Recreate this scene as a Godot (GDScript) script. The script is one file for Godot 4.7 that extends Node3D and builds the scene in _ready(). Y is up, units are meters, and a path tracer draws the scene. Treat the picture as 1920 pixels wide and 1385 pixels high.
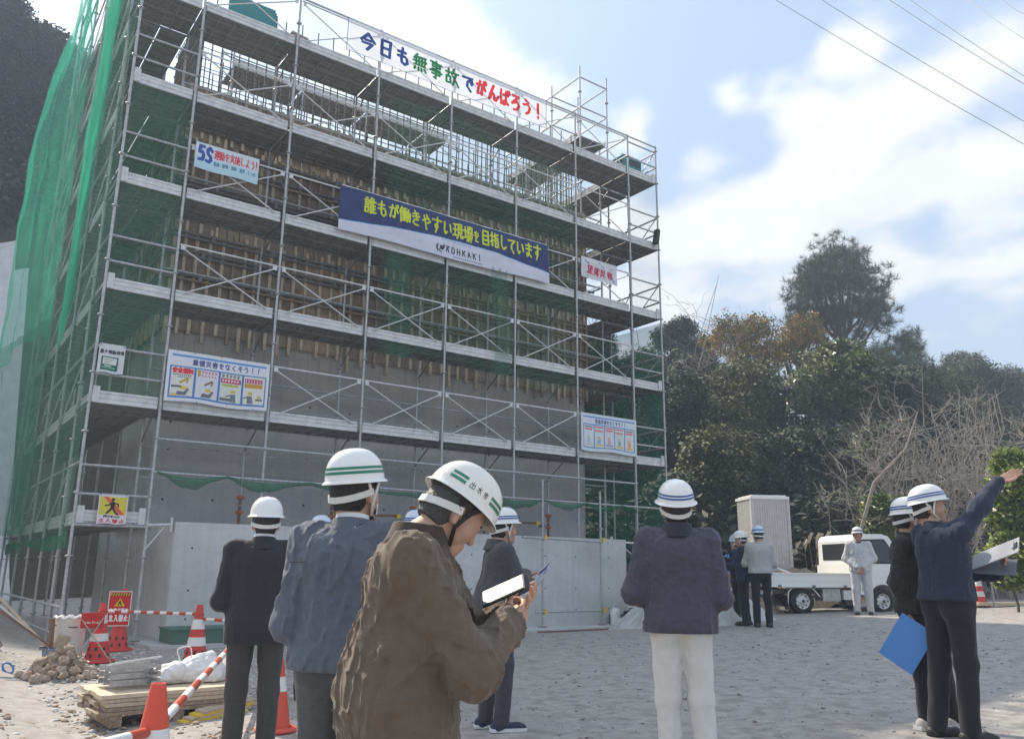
extends Node3D
# A bridge pier under construction behind scaffolding, watched by a group of people in helmets.
# x runs along the front of the scaffold, z towards the viewer, y up; y = 0 is the lowest scaffold level.

const LV := 1.8875                       # height of one scaffold level
const XP := [0.0, 1.055, 2.855, 4.655, 6.455, 8.255, 10.055, 11.855, 12.887]   # post lines along the front
const INNER := -1.08
const LEFT_Z := [0.0, -1.08, -2.88, -4.68, -6.48, -8.28, -9.4]
const RIGHT_Z := [0.0, -1.08, -1.87, -3.15, -4.4, -5.45]
const BACK_IN := -4.4
const BACK_OUT := -5.45

var M := {}
var rng := RandomNumberGenerator.new()
var unit_pipe: Mesh
var unit_pipe_thin: Mesh
var unit_box: Mesh
var noise := FastNoiseLite.new()

# ---------------------------------------------------------------- mesh building
class MB:
	var v := PackedVector3Array()
	var n := PackedVector3Array()
	var uv := PackedVector2Array()
	var col := PackedColorArray()
	var idx := PackedInt32Array()
	var use_col := false
	var c := Color(1, 1, 1)
	func vert(p: Vector3, nn: Vector3, t := Vector2.ZERO) -> int:
		v.append(p); n.append(nn); uv.append(t)
		if use_col: col.append(c)
		return v.size() - 1
	func face(a: int, b: int, d: int) -> void:      # counter-clockwise seen from outside
		idx.append(a); idx.append(d); idx.append(b)
	func tri(a: Vector3, b: Vector3, d: Vector3) -> void:
		var nn := (b - a).cross(d - a).normalized()
		face(vert(a, nn), vert(b, nn, Vector2(1, 0)), vert(d, nn, Vector2(0, 1)))
	func quad(a: Vector3, b: Vector3, d: Vector3, e: Vector3, u0 := Vector2(0, 0), u1 := Vector2(1, 1)) -> void:
		var nn := (b - a).cross(d - a).normalized()
		var i := vert(a, nn, Vector2(u0.x, u1.y))
		vert(b, nn, Vector2(u1.x, u1.y)); vert(d, nn, Vector2(u1.x, u0.y)); vert(e, nn, Vector2(u0.x, u0.y))
		face(i, i + 1, i + 2); face(i, i + 2, i + 3)
	func box(ctr: Vector3, size: Vector3, b := Basis()) -> void:
		var h := size * 0.5
		var p := []
		for k in 8:
			p.append(ctr + b * Vector3(h.x if k & 1 else -h.x, h.y if k & 2 else -h.y, h.z if k & 4 else -h.z))
		quad(p[4], p[5], p[7], p[6]); quad(p[1], p[0], p[2], p[3]); quad(p[5], p[1], p[3], p[7])
		quad(p[0], p[4], p[6], p[2]); quad(p[6], p[7], p[3], p[2]); quad(p[0], p[1], p[5], p[4])
	func tube(pts: Array, rad: Array, sides := 8, caps := true) -> void:
		var rings := []
		var up := Vector3(0, 1, 0)
		var d0: Vector3 = (pts[1] - pts[0]).normalized()
		if absf(d0.y) > 0.9: up = Vector3(1, 0, 0)
		var side: Vector3 = d0.cross(up).normalized()
		for i in pts.size():
			var d: Vector3 = (pts[mini(i + 1, pts.size() - 1)] - pts[maxi(i - 1, 0)]).normalized()
			side = (side - d * side.dot(d)).normalized()
			var o := d.cross(side)
			var r := []
			var rr: float = rad[mini(i, rad.size() - 1)]
			for k in sides:
				var a := TAU * k / sides
				var nn := side * cos(a) + o * sin(a)
				r.append(vert(pts[i] + nn * rr, nn, Vector2(float(k) / sides, float(i))))
			rings.append(r)
		for i in pts.size() - 1:
			for k in sides:
				var k2 := (k + 1) % sides
				face(rings[i][k], rings[i][k2], rings[i + 1][k2]); face(rings[i][k], rings[i + 1][k2], rings[i + 1][k])
		if caps:
			for e in 2:
				var at: int = 0 if e == 0 else pts.size() - 1
				var nn: Vector3 = (pts[0] - pts[1]).normalized() if e == 0 else (pts[at] - pts[at - 1]).normalized()
				var cc := vert(pts[at], nn)
				var first := v.size()
				for k in sides: vert(v[rings[at][k]], nn)
				for k in sides:
					var k2 := (k + 1) % sides
					if e == 0: face(cc, first + k2, first + k)
					else: face(cc, first + k, first + k2)
	func lathe(prof: Array, sides := 16, ctr := Vector3.ZERO, squash := Vector2(1, 1), b := Basis()) -> void:   # prof: Vector2(radius, height) from bottom to top
		var base := v.size()
		var m := prof.size()
		for i in m:
			var a: Vector2 = prof[maxi(i - 1, 0)]
			var d: Vector2 = prof[mini(i + 1, m - 1)]
			var t := (d - a).normalized()
			for k in sides + 1:
				var an := TAU * k / sides
				var nn := Vector3(cos(an) * t.y / squash.x, -t.x, sin(an) * t.y / squash.y).normalized()
				vert(ctr + b * Vector3(cos(an) * prof[i].x * squash.x, prof[i].y, sin(an) * prof[i].x * squash.y), b * nn, Vector2(float(k) / sides, float(i) / (m - 1)))
		for i in m - 1:
			for k in sides:
				var p := base + i * (sides + 1) + k
				face(p, p + sides + 1, p + 1); face(p + 1, p + sides + 1, p + sides + 2)
	func sheet(nx: int, ny: int, f: Callable) -> void:   # f(u, v) -> Vector3
		var base := v.size()
		for j in ny + 1:
			for i in nx + 1:
				var u := float(i) / nx
				var w := float(j) / ny
				var p: Vector3 = f.call(u, w)
				var du: Vector3 = f.call(minf(u + 0.01, 1.0), w) - f.call(maxf(u - 0.01, 0.0), w)
				var dv: Vector3 = f.call(u, minf(w + 0.01, 1.0)) - f.call(u, maxf(w - 0.01, 0.0))
				vert(p, du.cross(dv).normalized(), Vector2(u, 1.0 - w))
		for j in ny:
			for i in nx:
				var p := base + j * (nx + 1) + i
				face(p, p + 1, p + nx + 2); face(p, p + nx + 2, p + nx + 1)
	func done(mat: Material = null) -> ArrayMesh:
		var arr := []
		arr.resize(Mesh.ARRAY_MAX)
		arr[Mesh.ARRAY_VERTEX] = v; arr[Mesh.ARRAY_NORMAL] = n; arr[Mesh.ARRAY_TEX_UV] = uv; arr[Mesh.ARRAY_INDEX] = idx
		if use_col: arr[Mesh.ARRAY_COLOR] = col
		var m := ArrayMesh.new()
		if v.size() == 0: return m
		m.add_surface_from_arrays(Mesh.PRIMITIVE_TRIANGLES, arr)
		if mat: m.surface_set_material(0, mat)
		return m

# ---------------------------------------------------------------- nodes
func thing(called: String, label: String, category: String, at := Vector3.ZERO, group := "", turn := 0.0) -> Node3D:
	var o := Node3D.new()
	o.name = called
	add_child(o, true)
	o.position = at
	o.rotation.y = turn
	o.set_meta("label", label); o.set_meta("category", category)
	if group: o.set_meta("group", group)
	return o

func part(parent: Node, called: String, mesh: Mesh, mat: Material, xf := Transform3D()) -> MeshInstance3D:
	var o := MeshInstance3D.new()
	o.name = called
	o.mesh = mesh
	if mat: o.material_override = mat
	o.transform = xf
	parent.add_child(o, true)
	return o

func solo(called: String, label: String, category: String, mesh: Mesh, mat: Material, group := "", xf := Transform3D()) -> MeshInstance3D:
	var o := part(self, called, mesh, mat, xf)
	o.set_meta("label", label); o.set_meta("category", category)
	if group: o.set_meta("group", group)
	return o

func structure(called: String, mesh: Mesh, mat: Material) -> MeshInstance3D:
	var o := part(self, called, mesh, mat)
	o.set_meta("kind", "structure")
	return o

func along(a: Vector3, b: Vector3, r: float) -> Transform3D:
	var d := b - a
	var y := d.normalized()
	var x := y.cross(Vector3(0, 0, 1) if absf(y.z) < 0.9 else Vector3(1, 0, 0)).normalized()
	return Transform3D(Basis(x * r, d, x.cross(y) * r), (a + b) * 0.5)

func pipe(parent: Node, called: String, a: Vector3, b: Vector3, r: float, mat: Material) -> MeshInstance3D:
	return part(parent, called, unit_pipe if r > 0.015 else unit_pipe_thin, mat, along(a, b, r))

func bx(parent: Node, called: String, ctr: Vector3, size: Vector3, mat: Material, b := Basis()) -> MeshInstance3D:
	return part(parent, called, unit_box, mat, Transform3D(b * Basis.from_scale(size), ctr))

func rot(deg: float) -> Basis:
	return Basis(Vector3.UP, deg_to_rad(deg))

# ---------------------------------------------------------------- materials
func lin(c: Color) -> Color:
	var k := c.linear_to_srgb()
	k.a = c.a
	return k

func flat(called: String, c: Color, rough := 0.7, metal := 0.0) -> StandardMaterial3D:
	var m := StandardMaterial3D.new()
	m.resource_name = called
	m.albedo_color = lin(c)
	m.roughness = rough
	m.metallic = metal
	M[called] = m
	return m

func ramp_noise(cols: Array, freq: float, seed_: int, octaves := 4, size := 512, kind := FastNoiseLite.TYPE_SIMPLEX_SMOOTH) -> NoiseTexture2D:
	var fn := FastNoiseLite.new()
	fn.noise_type = kind
	fn.seed = seed_
	fn.frequency = freq
	fn.fractal_octaves = octaves
	var g := Gradient.new()
	g.offsets = PackedFloat32Array()
	var offs := PackedFloat32Array()
	var cc := PackedColorArray()
	for i in cols.size():
		offs.append(float(i) / maxf(1.0, cols.size() - 1)); cc.append(lin(cols[i]))
	g.offsets = offs
	g.colors = cc
	var t := NoiseTexture2D.new()
	t.width = size; t.height = size
	t.seamless = true
	t.noise = fn
	t.color_ramp = g
	return t

func mottled(called: String, cols: Array, scale_: float, rough := 0.85, freq := 0.012, bump := 0.0, seed_ := 1, world := true, metal := 0.0) -> StandardMaterial3D:
	var m := StandardMaterial3D.new()
	m.resource_name = called
	m.albedo_texture = ramp_noise(cols, freq, seed_, 5)
	m.uv1_triplanar = true
	m.uv1_world_triplanar = world
	m.uv1_scale = Vector3.ONE * scale_
	m.roughness = rough
	m.metallic = metal
	if bump > 0.0:
		m.heightmap_enabled = true
		m.heightmap_texture = ramp_noise([Color(0, 0, 0), Color(1, 1, 1)], 0.03, seed_ + 5, 5)
		m.heightmap_scale = bump
	M[called] = m
	return m

func net_mat(called: String, c: Color, alpha: float, back: Color) -> StandardMaterial3D:
	var m := flat(called, c, 0.9)
	m.transparency = BaseMaterial3D.TRANSPARENCY_ALPHA
	m.albedo_color.a = alpha
	m.backlight_enabled = true
	m.backlight = back
	m.metallic_specular = 0.1
	return m

func make_materials() -> void:
	mottled("steel", [Color(.28, .29, .29), Color(.42, .43, .44), Color(.54, .55, .56)], 1.2, 0.42, 0.02, 0.0, 3, true, 0.35)
	mottled("steel_dark", [Color(.10, .10, .10), Color(.19, .19, .19), Color(.27, .26, .25)], 1.5, 0.5, 0.02, 0.0, 4, true, 0.3)
	mottled("deck", [Color(.19, .195, .19), Color(.24, .245, .24), Color(.30, .30, .29)], 0.5, 0.6, 0.015, 0.0, 5, true, 0.2)
	mottled("alu", [Color(.50, .50, .50), Color(.62, .62, .62), Color(.70, .70, .69)], 0.9, 0.45, 0.012, 0.0, 6, true, 0.15)
	mottled("rust", [Color(.16, .07, .04), Color(.24, .12, .08), Color(.20, .15, .12)], 3.0, 0.85, 0.03, 0.0, 7)
	mottled("rebar", [Color(.10, .085, .075), Color(.17, .15, .135), Color(.2, .17, .15)], 3.0, 0.7, 0.03, 0.0, 8, true, 0.3)
	mottled("ply", [Color(.24, .18, .12), Color(.33, .25, .17), Color(.40, .31, .22)], 0.7, 0.75, 0.02, 0.0, 9)
	mottled("timber", [Color(.36, .28, .19), Color(.50, .41, .30), Color(.60, .51, .39)], 1.6, 0.8, 0.02, 0.3, 10)
	mottled("timber_pale", [Color(.50, .40, .28), Color(.62, .52, .38), Color(.70, .60, .46)], 1.3, 0.8, 0.02, 0.3, 11)
	mottled("timber_old", [Color(.20, .15, .11), Color(.30, .23, .17), Color(.40, .32, .24)], 1.3, 0.85, 0.02, 0.3, 12)
	mottled("concrete_new", [Color(.42, .43, .43), Color(.50, .505, .50), Color(.56, .56, .55)], 0.35, 0.8, 0.012, 0.15, 14)
	mottled("dirt", [Color(.22, .16, .11), Color(.33, .26, .19), Color(.42, .34, .26)], 0.8, 0.95, 0.02, 2.0, 15)
	mottled("rubble", [Color(.30, .22, .17), Color(.42, .33, .27), Color(.50, .42, .35)], 2.0, 0.95, 0.02, 1.0, 16)
	mottled("shotcrete", [Color(.40, .40, .40), Color(.52, .52, .52), Color(.62, .61, .60)], 0.30, 0.92, 0.012, 3.0, 17)
	mottled("sand", [Color(.42, .42, .42), Color(.50, .50, .49), Color(.55, .55, .54)], 0.6, 0.95, 0.02, 1.0, 18)
	mottled("hill_soil", [Color(.025, .022, .016), Color(.05, .045, .03), Color(.07, .06, .04)], 0.4, 1.0, 0.02, 0.0, 19)
	mottled("bark", [Color(.06, .05, .04), Color(.10, .085, .07), Color(.16, .14, .12)], 2.0, 0.95, 0.02, 0.5, 20)
	mottled("pale_bark", [Color(.22, .19, .16), Color(.34, .30, .26), Color(.42, .38, .33)], 2.0, 0.95, 0.02, 0.0, 21)
	flat("white_paint", Color(.80, .80, .79), 0.35)
	flat("cream_paint", Color(.76, .74, .68), 0.35)
	flat("cone_red", Color(.62, .045, .035), 0.45)
	flat("cone_orange", Color(.72, .09, .05), 0.45)
	flat("cone_white", Color(.80, .79, .78), 0.45)
	flat("bar_red", Color(.50, .07, .03), 0.4)
	flat("black", Color(.02, .02, .02), 0.6)
	flat("rubber", Color(.022, .022, .023), 0.8)
	flat("yellow", Color(.72, .50, .05), 0.5)
	flat("orange_jack", Color(.45, .13, .05), 0.6)
	flat("teal", Color(.03, .22, .23), 0.5)
	flat("teal_dark", Color(.01, .05, .06), 0.6)
	flat("blue_tarp", Color(.06, .22, .55), 0.5)
	flat("green_box", Color(.075, .16, .12), 0.7)
	flat("white_plastic", Color(.72, .72, .70), 0.45)
	flat("bucket_plastic", Color(.62, .60, .56), 0.45)
	flat("bucket_blue", Color(.20, .25, .34), 0.55)
	flat("bag_white", Color(.78, .77, .77), 0.8)
	flat("dark_blue", Color(.012, .018, .05), 0.7)
	flat("red_plastic", Color(.58, .05, .04), 0.5)
	flat("skin", Color(.50, .29, .205), 0.55)
	M.skin.subsurf_scatter_enabled = true; M.skin.subsurf_scatter_strength = 0.08
	flat("skin_tan", Color(.36, .19, .13), 0.55)
	flat("hair", Color(.014, .012, .012), 0.6)
	flat("hair_grey", Color(.05, .047, .045), 0.6)
	flat("helmet_white", Color(.80, .80, .79), 0.22)
	flat("helmet_ivory", Color(.78, .765, .71), 0.22)
	flat("helmet_blue", Color(.56, .65, .78), 0.25)
	flat("stripe_green", Color(.02, .20, .12), 0.4)
	flat("stripe_blue", Color(.03, .10, .33), 0.4)
	flat("strap_white", Color(.66, .65, .62), 0.7)
	flat("strap_black", Color(.025, .014, .014), 0.7)
	flat("mask_white", Color(.78, .78, .77), 0.9)
	net_mat("net_green", Color(.085, .36, .27), 0.48, Color(.20, .80, .60))
	net_mat("net_thin", Color(.05, .20, .12), 0.15, Color(.08, .3, .2))
	net_mat("net_side", Color(.06, .21, .15), 0.34, Color(.08, .34, .24))
	net_mat("net_front", Color(.05, .21, .13), 0.28, Color(.08, .3, .2))
	net_mat("net_mid", Color(.04, .20, .13), 0.5, Color(.06, .3, .2))
	net_mat("net_dark", Color(.03, .15, .08), 0.72, Color(.05, .25, .15))
	var g := flat("glass", Color(.5, .55, .55), 0.05)
	g.transparency = BaseMaterial3D.TRANSPARENCY_ALPHA
	g.albedo_color.a = 0.25

func make_shared() -> void:
	var b := MB.new()
	b.tube([Vector3(0, -0.5, 0), Vector3(0, 0.5, 0)], [1.0], 10)
	unit_pipe = b.done()
	b = MB.new()
	b.tube([Vector3(0, -0.5, 0), Vector3(0, 0.5, 0)], [1.0], 6)
	unit_pipe_thin = b.done()
	b = MB.new()
	b.box(Vector3.ZERO, Vector3.ONE)
	unit_box = b.done()
	noise.seed = 7
	noise.frequency = 1.0
	noise.fractal_octaves = 3

func ground_y(x: float, z: float) -> float:
	var open := -1.90 + 0.0315 * clampf(x, -30.0, 30.0)
	var near := -1.78
	var t := smoothstep(0.9, 3.2, z) if x < 12.5 else 1.0
	if x >= 11.4 and x < 12.5: t = lerpf(smoothstep(0.9, 3.2, z), 1.0, (x - 11.4) / 1.1)
	return lerpf(near, open, t)

# ---------------------------------------------------------------- scene
func _ready() -> void:
	rng.seed = 20
	# camera
	var cam := Camera3D.new()
	cam.name = "camera"
	add_child(cam)
	cam.position = Vector3(-2.157, -0.627, 14.189)
	cam.basis = Basis.from_euler(Vector3(deg_to_rad(13.636), deg_to_rad(-36.077), deg_to_rad(0.564)))
	cam.fov = 48.0
	cam.near = 0.05
	cam.far = 600.0
	cam.current = true
	# sky, exposure
	var env := Environment.new()
	env.background_mode = Environment.BG_SKY
	env.background_energy_multiplier = 1.0
	env.tonemap_mode = Environment.TONE_MAPPER_LINEAR
	env.tonemap_exposure = 1.55
	env.sdfgi_enabled = true
	env.ssao_enabled = true
	env.ssil_enabled = true
	env.fog_enabled = true
	env.fog_density = 0.0038
	env.fog_light_color = Color(0.80, 0.86, 0.93)
	var sky := Sky.new()
	var pan := PanoramaSkyMaterial.new()
	pan.panorama = sky_picture()
	sky.sky_material = pan
	env.sky = sky
	var we := WorldEnvironment.new()
	we.name = "world_environment"
	we.environment = env
	add_child(we)
	# sun: ahead of the viewer, behind the scaffold
	var sun := DirectionalLight3D.new()
	sun.name = "sun"
	add_child(sun)
	sun.light_energy = 1.5
	sun.light_color = Color(1.0, 0.95, 0.87)
	sun.light_angular_distance = 0.5
	sun.shadow_enabled = true
	sun.look_at_from_position(SUN_DIR * 50.0, Vector3.ZERO)
	make_materials()
	make_shared()
	site()
	pier()
	scaffold()
	nets()
	banners()
	forest()
	wires()
	truck()
	props()
	people()

const SUN_DIR := Vector3(-0.072, 0.669, -0.738)

func sky_picture() -> ImageTexture:
	var w := 1536
	var h := 768
	var data := PackedFloat32Array()
	data.resize(w * h * 3)
	var fn := FastNoiseLite.new()
	fn.noise_type = FastNoiseLite.TYPE_SIMPLEX_SMOOTH
	fn.seed = 11
	fn.frequency = 1.5
	fn.fractal_octaves = 6
	fn.fractal_gain = 0.58
	var fn2 := FastNoiseLite.new()
	fn2.seed = 5
	fn2.frequency = 0.55
	fn2.fractal_octaves = 2
	# cloud masses: azimuth from -z towards +x and elevation in degrees, spread, weight
	var mass := [[45.5, 20.0, 4.0, 2.2, .9], [49.0, 22.3, 4.0, 2.0, 1.0], [53.0, 23.6, 3.6, 1.8, 1.1], [56.7, 25.4, 3.6, 1.9, 1.1], [60.4, 27.4, 3.6, 1.9, 1.0], [64.6, 28.6, 4.0, 2.2, 1.0], [69.5, 29.6, 4.0, 2.4, .9],
		[60.6, 32.3, 1.9, 1.5, 1.1], [57.5, 29.1, 2.2, 1.3, 1.1], [52.2, 31.2, 1.6, 1.7, .85], [50.0, 27.4, 1.8, 1.6, .75], [45.3, 29.4, 1.6, 1.8, .95], [26.0, 36.0, 9.0, 6.0, 1.3], [32.0, 35.0, 5.0, 4.0, .9], [70.0, 31.5, 3.0, 2.2, .8],
		[69.0, 17.8, 3.0, 2.6, .7], [64.0, 24.0, 3.2, 1.8, .7], [68.6, 24.6, 3.0, 2.0, .7], [55.5, 21.0, 3.0, 1.6, .6], [44.0, 24.0, 2.0, 2.0, .6], [50.0, 36.0, 3.0, 1.2, .5], [47.0, 17.0, 2.5, 1.5, .6], [61.5, 19.5, 2.4, 1.2, .35],
		[43.8, 34.0, 4.5, 3.6, -.55], [54.9, 33.8, 4.0, 1.8, -.5], [54.6, 27.2, 1.6, 1.4, -.6], [47.8, 32.0, 2.2, 2.4, -.5], [64.5, 20.4, 2.2, 1.8, -.6], [56.8, 17.2, 2.0, 1.4, -.3], [63.0, 26.2, 1.6, 1.0, -.4]]
	for j in h / 2 + 2:
		var el := PI * (0.5 - (j + 0.5) / h)
		var eld := rad_to_deg(el)
		var ce := cos(el)
		var se := maxf(sin(el), 0.02)
		for i in w:
			var az := TAU * (i + 0.5) / w
			if az > PI: az -= TAU
			var d := Vector3(sin(az) * ce, sin(el), -cos(az) * ce)
			var q := Vector2(d.x, d.z) / (se + 0.12)
			var cov := fn.get_noise_3d(q.x * 1.6, q.y * 1.6, 3.0) * 1.15 + fn2.get_noise_2d(q.x * 1.2 + 7.0, q.y * 1.2) * 0.8
			var azd := rad_to_deg(az)
			var bias := -0.02
			if azd > -5.0 and azd < 90.0 and eld < 60.0:
				var sum := 0.0
				for m in mass:
					var a: float = (azd - m[0]) / m[2]
					var b: float = (eld - m[1]) / m[3]
					var r2 := a * a + b * b
					if r2 < 6.0: sum += m[4] * exp(-r2)
				var inside := smoothstep(-5.0, 8.0, azd) * (1.0 - smoothstep(74.0, 90.0, azd)) * (1.0 - smoothstep(42.0, 60.0, eld))
				cov = lerpf(cov, cov * 0.75, inside)
				bias += (sum * 0.62 - 0.20) * inside
			var cl := smoothstep(-0.22, 0.40, cov + bias)
			var to_sun := d.dot(SUN_DIR)
			var blue := Color(.36, .49, .70).lerp(Color(.52, .64, .78), pow(1.0 - clampf(sin(el), 0.0, 1.0), 3.0))
			var glow := pow(maxf(to_sun, 0.0), 7.0)
			var glow2 := pow(maxf(to_sun, 0.0), 60.0)
			blue = blue * 0.92 + Color(.55, .56, .55) * glow * 0.9 + Color(1, .97, .92) * glow2 * 2.5
			var shade := 0.5 + 0.5 * fn.get_noise_3d(q.x * 2.2 + 3.0, q.y * 2.2, 8.0)
			var white := Color(.70, .715, .74).lerp(Color(.88, .88, .88), shade) * (0.92 + glow * 0.7 + glow2 * 2.5)
			var c := blue.lerp(white, cl)
			var at := (j * w + i) * 3
			data[at] = c.r; data[at + 1] = c.g; data[at + 2] = c.b
	for j in range(h / 2 + 2, h):
		for i in w:
			var at := (j * w + i) * 3
			data[at] = .42; data[at + 1] = .44; data[at + 2] = .46
	return ImageTexture.create_from_image(Image.create_from_data(w, h, false, Image.FORMAT_RGBF, data.to_byte_array()))

# ---------------------------------------------------------------- ground and hills
func terrain_y(x: float, z: float) -> float:
	var y := ground_y(x, z)
	# behind the pier the wooded hill rises, on the right it falls back to a lower ridge
	var back := smoothstep(-13.0, -34.0, z - 0.10 * x) * (22.0 + 5.0 * noise.get_noise_2d(x * 0.03, z * 0.03)) * (1.0 - smoothstep(2.0, 16.0, x) * 0.80)
	var d := (x - 19.5) * 0.589 - (z - 2.0) * 0.808      # distance past the tree line, along the view
	var right := smoothstep(2.0, 30.0, d) * 4.5 * smoothstep(6.0, 20.0, x)
	var bank := smoothstep(0.0, 2.5, d - 0.2 + noise.get_noise_2d(x * 0.3, z * 0.3)) * 0.7 * smoothstep(10.0, 16.0, x)
	y += maxf(back, right) + bank
	# the sprayed slope on the left, coming down to the site
	var s := smoothstep(-0.55, -6.5, x + 0.10 * (z - 3.0)) * smoothstep(13.5, 9.0, z) * 5.5
	y = maxf(y, ground_y(x, z) + s)
	y += noise.get_noise_2d(x * 0.5, z * 0.5) * 0.03 + noise.get_noise_2d(x * 1.1, z * 1.1) * 0.006
	return y

func site() -> void:
	var gm := StandardMaterial3D.new()
	gm.resource_name = "gravel"
	gm.albedo_texture = gravel_picture()
	gm.uv1_triplanar = true
	gm.uv1_world_triplanar = true
	gm.uv1_scale = Vector3.ONE * 0.42
	gm.roughness = 0.95
	gm.heightmap_enabled = true
	gm.heightmap_texture = ramp_noise([Color(0, 0, 0), Color(.5, .5, .5), Color(1, 1, 1)], 0.06, 41, 5, 1024)
	gm.heightmap_scale = 0.45
	gm.detail_enabled = true
	gm.detail_blend_mode = BaseMaterial3D.BLEND_MODE_MUL
	gm.detail_albedo = ramp_noise([Color(.62, .60, .58), Color(.92, .91, .90), Color(1, 1, 1)], 0.008, 44, 4, 1024)
	gm.detail_uv_layer = BaseMaterial3D.DETAIL_UV_1
	M["gravel"] = gm
	# one sheet to the horizon: fine near the site, coarse far away
	var b := MB.new()
	var xs := []
	var zs := []
	var t := -300.0
	while t < -24.0: xs.append(t); t += maxf(1.5, (-24.0 - t) * 0.25)
	t = -24.0
	while t < 42.0: xs.append(t); t += 0.5 if (t > -8.0 and t < 24.0) else 1.2
	while t < 300.0: xs.append(t); t += maxf(1.5, (t - 42.0) * 0.3)
	xs.append(300.0)
	t = -300.0
	while t < -50.0: zs.append(t); t += maxf(2.0, (-50.0 - t) * 0.3)
	t = -50.0
	while t < 22.0: zs.append(t); t += 0.5 if t > -8.0 else 1.2
	while t < 200.0: zs.append(t); t += maxf(1.5, (t - 22.0) * 0.3)
	zs.append(200.0)
	var nx := xs.size()
	for z in zs:
		for x in xs:
			var e := 0.25
			var nn := Vector3(terrain_y(x - e, z) - terrain_y(x + e, z), 2.0 * e, terrain_y(x, z - e) - terrain_y(x, z + e)).normalized()
			b.vert(Vector3(x, terrain_y(x, z), z), nn, Vector2(x, z) * 0.07)
	var soil := MB.new()
	soil.v = b.v; soil.n = b.n; soil.uv = b.uv
	var spray := MB.new()
	spray.v = b.v; spray.n = b.n; spray.uv = b.uv
	for j in zs.size() - 1:
		for i in nx - 1:
			var x: float = (xs[i] + xs[i + 1]) * 0.5
			var z: float = (zs[j] + zs[j + 1]) * 0.5
			var rise := terrain_y(x, z) - ground_y(x, z)
			var to := b
			if rise > 0.22 and ((x < 0.0 and z > -13.0) or (x < 0.6 and z <= -13.0 and terrain_y(x, z) < 12.3)): to = spray
			elif rise > 0.25 or absf(x) > 60.0 or z < -40.0: to = soil
			var p := j * nx + i
			to.face(p, p + nx, p + 1); to.face(p + 1, p + nx, p + nx + 1)
	structure("ground", b.done(), M.gravel)
	structure("hillside", soil.done(), M.hill_soil)
	structure("sprayed_slope", spray.done(), M.shotcrete)
	mottled("gravel_stone", [Color(.24, .235, .23), Color(.36, .35, .34), Color(.50, .49, .48)], 3.0, 0.95, 0.02, 0.0, 54)
	# loose stones on the gravel
	var st := MB.new()
	st.lathe([Vector2(0.001, -0.3), Vector2(0.42, -0.2), Vector2(0.5, 0.05), Vector2(0.3, 0.28), Vector2(0.001, 0.33)], 6)
	stones("gravel_stones", st.done(), M.gravel_stone, 6500, -2.5, 12.0, 2.5, 14.0, 0.005, 0.028, 3)
	stones("brown_stones", st.done(), M.dirt, 2600, -3.2, 0.4, 4.5, 12.5, 0.012, 0.04, 4)
	stones("pale_stones", st.done(), M.concrete_new, 1500, -1.2, 2.2, 0.8, 6.5, 0.012, 0.035, 5)

func stones(called: String, mesh: Mesh, mat: Material, count: int, x0: float, x1: float, z0: float, z1: float, s0: float, s1: float, seed_: int) -> void:
	var r := RandomNumberGenerator.new()
	r.seed = seed_
	var mm := MultiMesh.new()
	mm.transform_format = MultiMesh.TRANSFORM_3D
	mm.mesh = mesh
	mm.instance_count = count
	for i in count:
		var x := r.randf_range(x0, x1)
		var z := r.randf_range(z0, z1)
		var s := lerpf(s0, s1, pow(r.randf(), 3.0)) * 2.0
		var bb := Basis.from_euler(Vector3(r.randf_range(-.4, .4), r.randf() * TAU, r.randf_range(-.4, .4))) * Basis.from_scale(Vector3(s, s * r.randf_range(.5, .9), s * r.randf_range(.7, 1.2)))
		mm.set_instance_transform(i, Transform3D(bb, Vector3(x, terrain_y(x, z) + s * 0.08, z)))
	var o := MultiMeshInstance3D.new()
	o.name = called
	o.multimesh = mm
	o.material_override = mat
	add_child(o, true)
	o.set_meta("kind", "stuff")
	o.set_meta("label", {"gravel_stones": "loose grey stones strewn over the trodden yard", "brown_stones": "brown stones and spoil at the foot of the sprayed slope", "pale_stones": "pale crushed stone beside the scaffold foot"}[called])
	o.set_meta("category", "gravel")

func gravel_picture() -> ImageTexture:
	var n := 768
	var data := PackedByteArray()
	data.resize(n * n * 3)
	var f := FastNoiseLite.new()
	f.noise_type = FastNoiseLite.TYPE_CELLULAR
	f.cellular_return_type = FastNoiseLite.RETURN_CELL_VALUE
	f.seed = 3
	f.frequency = 0.085
	var g := FastNoiseLite.new()
	g.seed = 9
	g.frequency = 0.02
	g.fractal_octaves = 4
	for j in n:
		for i in n:
			# wrap by blending with the shifted pattern near the far edges
			var a := f.get_noise_2d(i, j)
			var c := g.get_noise_2d(i, j)
			var ti := smoothstep(n - 96.0, float(n), float(i))
			var tj := smoothstep(n - 96.0, float(n), float(j))
			if ti > 0.0: c = lerpf(c, g.get_noise_2d(i - n, j), ti); a = lerpf(a, f.get_noise_2d(i - n, j), ti)
			if tj > 0.0: c = lerpf(c, g.get_noise_2d(i - n * ti, j - n), tj); a = lerpf(a, f.get_noise_2d(i, j - n), tj)
			var v := 0.365 + 0.07 * c + 0.085 * a * (0.35 + clampf(c * 1.6, 0.0, 1.0))
			var col := Color(v * 1.03, v * 0.975, v * 0.925).linear_to_srgb()
			var at := (j * n + i) * 3
			data[at] = int(clampf(col.r, 0, 1) * 255); data[at + 1] = int(clampf(col.g, 0, 1) * 255); data[at + 2] = int(clampf(col.b, 0, 1) * 255)
	return ImageTexture.create_from_image(Image.create_from_data(n, n, false, Image.FORMAT_RGB8, data))

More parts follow.
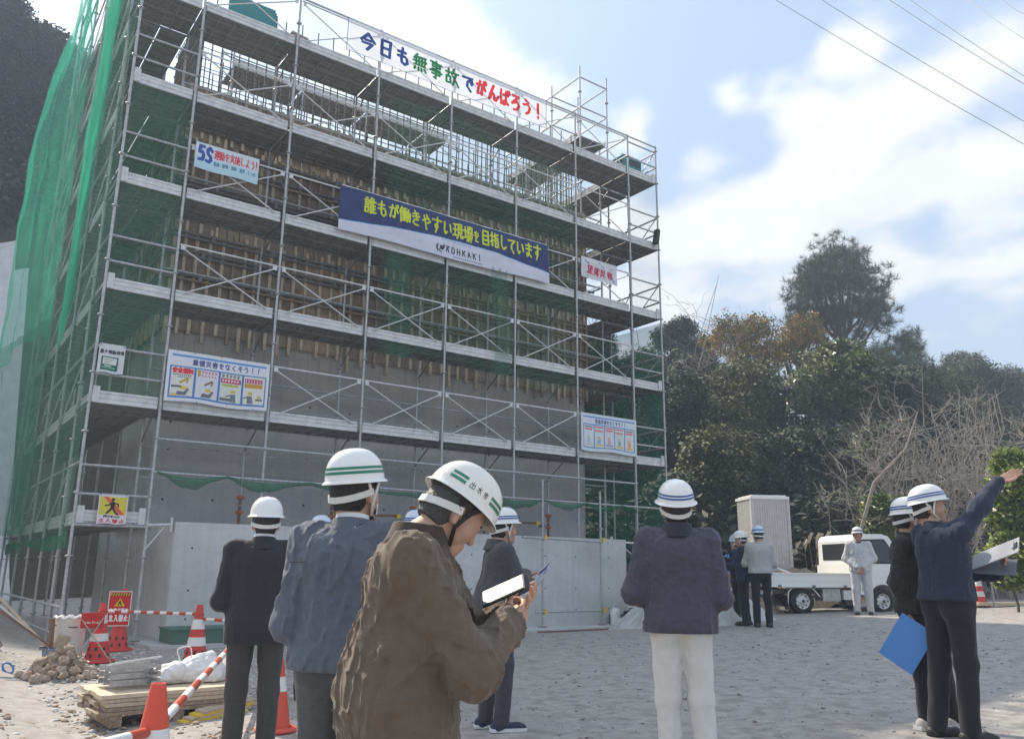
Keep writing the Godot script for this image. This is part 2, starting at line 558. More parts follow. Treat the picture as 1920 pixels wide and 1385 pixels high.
# ---------------------------------------------------------------- concrete pier, formwork, reinforcement
func wall_picture(n: int, m: int, base: float, wide: float, high: float, seed_: int, stained: bool) -> ImageTexture:
	var data := PackedByteArray()
	data.resize(n * m * 3)
	var f := FastNoiseLite.new()
	f.seed = seed_
	f.frequency = 0.9
	f.fractal_octaves = 5
	var g := FastNoiseLite.new()
	g.seed = seed_ + 3
	g.frequency = 6.0
	g.fractal_octaves = 3
	for j in m:
		var y := high * (1.0 - (j + 0.5) / m)
		for i in n:
			var x := wide * (i + 0.5) / n
			var a := f.get_noise_2d(x * 0.7, y)
			var v := base * (1.0 + 0.16 * a + 0.07 * g.get_noise_2d(x, y * 1.3))
			var streak := g.get_noise_2d(x * 1.4, y * 0.05)
			v *= 1.0 + 0.08 * streak
			var warm := 0.0
			if stained:
				var line := 0.98 + 0.10 * f.get_noise_2d(x * 0.6, 40.0)
				v *= 1.0 - 0.26 * exp(-pow((y - line - 1.62) / 0.10, 2.0)) * (0.6 + f.get_noise_2d(x, 70.0))
				v *= 1.0 - 0.15 * exp(-pow((y - 1.0 - 0.05 * f.get_noise_2d(x * 0.8, 11.0)) / 0.06, 2.0))
				v *= 1.0 - 0.20 * smoothstep(0.05, 0.5, streak) * smoothstep(2.3, 3.6, y)
				warm = smoothstep(1.1, 2.6, y) * 0.06 + 0.03 * a
				if y < 1.0: v *= 1.05
			else:
				var l := fposmod(y, 0.9)
				v *= 1.0 - 0.07 * exp(-pow(l / 0.012, 2.0))
				var pv := fposmod(x, 1.8)
				v *= 1.0 - 0.06 * exp(-pow(pv / 0.012, 2.0))
				v *= 1.0 - 0.14 * maxf(0.0, f.get_noise_2d(x * 0.8 + 9.0, y * 0.7)) * smoothstep(0.3, 1.3, y)
			var c := Color(v * (1.0 + warm), v * (1.0 + warm * 0.35), v * (1.0 - warm)).linear_to_srgb()
			var at := (j * n + i) * 3
			data[at] = int(clampf(c.r, 0, 1) * 255); data[at + 1] = int(clampf(c.g, 0, 1) * 255); data[at + 2] = int(clampf(c.b, 0, 1) * 255)
	return ImageTexture.create_from_image(Image.create_from_data(n, m, false, Image.FORMAT_RGB8, data))

func box_with_front(x0: float, x1: float, y0: float, y1: float, z0: float, z1: float) -> ArrayMesh:
	var b := MB.new()
	var p := [Vector3(x0, y0, z1), Vector3(x1, y0, z1), Vector3(x1, y1, z1), Vector3(x0, y1, z1), Vector3(x0, y0, z0), Vector3(x1, y0, z0), Vector3(x1, y1, z0), Vector3(x0, y1, z0)]
	var share := (z1 - z0) / (x1 - x0)
	b.quad(p[0], p[1], p[2], p[3])
	b.quad(p[4], p[0], p[3], p[7], Vector2(0, 0), Vector2(share, 1))
	b.quad(p[1], p[5], p[6], p[2], Vector2(0, 0), Vector2(share, 1))
	b.quad(p[5], p[4], p[7], p[6]); b.quad(p[3], p[2], p[6], p[7], Vector2(0, 0), Vector2(1, share)); b.quad(p[4], p[5], p[1], p[0])
	return b.done()

func pier() -> void:
	var t := thing("bridge_pier", "grey concrete bridge pier with broad footing, half cast, inside the scaffold", "bridge pier")
	var foot := StandardMaterial3D.new()
	foot.resource_name = "footing_concrete"
	foot.albedo_texture = wall_picture(1024, 192, 0.56, 9.9, 1.86, 21, false)
	foot.roughness = 0.8
	var wall := StandardMaterial3D.new()
	wall.resource_name = "pier_concrete"
	wall.albedo_texture = wall_picture(1024, 384, 0.37, 10.2, 3.8, 31, true)
	wall.roughness = 0.8
	var f := part(t, "footing", box_with_front(1.46, 11.36, -1.9, 0.085, -6.0, 0.12), foot)
	part(t, "pier_wall", box_with_front(1.32, 11.52, 0.05, 3.82, -4.2, -1.5), wall)
	part(t, "pier_core", box_with_front(1.322, 11.518, 3.82, 8.3, -4.198, -1.502), M.concrete_new)
	part(t, "base_slab", box_with_front(1.05, 11.75, -2.1, -1.735, -6.3, 1.02), M.concrete_new)
	for y in [-1.42, -0.98, -0.32]:  # raised black discs for the holes; the shade inside is painted as colour
		for i in 11:
			pipe(t, "tie_hole_disc", Vector3(1.75 + i * 0.9 + (0.06 if i % 3 else 0.0), y, 0.116), Vector3(1.75 + i * 0.9 + (0.06 if i % 3 else 0.0), y, 0.1215), 0.017, M.black)
	for y in [0.55, 1.45, 1.95, 2.5]:
		for i in 12:
			pipe(t, "tie_hole_disc", Vector3(1.6 + i * 0.88, y + 0.03 * (i % 2), -1.5), Vector3(1.6 + i * 0.88, y + 0.03 * (i % 2), -1.4965), 0.022, M.black)
	# formwork still standing on the upper lifts
	var fw := thing("timber_formwork", "plywood and batten formwork with pipe walers around the upper pier", "formwork")
	var r := RandomNumberGenerator.new()
	r.seed = 5
	var lifts := [[3.66, 5.50], [5.54, 7.50], [7.54, 8.72]]
	var plies := [M.ply, mottled("ply_grey", [Color(.21, .19, .15), Color(.29, .26, .21), Color(.36, .32, .26)], 0.7, 0.8, 0.02, 0.0, 61), mottled("ply_dark", [Color(.16, .125, .09), Color(.22, .175, .13), Color(.28, .23, .17)], 0.7, 0.8, 0.02, 0.0, 62)]
	for li in 3:
		var y0: float = lifts[li][0]
		var y1: float = lifts[li][1]
		for i in 12:      # sheets of plywood, each a little out of line
			var xa := 1.24 + i * 0.868
			bx(fw, "plywood_panel", Vector3(xa + 0.43, (y0 + y1) * 0.5, -1.455 + r.randf_range(-.006, .006)), Vector3(0.86, y1 - y0, 0.018), plies[r.randi() % 3])
		for i in 4:
			bx(fw, "plywood_panel", Vector3(1.245 + r.randf_range(-.005, .005), (y0 + y1) * 0.5, -1.8 - i * 0.75), Vector3(0.018, y1 - y0, 0.742), plies[r.randi() % 3])
			bx(fw, "plywood_panel", Vector3(11.62, (y0 + y1) * 0.5, -1.8 - i * 0.75), Vector3(0.018, y1 - y0, 0.742), plies[r.randi() % 3])
		var k := 0
		var x := 1.30
		while x < 11.6:
			var top := y1 + (r.randf_range(0.02, 0.24) if li < 2 else r.randf_range(-0.03, 0.02))
			var low := y0 - (r.randf_range(0.0, 0.2) if li == 0 else -0.03)
			if li == 0 and k % 3 == 0: low -= 0.10
			bx(fw, "batten", Vector3(x, (low + top) * 0.5, -1.416), Vector3(0.055 if k % 2 else 0.062, top - low, 0.058), M.timber if r.randf() > 0.25 else M.timber_old)
			x += r.randf_range(0.19, 0.33)
			k += 1
		for i in 7:
			bx(fw, "batten", Vector3(1.205, (y0 + y1) * 0.5, -1.6 - i * 0.42), Vector3(0.058, y1 - y0 + 0.1, 0.055), M.timber)
		var rows := [0.48, 1.02, 1.50, 1.86] if li < 2 else [0.25, 0.8]
		for dy in rows:
			for s in [0.045, -0.045]:
				var shift := r.randf_range(-.2, .2)
				pipe(fw, "waler_pipe", Vector3(1.05 + shift, y0 + dy + s, -1.352), Vector3(6.4 + shift, y0 + dy + s, -1.352), 0.0275, M.steel_dark if r.randf() < .6 else M.timber_old)
				pipe(fw, "waler_pipe", Vector3(6.45 + shift, y0 + dy + s, -1.352), Vector3(11.7 + shift, y0 + dy + s, -1.352), 0.0275, M.steel_dark if r.randf() < .4 else M.timber_old)
				pipe(fw, "waler_pipe", Vector3(1.13, y0 + dy + s, -1.3), Vector3(1.13, y0 + dy + s, -4.4), 0.0275, M.steel_dark)
			for i in 8:
				bx(fw, "tie_washer", Vector3(1.9 + i * 1.3 + r.randf_range(-.1, .1), y0 + dy, -1.315), Vector3(0.07, 0.15, 0.02), M.steel_dark)
	# reinforcement standing above the formwork
	var rb := thing("reinforcement_cage", "tall brown reinforcing bars and hoops standing above the formwork", "reinforcement")
	for side in [-1.68, -4.02]:
		var n := 54 if side > -2.0 else 48
		for i in n:
			var xx := 1.5 + i * (9.86 / (n - 1)) + r.randf_range(-.02, .02)
			pipe(rb, "vertical_bar", Vector3(xx, 8.2, side), Vector3(xx + r.randf_range(-.02, .02), 10.6 + r.randf_range(-.06, .06) + (0.5 if i % 2 else 0.0), side), 0.0145, M.rebar)
	for i in 18:
		var zz := -1.8 - i * 0.125
		for xx in [1.5, 11.36]:
			pipe(rb, "vertical_bar", Vector3(xx, 8.2, zz), Vector3(xx, 10.8, zz), 0.0145, M.rebar)
	for i in 8:
		var y := 8.95 + i * 0.26
		for side in [-1.66, -4.04]:
			pipe(rb, "hoop_bar", Vector3(1.45, y, side), Vector3(6.0 if i > 4 else 11.4, y, side), 0.009, M.rebar)
		pipe(rb, "hoop_bar", Vector3(1.47, y, -1.66), Vector3(1.47, y, -4.04), 0.009, M.rebar)
	for i in 9:
		pipe(rb, "spacer_bar", Vector3(2.2 + i * 1.1, 9.0, -1.68), Vector3(2.6 + i * 1.1, 10.4, -4.02), 0.010, M.rebar)

# ---------------------------------------------------------------- scaffold
var plank_mesh: Mesh
var toe_mesh: Mesh
var toe_end: Mesh
var collar_mesh: Mesh

func scaffold_meshes() -> void:
	# a steel plank one metre long and wide (scaled), with folded edges and cross ribs below
	var b := MB.new()
	b.box(Vector3(0, 0.045, 0), Vector3(1, 0.010, 0.97))
	for s in [-0.46, 0.46]: b.box(Vector3(0, 0.02, s), Vector3(1, 0.04, 0.05))
	for s in [-0.15, 0.15]: b.box(Vector3(0, 0.03, s), Vector3(1, 0.02, 0.04))
	for i in 7: b.box(Vector3(-0.48 + i * 0.16, 0.022, 0), Vector3(0.02, 0.034, 0.90))
	plank_mesh = b.done()
	# toe board: ribbed aluminium, one metre long
	b = MB.new()
	var prof := [[0.0, 0.0], [0.016, 0.004], [0.016, 0.056], [0.004, 0.064], [0.004, 0.076], [0.016, 0.084], [0.016, 0.136], [0.004, 0.144], [0.004, 0.152], [0.016, 0.160], [0.016, 0.196], [0.0, 0.2]]
	for i in prof.size() - 1:
		var p: Array = prof[i]
		var q: Array = prof[i + 1]
		b.quad(Vector3(-0.5, p[1], p[0]), Vector3(0.5, p[1], p[0]), Vector3(0.5, q[1], q[0]), Vector3(-0.5, q[1], q[0]))
	b.quad(Vector3(0.5, 0, -0.004), Vector3(-0.5, 0, -0.004), Vector3(-0.5, 0.2, -0.004), Vector3(0.5, 0.2, -0.004))
	toe_mesh = b.done()
	b = MB.new()
	b.box(Vector3(0, 0.13, 0), Vector3(0.10, 0.26, 0.03))
	b.box(Vector3(0.02, 0.13, 0.02), Vector3(0.03, 0.24, 0.01))
	toe_end = b.done()
	b = MB.new()
	b.lathe([Vector2(0.025, -0.012), Vector2(0.052, -0.012), Vector2(0.056, 0.0), Vector2(0.052, 0.012), Vector2(0.025, 0.012)], 8)
	collar_mesh = b.done()

func post(t: Node, x: float, z: float, y0: float, y1: float) -> void:
	var p := pipe(t, "post", Vector3(x, y0, z), Vector3(x, y1, z), 0.0243, M.steel)
	var inv := p.transform.affine_inverse()
	var y := ceilf((y0 + 0.1) / (LV * 0.25)) * LV * 0.25
	while y < y1 - 0.1:
		part(p, "flange", collar_mesh, M.steel, inv * Transform3D(Basis(), Vector3(x, y, z)))
		y += LV * 0.5
	if y0 < -1.0 or absf(y0 - 0.085) < 0.01:
		part(p, "base_plate", unit_box, M.steel_dark, inv * Transform3D(Basis.from_scale(Vector3(0.14, 0.012, 0.14)), Vector3(x, y0 + 0.006, z)))

func deck_run(t: Node, a: Vector3, b: Vector3, width: float, inward: Vector3) -> void:
	# two planks side by side from a to b, laid inward from the line a-b
	var d := (b - a).normalized()
	for k in 2:
		var ctr := (a + b) * 0.5 + inward * (0.05 + width * 0.25 + k * width * 0.5)
		var basis := Basis(d * ((b - a).length() - 0.05), Vector3.UP, d.cross(Vector3.UP) * (width * 0.5 - 0.012))
		part(t, "deck_plank", plank_mesh, M.deck, Transform3D(basis, ctr))

func toe(t: Node, a: Vector3, b: Vector3) -> void:
	# ribbed face looks to the right of a->b turned outwards (a left, b right seen from outside)
	var d := b - a
	var out := d.normalized().cross(Vector3.UP)
	part(t, "toe_board", toe_mesh, M.alu, Transform3D(Basis(d * 0.965, Vector3.UP, out), (a + b) * 0.5))

func brace_bay(t: Node, a: Vector3, b: Vector3, with_rail := true) -> void:
	# guard rail with crossing braces between two posts, a and b at deck height
	var d := (b - a).normalized()
	var up := Vector3.UP
	if with_rail:
		pipe(t, "guard_rail", a + d * 0.03 + up * 1.0, b - d * 0.03 + up * 1.0, 0.017, M.alu)
	pipe(t, "cross_brace", a + d * 0.10 + up * 0.93, b - d * 0.16 + up * 0.14, 0.0135, M.alu)
	pipe(t, "cross_brace", b - d * 0.10 + up * 0.93, a + d * 0.16 + up * 0.14, 0.0135, M.alu)
	for s in [a + d * 0.085, b - d * 0.085]:
		bx(t, "gusset", s + up * 0.955, Vector3(0.075, 0.085, 0.02), M.alu)

func scaffold() -> void:
	scaffold_meshes()
	var t := thing("scaffold", "tall galvanised pipe scaffold with six decks wrapped round the pier", "scaffold")
	# posts, front row and inner row
	for i in 9:
		var y0 := -1.735 if (i <= 1 or i >= 7) else 0.085
		if i == 0: y0 = ground_y(0, 0)
		if i == 8: y0 = ground_y(12.9, 0)
		post(t, XP[i], 0.0, y0, LV * 5 + 1.1)
		post(t, XP[i], INNER, y0, LV * 5 + (1.1 if i < 2 or i > 6 else 0.25))
	for k in range(1, LEFT_Z.size()):
		if k > 1:
			for x in [0.0, 1.055]: post(t, x, LEFT_Z[k], ground_y(0, LEFT_Z[k]), 14.4 if x == 0.0 and k > 2 else LV * 6.0)
	for k in range(2, RIGHT_Z.size()):
		for x in [11.855, 12.887]:
			var top := LV * 7.0 + 0.35 if (k == 2 or k == 3) else LV * 6.0 + 0.9
			post(t, x, RIGHT_Z[k], -1.75, top)
	for i in range(2, 7):
		for z in [BACK_IN, BACK_OUT]: post(t, XP[i], z, 0.0 if z == BACK_IN else 0.0, LV * 6.0 + 1.0)
	# decks and toe boards along the front
	for l in range(1, 6):
		var y: float = LV * l
		for i in 8:
			var a := Vector3(XP[i], y, 0.0)
			var b := Vector3(XP[i + 1], y, 0.0)
			deck_run(t, a, b, 0.98, Vector3(0, 0, -1))
			toe(t, a + Vector3(0.02, 0.0, -0.05), b + Vector3(-0.02, 0.0, -0.05))
			if i > 0 and i < 7:
				brace_bay(t, a, b)
				if l < 5: pipe(t, "inner_rail", a + Vector3(0, 0.9, INNER), b + Vector3(0, 0.9, INNER), 0.0213, M.steel)
				if l == 1 or l == 2: pipe(t, "inner_rail", a + Vector3(0, 0.42, INNER), b + Vector3(0, 0.42, INNER), 0.017, M.steel)
			else:
				for h in [0.46, 0.90]: pipe(t, "guard_rail", a + Vector3(0, h, 0), b + Vector3(0, h, 0), 0.0213, M.steel)
		for i in 9:      # transoms under the planks and stays
			pipe(t, "transom", Vector3(XP[i], y + 0.01, 0), Vector3(XP[i], y + 0.01, INNER), 0.0213, M.steel_dark)
			if i > 0 and i < 8: pipe(t, "stay", Vector3(XP[i], y - 0.42, INNER), Vector3(XP[i], y - 0.02, -0.45), 0.014, M.steel_dark)
		part(t, "toe_end", toe_end, M.alu, Transform3D(Basis(), Vector3(0.085, y + 0.0, -0.02)))
		part(t, "toe_end", toe_end, M.alu, Transform3D(Basis(), Vector3(12.80, y + 0.0, -0.02)))
		# right end braces
		pipe(t, "end_brace", Vector3(12.887, y + 0.95, 0), Vector3(12.887, y + 0.1, INNER), 0.0135, M.steel)
		for h in [0.46, 0.90]: pipe(t, "guard_rail", Vector3(12.887, y + h, 0), Vector3(12.887, y + h, RIGHT_Z[5]), 0.0213, M.steel)
	# left wing
	for l in range(0, 7):
		var y: float = LV * l
		for k in LEFT_Z.size() - 1:
			if l == 6 and k < 2: continue
			var a := Vector3(0, y, LEFT_Z[k])
			var b := Vector3(0, y, LEFT_Z[k + 1])
			if l == 0 or k > 0: deck_run(t, a, b, 0.98, Vector3(1, 0, 0))
			toe(t, b + Vector3(0.05, 0, 0.02), a + Vector3(0.05, 0, -0.02))
			if k > 0:
				pipe(t, "cross_brace", Vector3(0.02, y + 0.95, LEFT_Z[k] - 0.1), Vector3(0.02, y + 0.12, LEFT_Z[k + 1] + 0.1), 0.0135, M.alu)
			pipe(t, "guard_rail", a + Vector3(0, 0.95, 0), b + Vector3(0, 0.95, 0), 0.0213, M.steel)
			pipe(t, "transom", b + Vector3(0, 0.01, 0), b + Vector3(1.055, 0.01, 0), 0.0213, M.steel_dark)
	for k in range(3, LEFT_Z.size() - 1):
		for y in [13.2, 14.0]: pipe(t, "guard_rail", Vector3(0, y, LEFT_Z[k]), Vector3(0, y, LEFT_Z[k + 1]), 0.0213, M.steel)
		pipe(t, "end_brace", Vector3(0, 12.0, LEFT_Z[k]), Vector3(0, 14.2, LEFT_Z[k + 1]), 0.017, M.steel)
	# rails near the ground on the left, and the little platform with its toe board
	for y in [-1.22]:
		pipe(t, "ledger", Vector3(0, y, 0), Vector3(0, y, LEFT_Z[6]), 0.0213, M.steel)
	pipe(t, "ledger", Vector3(0, -1.62, 0.0), Vector3(0, -1.62, -9.4), 0.0213, M.steel)
	pipe(t, "ledger", Vector3(0, -0.01, 0), Vector3(1.055, -0.01, 0), 0.0213, M.steel)
	pipe(t, "ledger", Vector3(0, -1.55, INNER), Vector3(1.055, -1.55, INNER), 0.0213, M.steel)
	for h in [0.46, 0.90]: pipe(t, "guard_rail", Vector3(0, h, 0), Vector3(1.055, h, 0), 0.0213, M.steel)
	toe(t, Vector3(0.1, 0.02, -0.05), Vector3(0.96, 0.02, -0.05))
	part(t, "toe_end", toe_end, M.alu, Transform3D(Basis(), Vector3(0.085, 0.02, -0.02)))
	part(t, "toe_end", toe_end, M.alu, Transform3D(Basis(), Vector3(0.97, 0.02, -0.02)))
	# brackets out to the footing at both ends
	for s in [0, 1]:
		var x: float = XP[1] if s == 0 else XP[7]
		var o := 0.36 if s == 0 else -0.85
		pipe(t, "bracket", Vector3(x, 0.02, 0.02), Vector3(x + o, 0.04, 0.02), 0.0243, M.alu)
		pipe(t, "bracket", Vector3(x, -0.36, 0.02), Vector3(x + o * 0.72, 0.0, 0.02), 0.014, M.alu)
		bx(t, "bracket_plate", Vector3(x + o, 0.04, 0.02), Vector3(0.03, 0.22, 0.06), M.alu)
	# long rails of the lowest storey
	for i in range(1, 7):
		for h in [0.86, 1.40]:
			pipe(t, "ledger", Vector3(XP[i], h, 0.03), Vector3(XP[i + 1], h, 0.03), 0.0213, M.steel)
			pipe(t, "ledger", Vector3(XP[i], h + 0.02, INNER - 0.03), Vector3(XP[i + 1], h + 0.02, INNER - 0.03), 0.017, M.steel)
	pipe(t, "ledger", Vector3(XP[7], 0.86, 0.0), Vector3(XP[8], 0.86, 0), 0.0213, M.steel)
	for i in [2, 3, 4, 5, 6]:
		for h in [0.62, 0.36]:
			part(t, "screw_jack", collar_mesh, M.orange_jack, Transform3D(Basis.from_scale(Vector3(1.3, 2.4, 1.3)), Vector3(XP[i], h, INNER)))
		pipe(t, "jack_screw", Vector3(XP[i], 0.09, INNER), Vector3(XP[i], 0.66, INNER), 0.03, M.rust)
	for i in [3, 5]:
		pipe(t, "wall_tie", Vector3(XP[i] + 0.1, 0.42, INNER), Vector3(XP[i] + 1.45, 0.44, INNER), 0.0243, M.rust)
		for s in [0.1, 1.45]:
			bx(t, "clamp", Vector3(XP[i] + s, 0.43, INNER + 0.02), Vector3(0.08, 0.09, 0.09), M.yellow)
	# right wing
	for l in range(0, 7):
		var y: float = LV * l
		for k in RIGHT_Z.size() - 1:
			if l == 0: continue
			if l < 6 and k == 0: continue
			if l == 6 and k < 2: continue
			var a := Vector3(12.887, y, RIGHT_Z[k])
			var b := Vector3(12.887, y, RIGHT_Z[k + 1])
			deck_run(t, a, b, 0.98, Vector3(-1, 0, 0))
			toe(t, a + Vector3(-0.05, 0, -0.02), b + Vector3(-0.05, 0, 0.02))
			if l >= 4: toe(t, Vector3(11.87, y, RIGHT_Z[k + 1] + 0.02), Vector3(11.87, y, RIGHT_Z[k] - 0.02))
			pipe(t, "transom", b + Vector3(0, 0.01, 0), b + Vector3(-1.032, 0.01, 0), 0.0213, M.steel_dark)
			pipe(t, "inner_rail", Vector3(11.855, y + 0.92, RIGHT_Z[k]), Vector3(11.855, y + 0.92, RIGHT_Z[k + 1]), 0.0213, M.steel)
			if l < 6: pipe(t, "cross_brace", a + Vector3(0, 0.95, 0), b + Vector3(0, 0.1, 0), 0.0135, M.steel)
	for h in [0.5, 0.98]:
		for x in [11.855, 12.887]: pipe(t, "guard_rail", Vector3(x, LV * 6 + h, RIGHT_Z[3]), Vector3(x, LV * 6 + h, RIGHT_Z[5]), 0.0213, M.steel)
	# the open bay that stands one storey higher at the back right
	for y in [LV * 7.0, LV * 6.5]:
		for z in [RIGHT_Z[2], RIGHT_Z[3]]: pipe(t, "ledger", Vector3(11.855, y, z), Vector3(12.887, y, z), 0.0213, M.steel)
		for x in [11.855, 12.887]: pipe(t, "ledger", Vector3(x, y, RIGHT_Z[2]), Vector3(x, y, RIGHT_Z[3] - (1.3 if x < 12 else 0.0)), 0.0213, M.steel)
	# back row
	for l in [5, 6]:
		var y: float = LV * l
		for i in range(2, 6):
			deck_run(t, Vector3(XP[i], y, BACK_IN + 0.03), Vector3(XP[i + 1] if i < 5 else 9.05, y, BACK_IN + 0.03), 0.98, Vector3(0, 0, -1))
			toe(t, Vector3(XP[i], y, BACK_IN), Vector3(XP[i + 1] if i < 5 else 9.05, y, BACK_IN))
			for h in [0.5, 0.95]: pipe(t, "guard_rail", Vector3(XP[i], y + h, BACK_OUT), Vector3(XP[i + 1], y + h, BACK_OUT), 0.0213, M.steel)
			pipe(t, "cross_brace", Vector3(XP[i], y + 0.95, BACK_OUT), Vector3(XP[i + 1], y + 0.1, BACK_OUT), 0.0135, M.steel)
	for y in [LV * 5 - 0.9, LV * 5 + 0.0, LV * 4 + 0.9]:
		pipe(t, "ledger", Vector3(XP[1], y, BACK_IN), Vector3(XP[7], y, BACK_IN), 0.0213, M.steel)
	# top rail of the front row
	pipe(t, "guard_rail", Vector3(XP[1], LV * 5 + 1.03, 0.04), Vector3(XP[8], LV * 5 + 1.03, 0.04), 0.0213, M.steel)
	pipe(t, "guard_rail", Vector3(XP[7], LV * 5 + 1.0, 0.0), Vector3(XP[7], LV * 5 + 1.0, RIGHT_Z[2]), 0.0213, M.steel)
	pipe(t, "guard_rail", Vector3(XP[7], LV * 5 + 0.5, 0.0), Vector3(XP[7], LV * 5 + 0.5, RIGHT_Z[5]), 0.0213, M.steel)

# ---------------------------------------------------------------- lettering: every character as pen strokes on a 20 x 20 grid (a = 0 ... u = 20)
const PEN := {
	"今": "kabj katj gioi dmqmju", "日": "ebqbqt ebetqt ekqk", "も": "jbimjsnurrqm dgof dlok", "無": "gacf fdsd fefn jdjn ndnn rdrn biti cnsn dqct iqit mqnt rqtt",
	"事": "bctc eeqeqhehee ekqkqp bmtm epqp kakuht", "故": "bfjf fbfk ckikiscsck nakh mfuf rflu mjuu", "で": "cesdkjjppu pirl sgtj", "が": "cgmfnilsir ibds pfsl pbqe satd",
	"ん": "kbctiklmmtptun", "ば": "dbckdt igrg ncnrjthqlosr qard taud", "ろ": "ecpcdmmjrnnthu", "う": "hbnd dimgqknriu", "！": "kakn kskt",
	"運": "hbtb hbhe tbte iese igsgsmimig ijsj gouo ndnr ccee bieieqbs eqitut", "動": "bckb aflf chjhjncnch ckjk fcfs bpkp asls mgtgsspr pbpklt", "を": "depe jbekjiln rhinisqt",
	"実": "kakd cgcdsdsg fhph fkpk bntn kfkn kncu knsu", "施": "eaed aeje deat djijhsfr makg leue kltitn ogoq liltutuq", "し": "gbgpktrp", "よ": "kgrf kbkqgtdqiort",
	"誰": "dbfb aeie bhhh bkhk bnhnhtbtbn majh lflu lfuf lktk loto ltut pfpt qbpe", "働": "eaai cgcu gcnb ffof ghnhnngngh jcjs gknk gpnp fsos ohuhtsrr rcrkot", "き": "efpd djrh ianm omgneritpt",
	"や": "ckofsjmm fdlu kbmf", "す": "bete lalmiogljjmmiu", "い": "edenhskp pfso", "現": "bcic bjij ariq eceq lbsbsmlmlb lfsf lisi nmju qmqsutuq",
	"場": "ahhh eceq arip kbsbsikikb kese ikuk lkhq kntnru nniu qnmu", "目": "ebqbqteteb ehqh enqn", "指": "afif eaescr anik scle lblhsh lkskstltlk loso", "て": "cesdkjjppu", "ま": "deqe djqj kbkqgteqioqt",
	"立": "kake dfrf ghiq ohmq bsts", "入": "hclckjct kitt", "禁": "beje fafl febk fejj lete papl pelk petk emqm cpsp kpku gqet oqqt", "止": "kbks kjrj eies bsts",
	"出": "kaks dddjrjrd bmbttttm", "水": "kakths bgigcq selj khts", "市": "kakd bete eier eiqiqroq keku", "安": "kakd cgcdsdsg ifenpt ojlpet bjtj", "全": "kabi kati fjpj fnpn csss kjks",
	"転": "bdjd cfifimcmcf ciii apkp fafu mete ljuj pjmrsq rnut", "重": "ecqb bftf ehqhqneneh ekqk kcks dprp bsts", "機": "afhf eaeu egan imum kbiflfik sbqftfqk naoouu kniu solu",
	"災": "eacefi kaieli qaoeri kjkmcu kmsu elfp qlop", "害": "kakd cgcdsdsg egqg ejqj bmtm kekm fopopufufo", "な": "cele hbdl odsg ninqjthqlosr", "く": "obfkot", "そ": "fcpcdkrj nkjppu",
	"墜": "dadk bdgc jbsb nbig lenj ofsj mgik eoqo klkt bttt", "落": "bdtd gagf oaof chej bldn bufo lghm kirihp lkup kprprukukp", "最": "fapapgfgfa fdpd biti dids jiju dmjm dpjp bskr llsllu mntu",
	"大": "bhth kbkicu kisu", "積": "ibcd agjg fcfu fhbo fijm kcuc lftf kiui papi lktktrlrlk lntn nrku rruu", "載": "beoe gagh aiui clklkqcqcl gjgu asms napouu tkmu", "荷": "bdtd gagf oaof fgbn dkdu hiui riruot ilnlnqiqil",
	"整": "bcjc fafk ceieihchce nakf mdtd rdlk nftk cmsm kmkt kpqp foft bttt", "理": "bcic bjij ariq eceq kbtbtkkkkb kftf obos koto jtut", "清": "cbed bidk buep icuc jftf iiui oaoi klslsu klku koso krsr",
	"掃": "afif eaescr anik lbsbshlh lese jjuj jjjm ujum lnsn lnls snss okou", "頓": "bcjc fafp bebkjkje fpjq lbub mftftpmpmf mjtj mmtm npku rpuu", "潔": "cbed bidk buep icoc ifof iioi lalk pbtb tbsj pbok olkp kpqp mokt", "つ": "cgmesjoqhs", "け": "dcckes ihsg obomku", "・": "kkkl",
	"関": "bbbu bbib ibii biii bfif lbub ubuu lbli liui lfuf gknk dnrn kkkn knes knqs", "係": "eaai cgcu sbkd pdkf kfqh qhkl klsl plpu mnku rouu", "者": "cepe kaki aiui rbcp gkqkqugugk gpqp", "以": "dbcp cpjm gdij qaqklu qlus", "外": "gabk fejebt dhgl obou ojum",
	"作": "eaai cgcu lahj jeue nenu njtj noto", "業": "gage mame dbed qbpd aeue dhrh ejqj bmtm kjku kmcu kmsu", "半": "ebgf qbof chsh amum kaku", "径": "faae geaj djdu jbsbik kftk klsl omou itut", "内": "cecu cesesu kakh kheq khpp",
	"5": "pbgbfjmiqmosft", "S": "qekbfegiompqktes", "K": "ebet qbel iiqt", "O": "hbnbqeqqnthteqeehb", "H": "ebet qbqt ekqk", "A": "dtkb kbrt gnon", "I": "kbkt", "!": "lakn kskt"}

func ink(im: Image, a: Vector2, b: Vector2, r: float, c: Color) -> void:
	var lo := Vector2(minf(a.x, b.x) - r, minf(a.y, b.y) - r)
	var hi := Vector2(maxf(a.x, b.x) + r, maxf(a.y, b.y) + r)
	var ab := b - a
	var l2 := maxf(ab.length_squared(), 0.0001)
	for y in range(maxi(0, int(lo.y)), mini(im.get_height(), int(hi.y) + 2)):
		for x in range(maxi(0, int(lo.x)), mini(im.get_width(), int(hi.x) + 2)):
			var p := Vector2(x + 0.5, y + 0.5)
			var t := clampf((p - a).dot(ab) / l2, 0.0, 1.0)
			var d := r - p.distance_to(a + ab * t)
			if d > 0.5: im.set_pixel(x, y, c)
			elif d > -0.5: im.set_pixel(x, y, im.get_pixel(x, y).lerp(c, d + 0.5))

func write(im: Image, text: String, at: Vector2, size: Vector2, step: float, weight: float, c: Color) -> void:
	for i in text.length():
		var key := text[i]
		if not PEN.has(key): continue
		var o := at + Vector2(step * i, 0)
		for s in String(PEN[key]).split(" "):
			var last := Vector2.ZERO
			for k in s.length() / 2:
				var p := o + Vector2((s.unicode_at(k * 2) - 97) / 20.0 * size.x, (s.unicode_at(k * 2 + 1) - 97) / 20.0 * size.y)
				if k > 0: ink(im, last, p, weight * 1.22, c)
				last = p

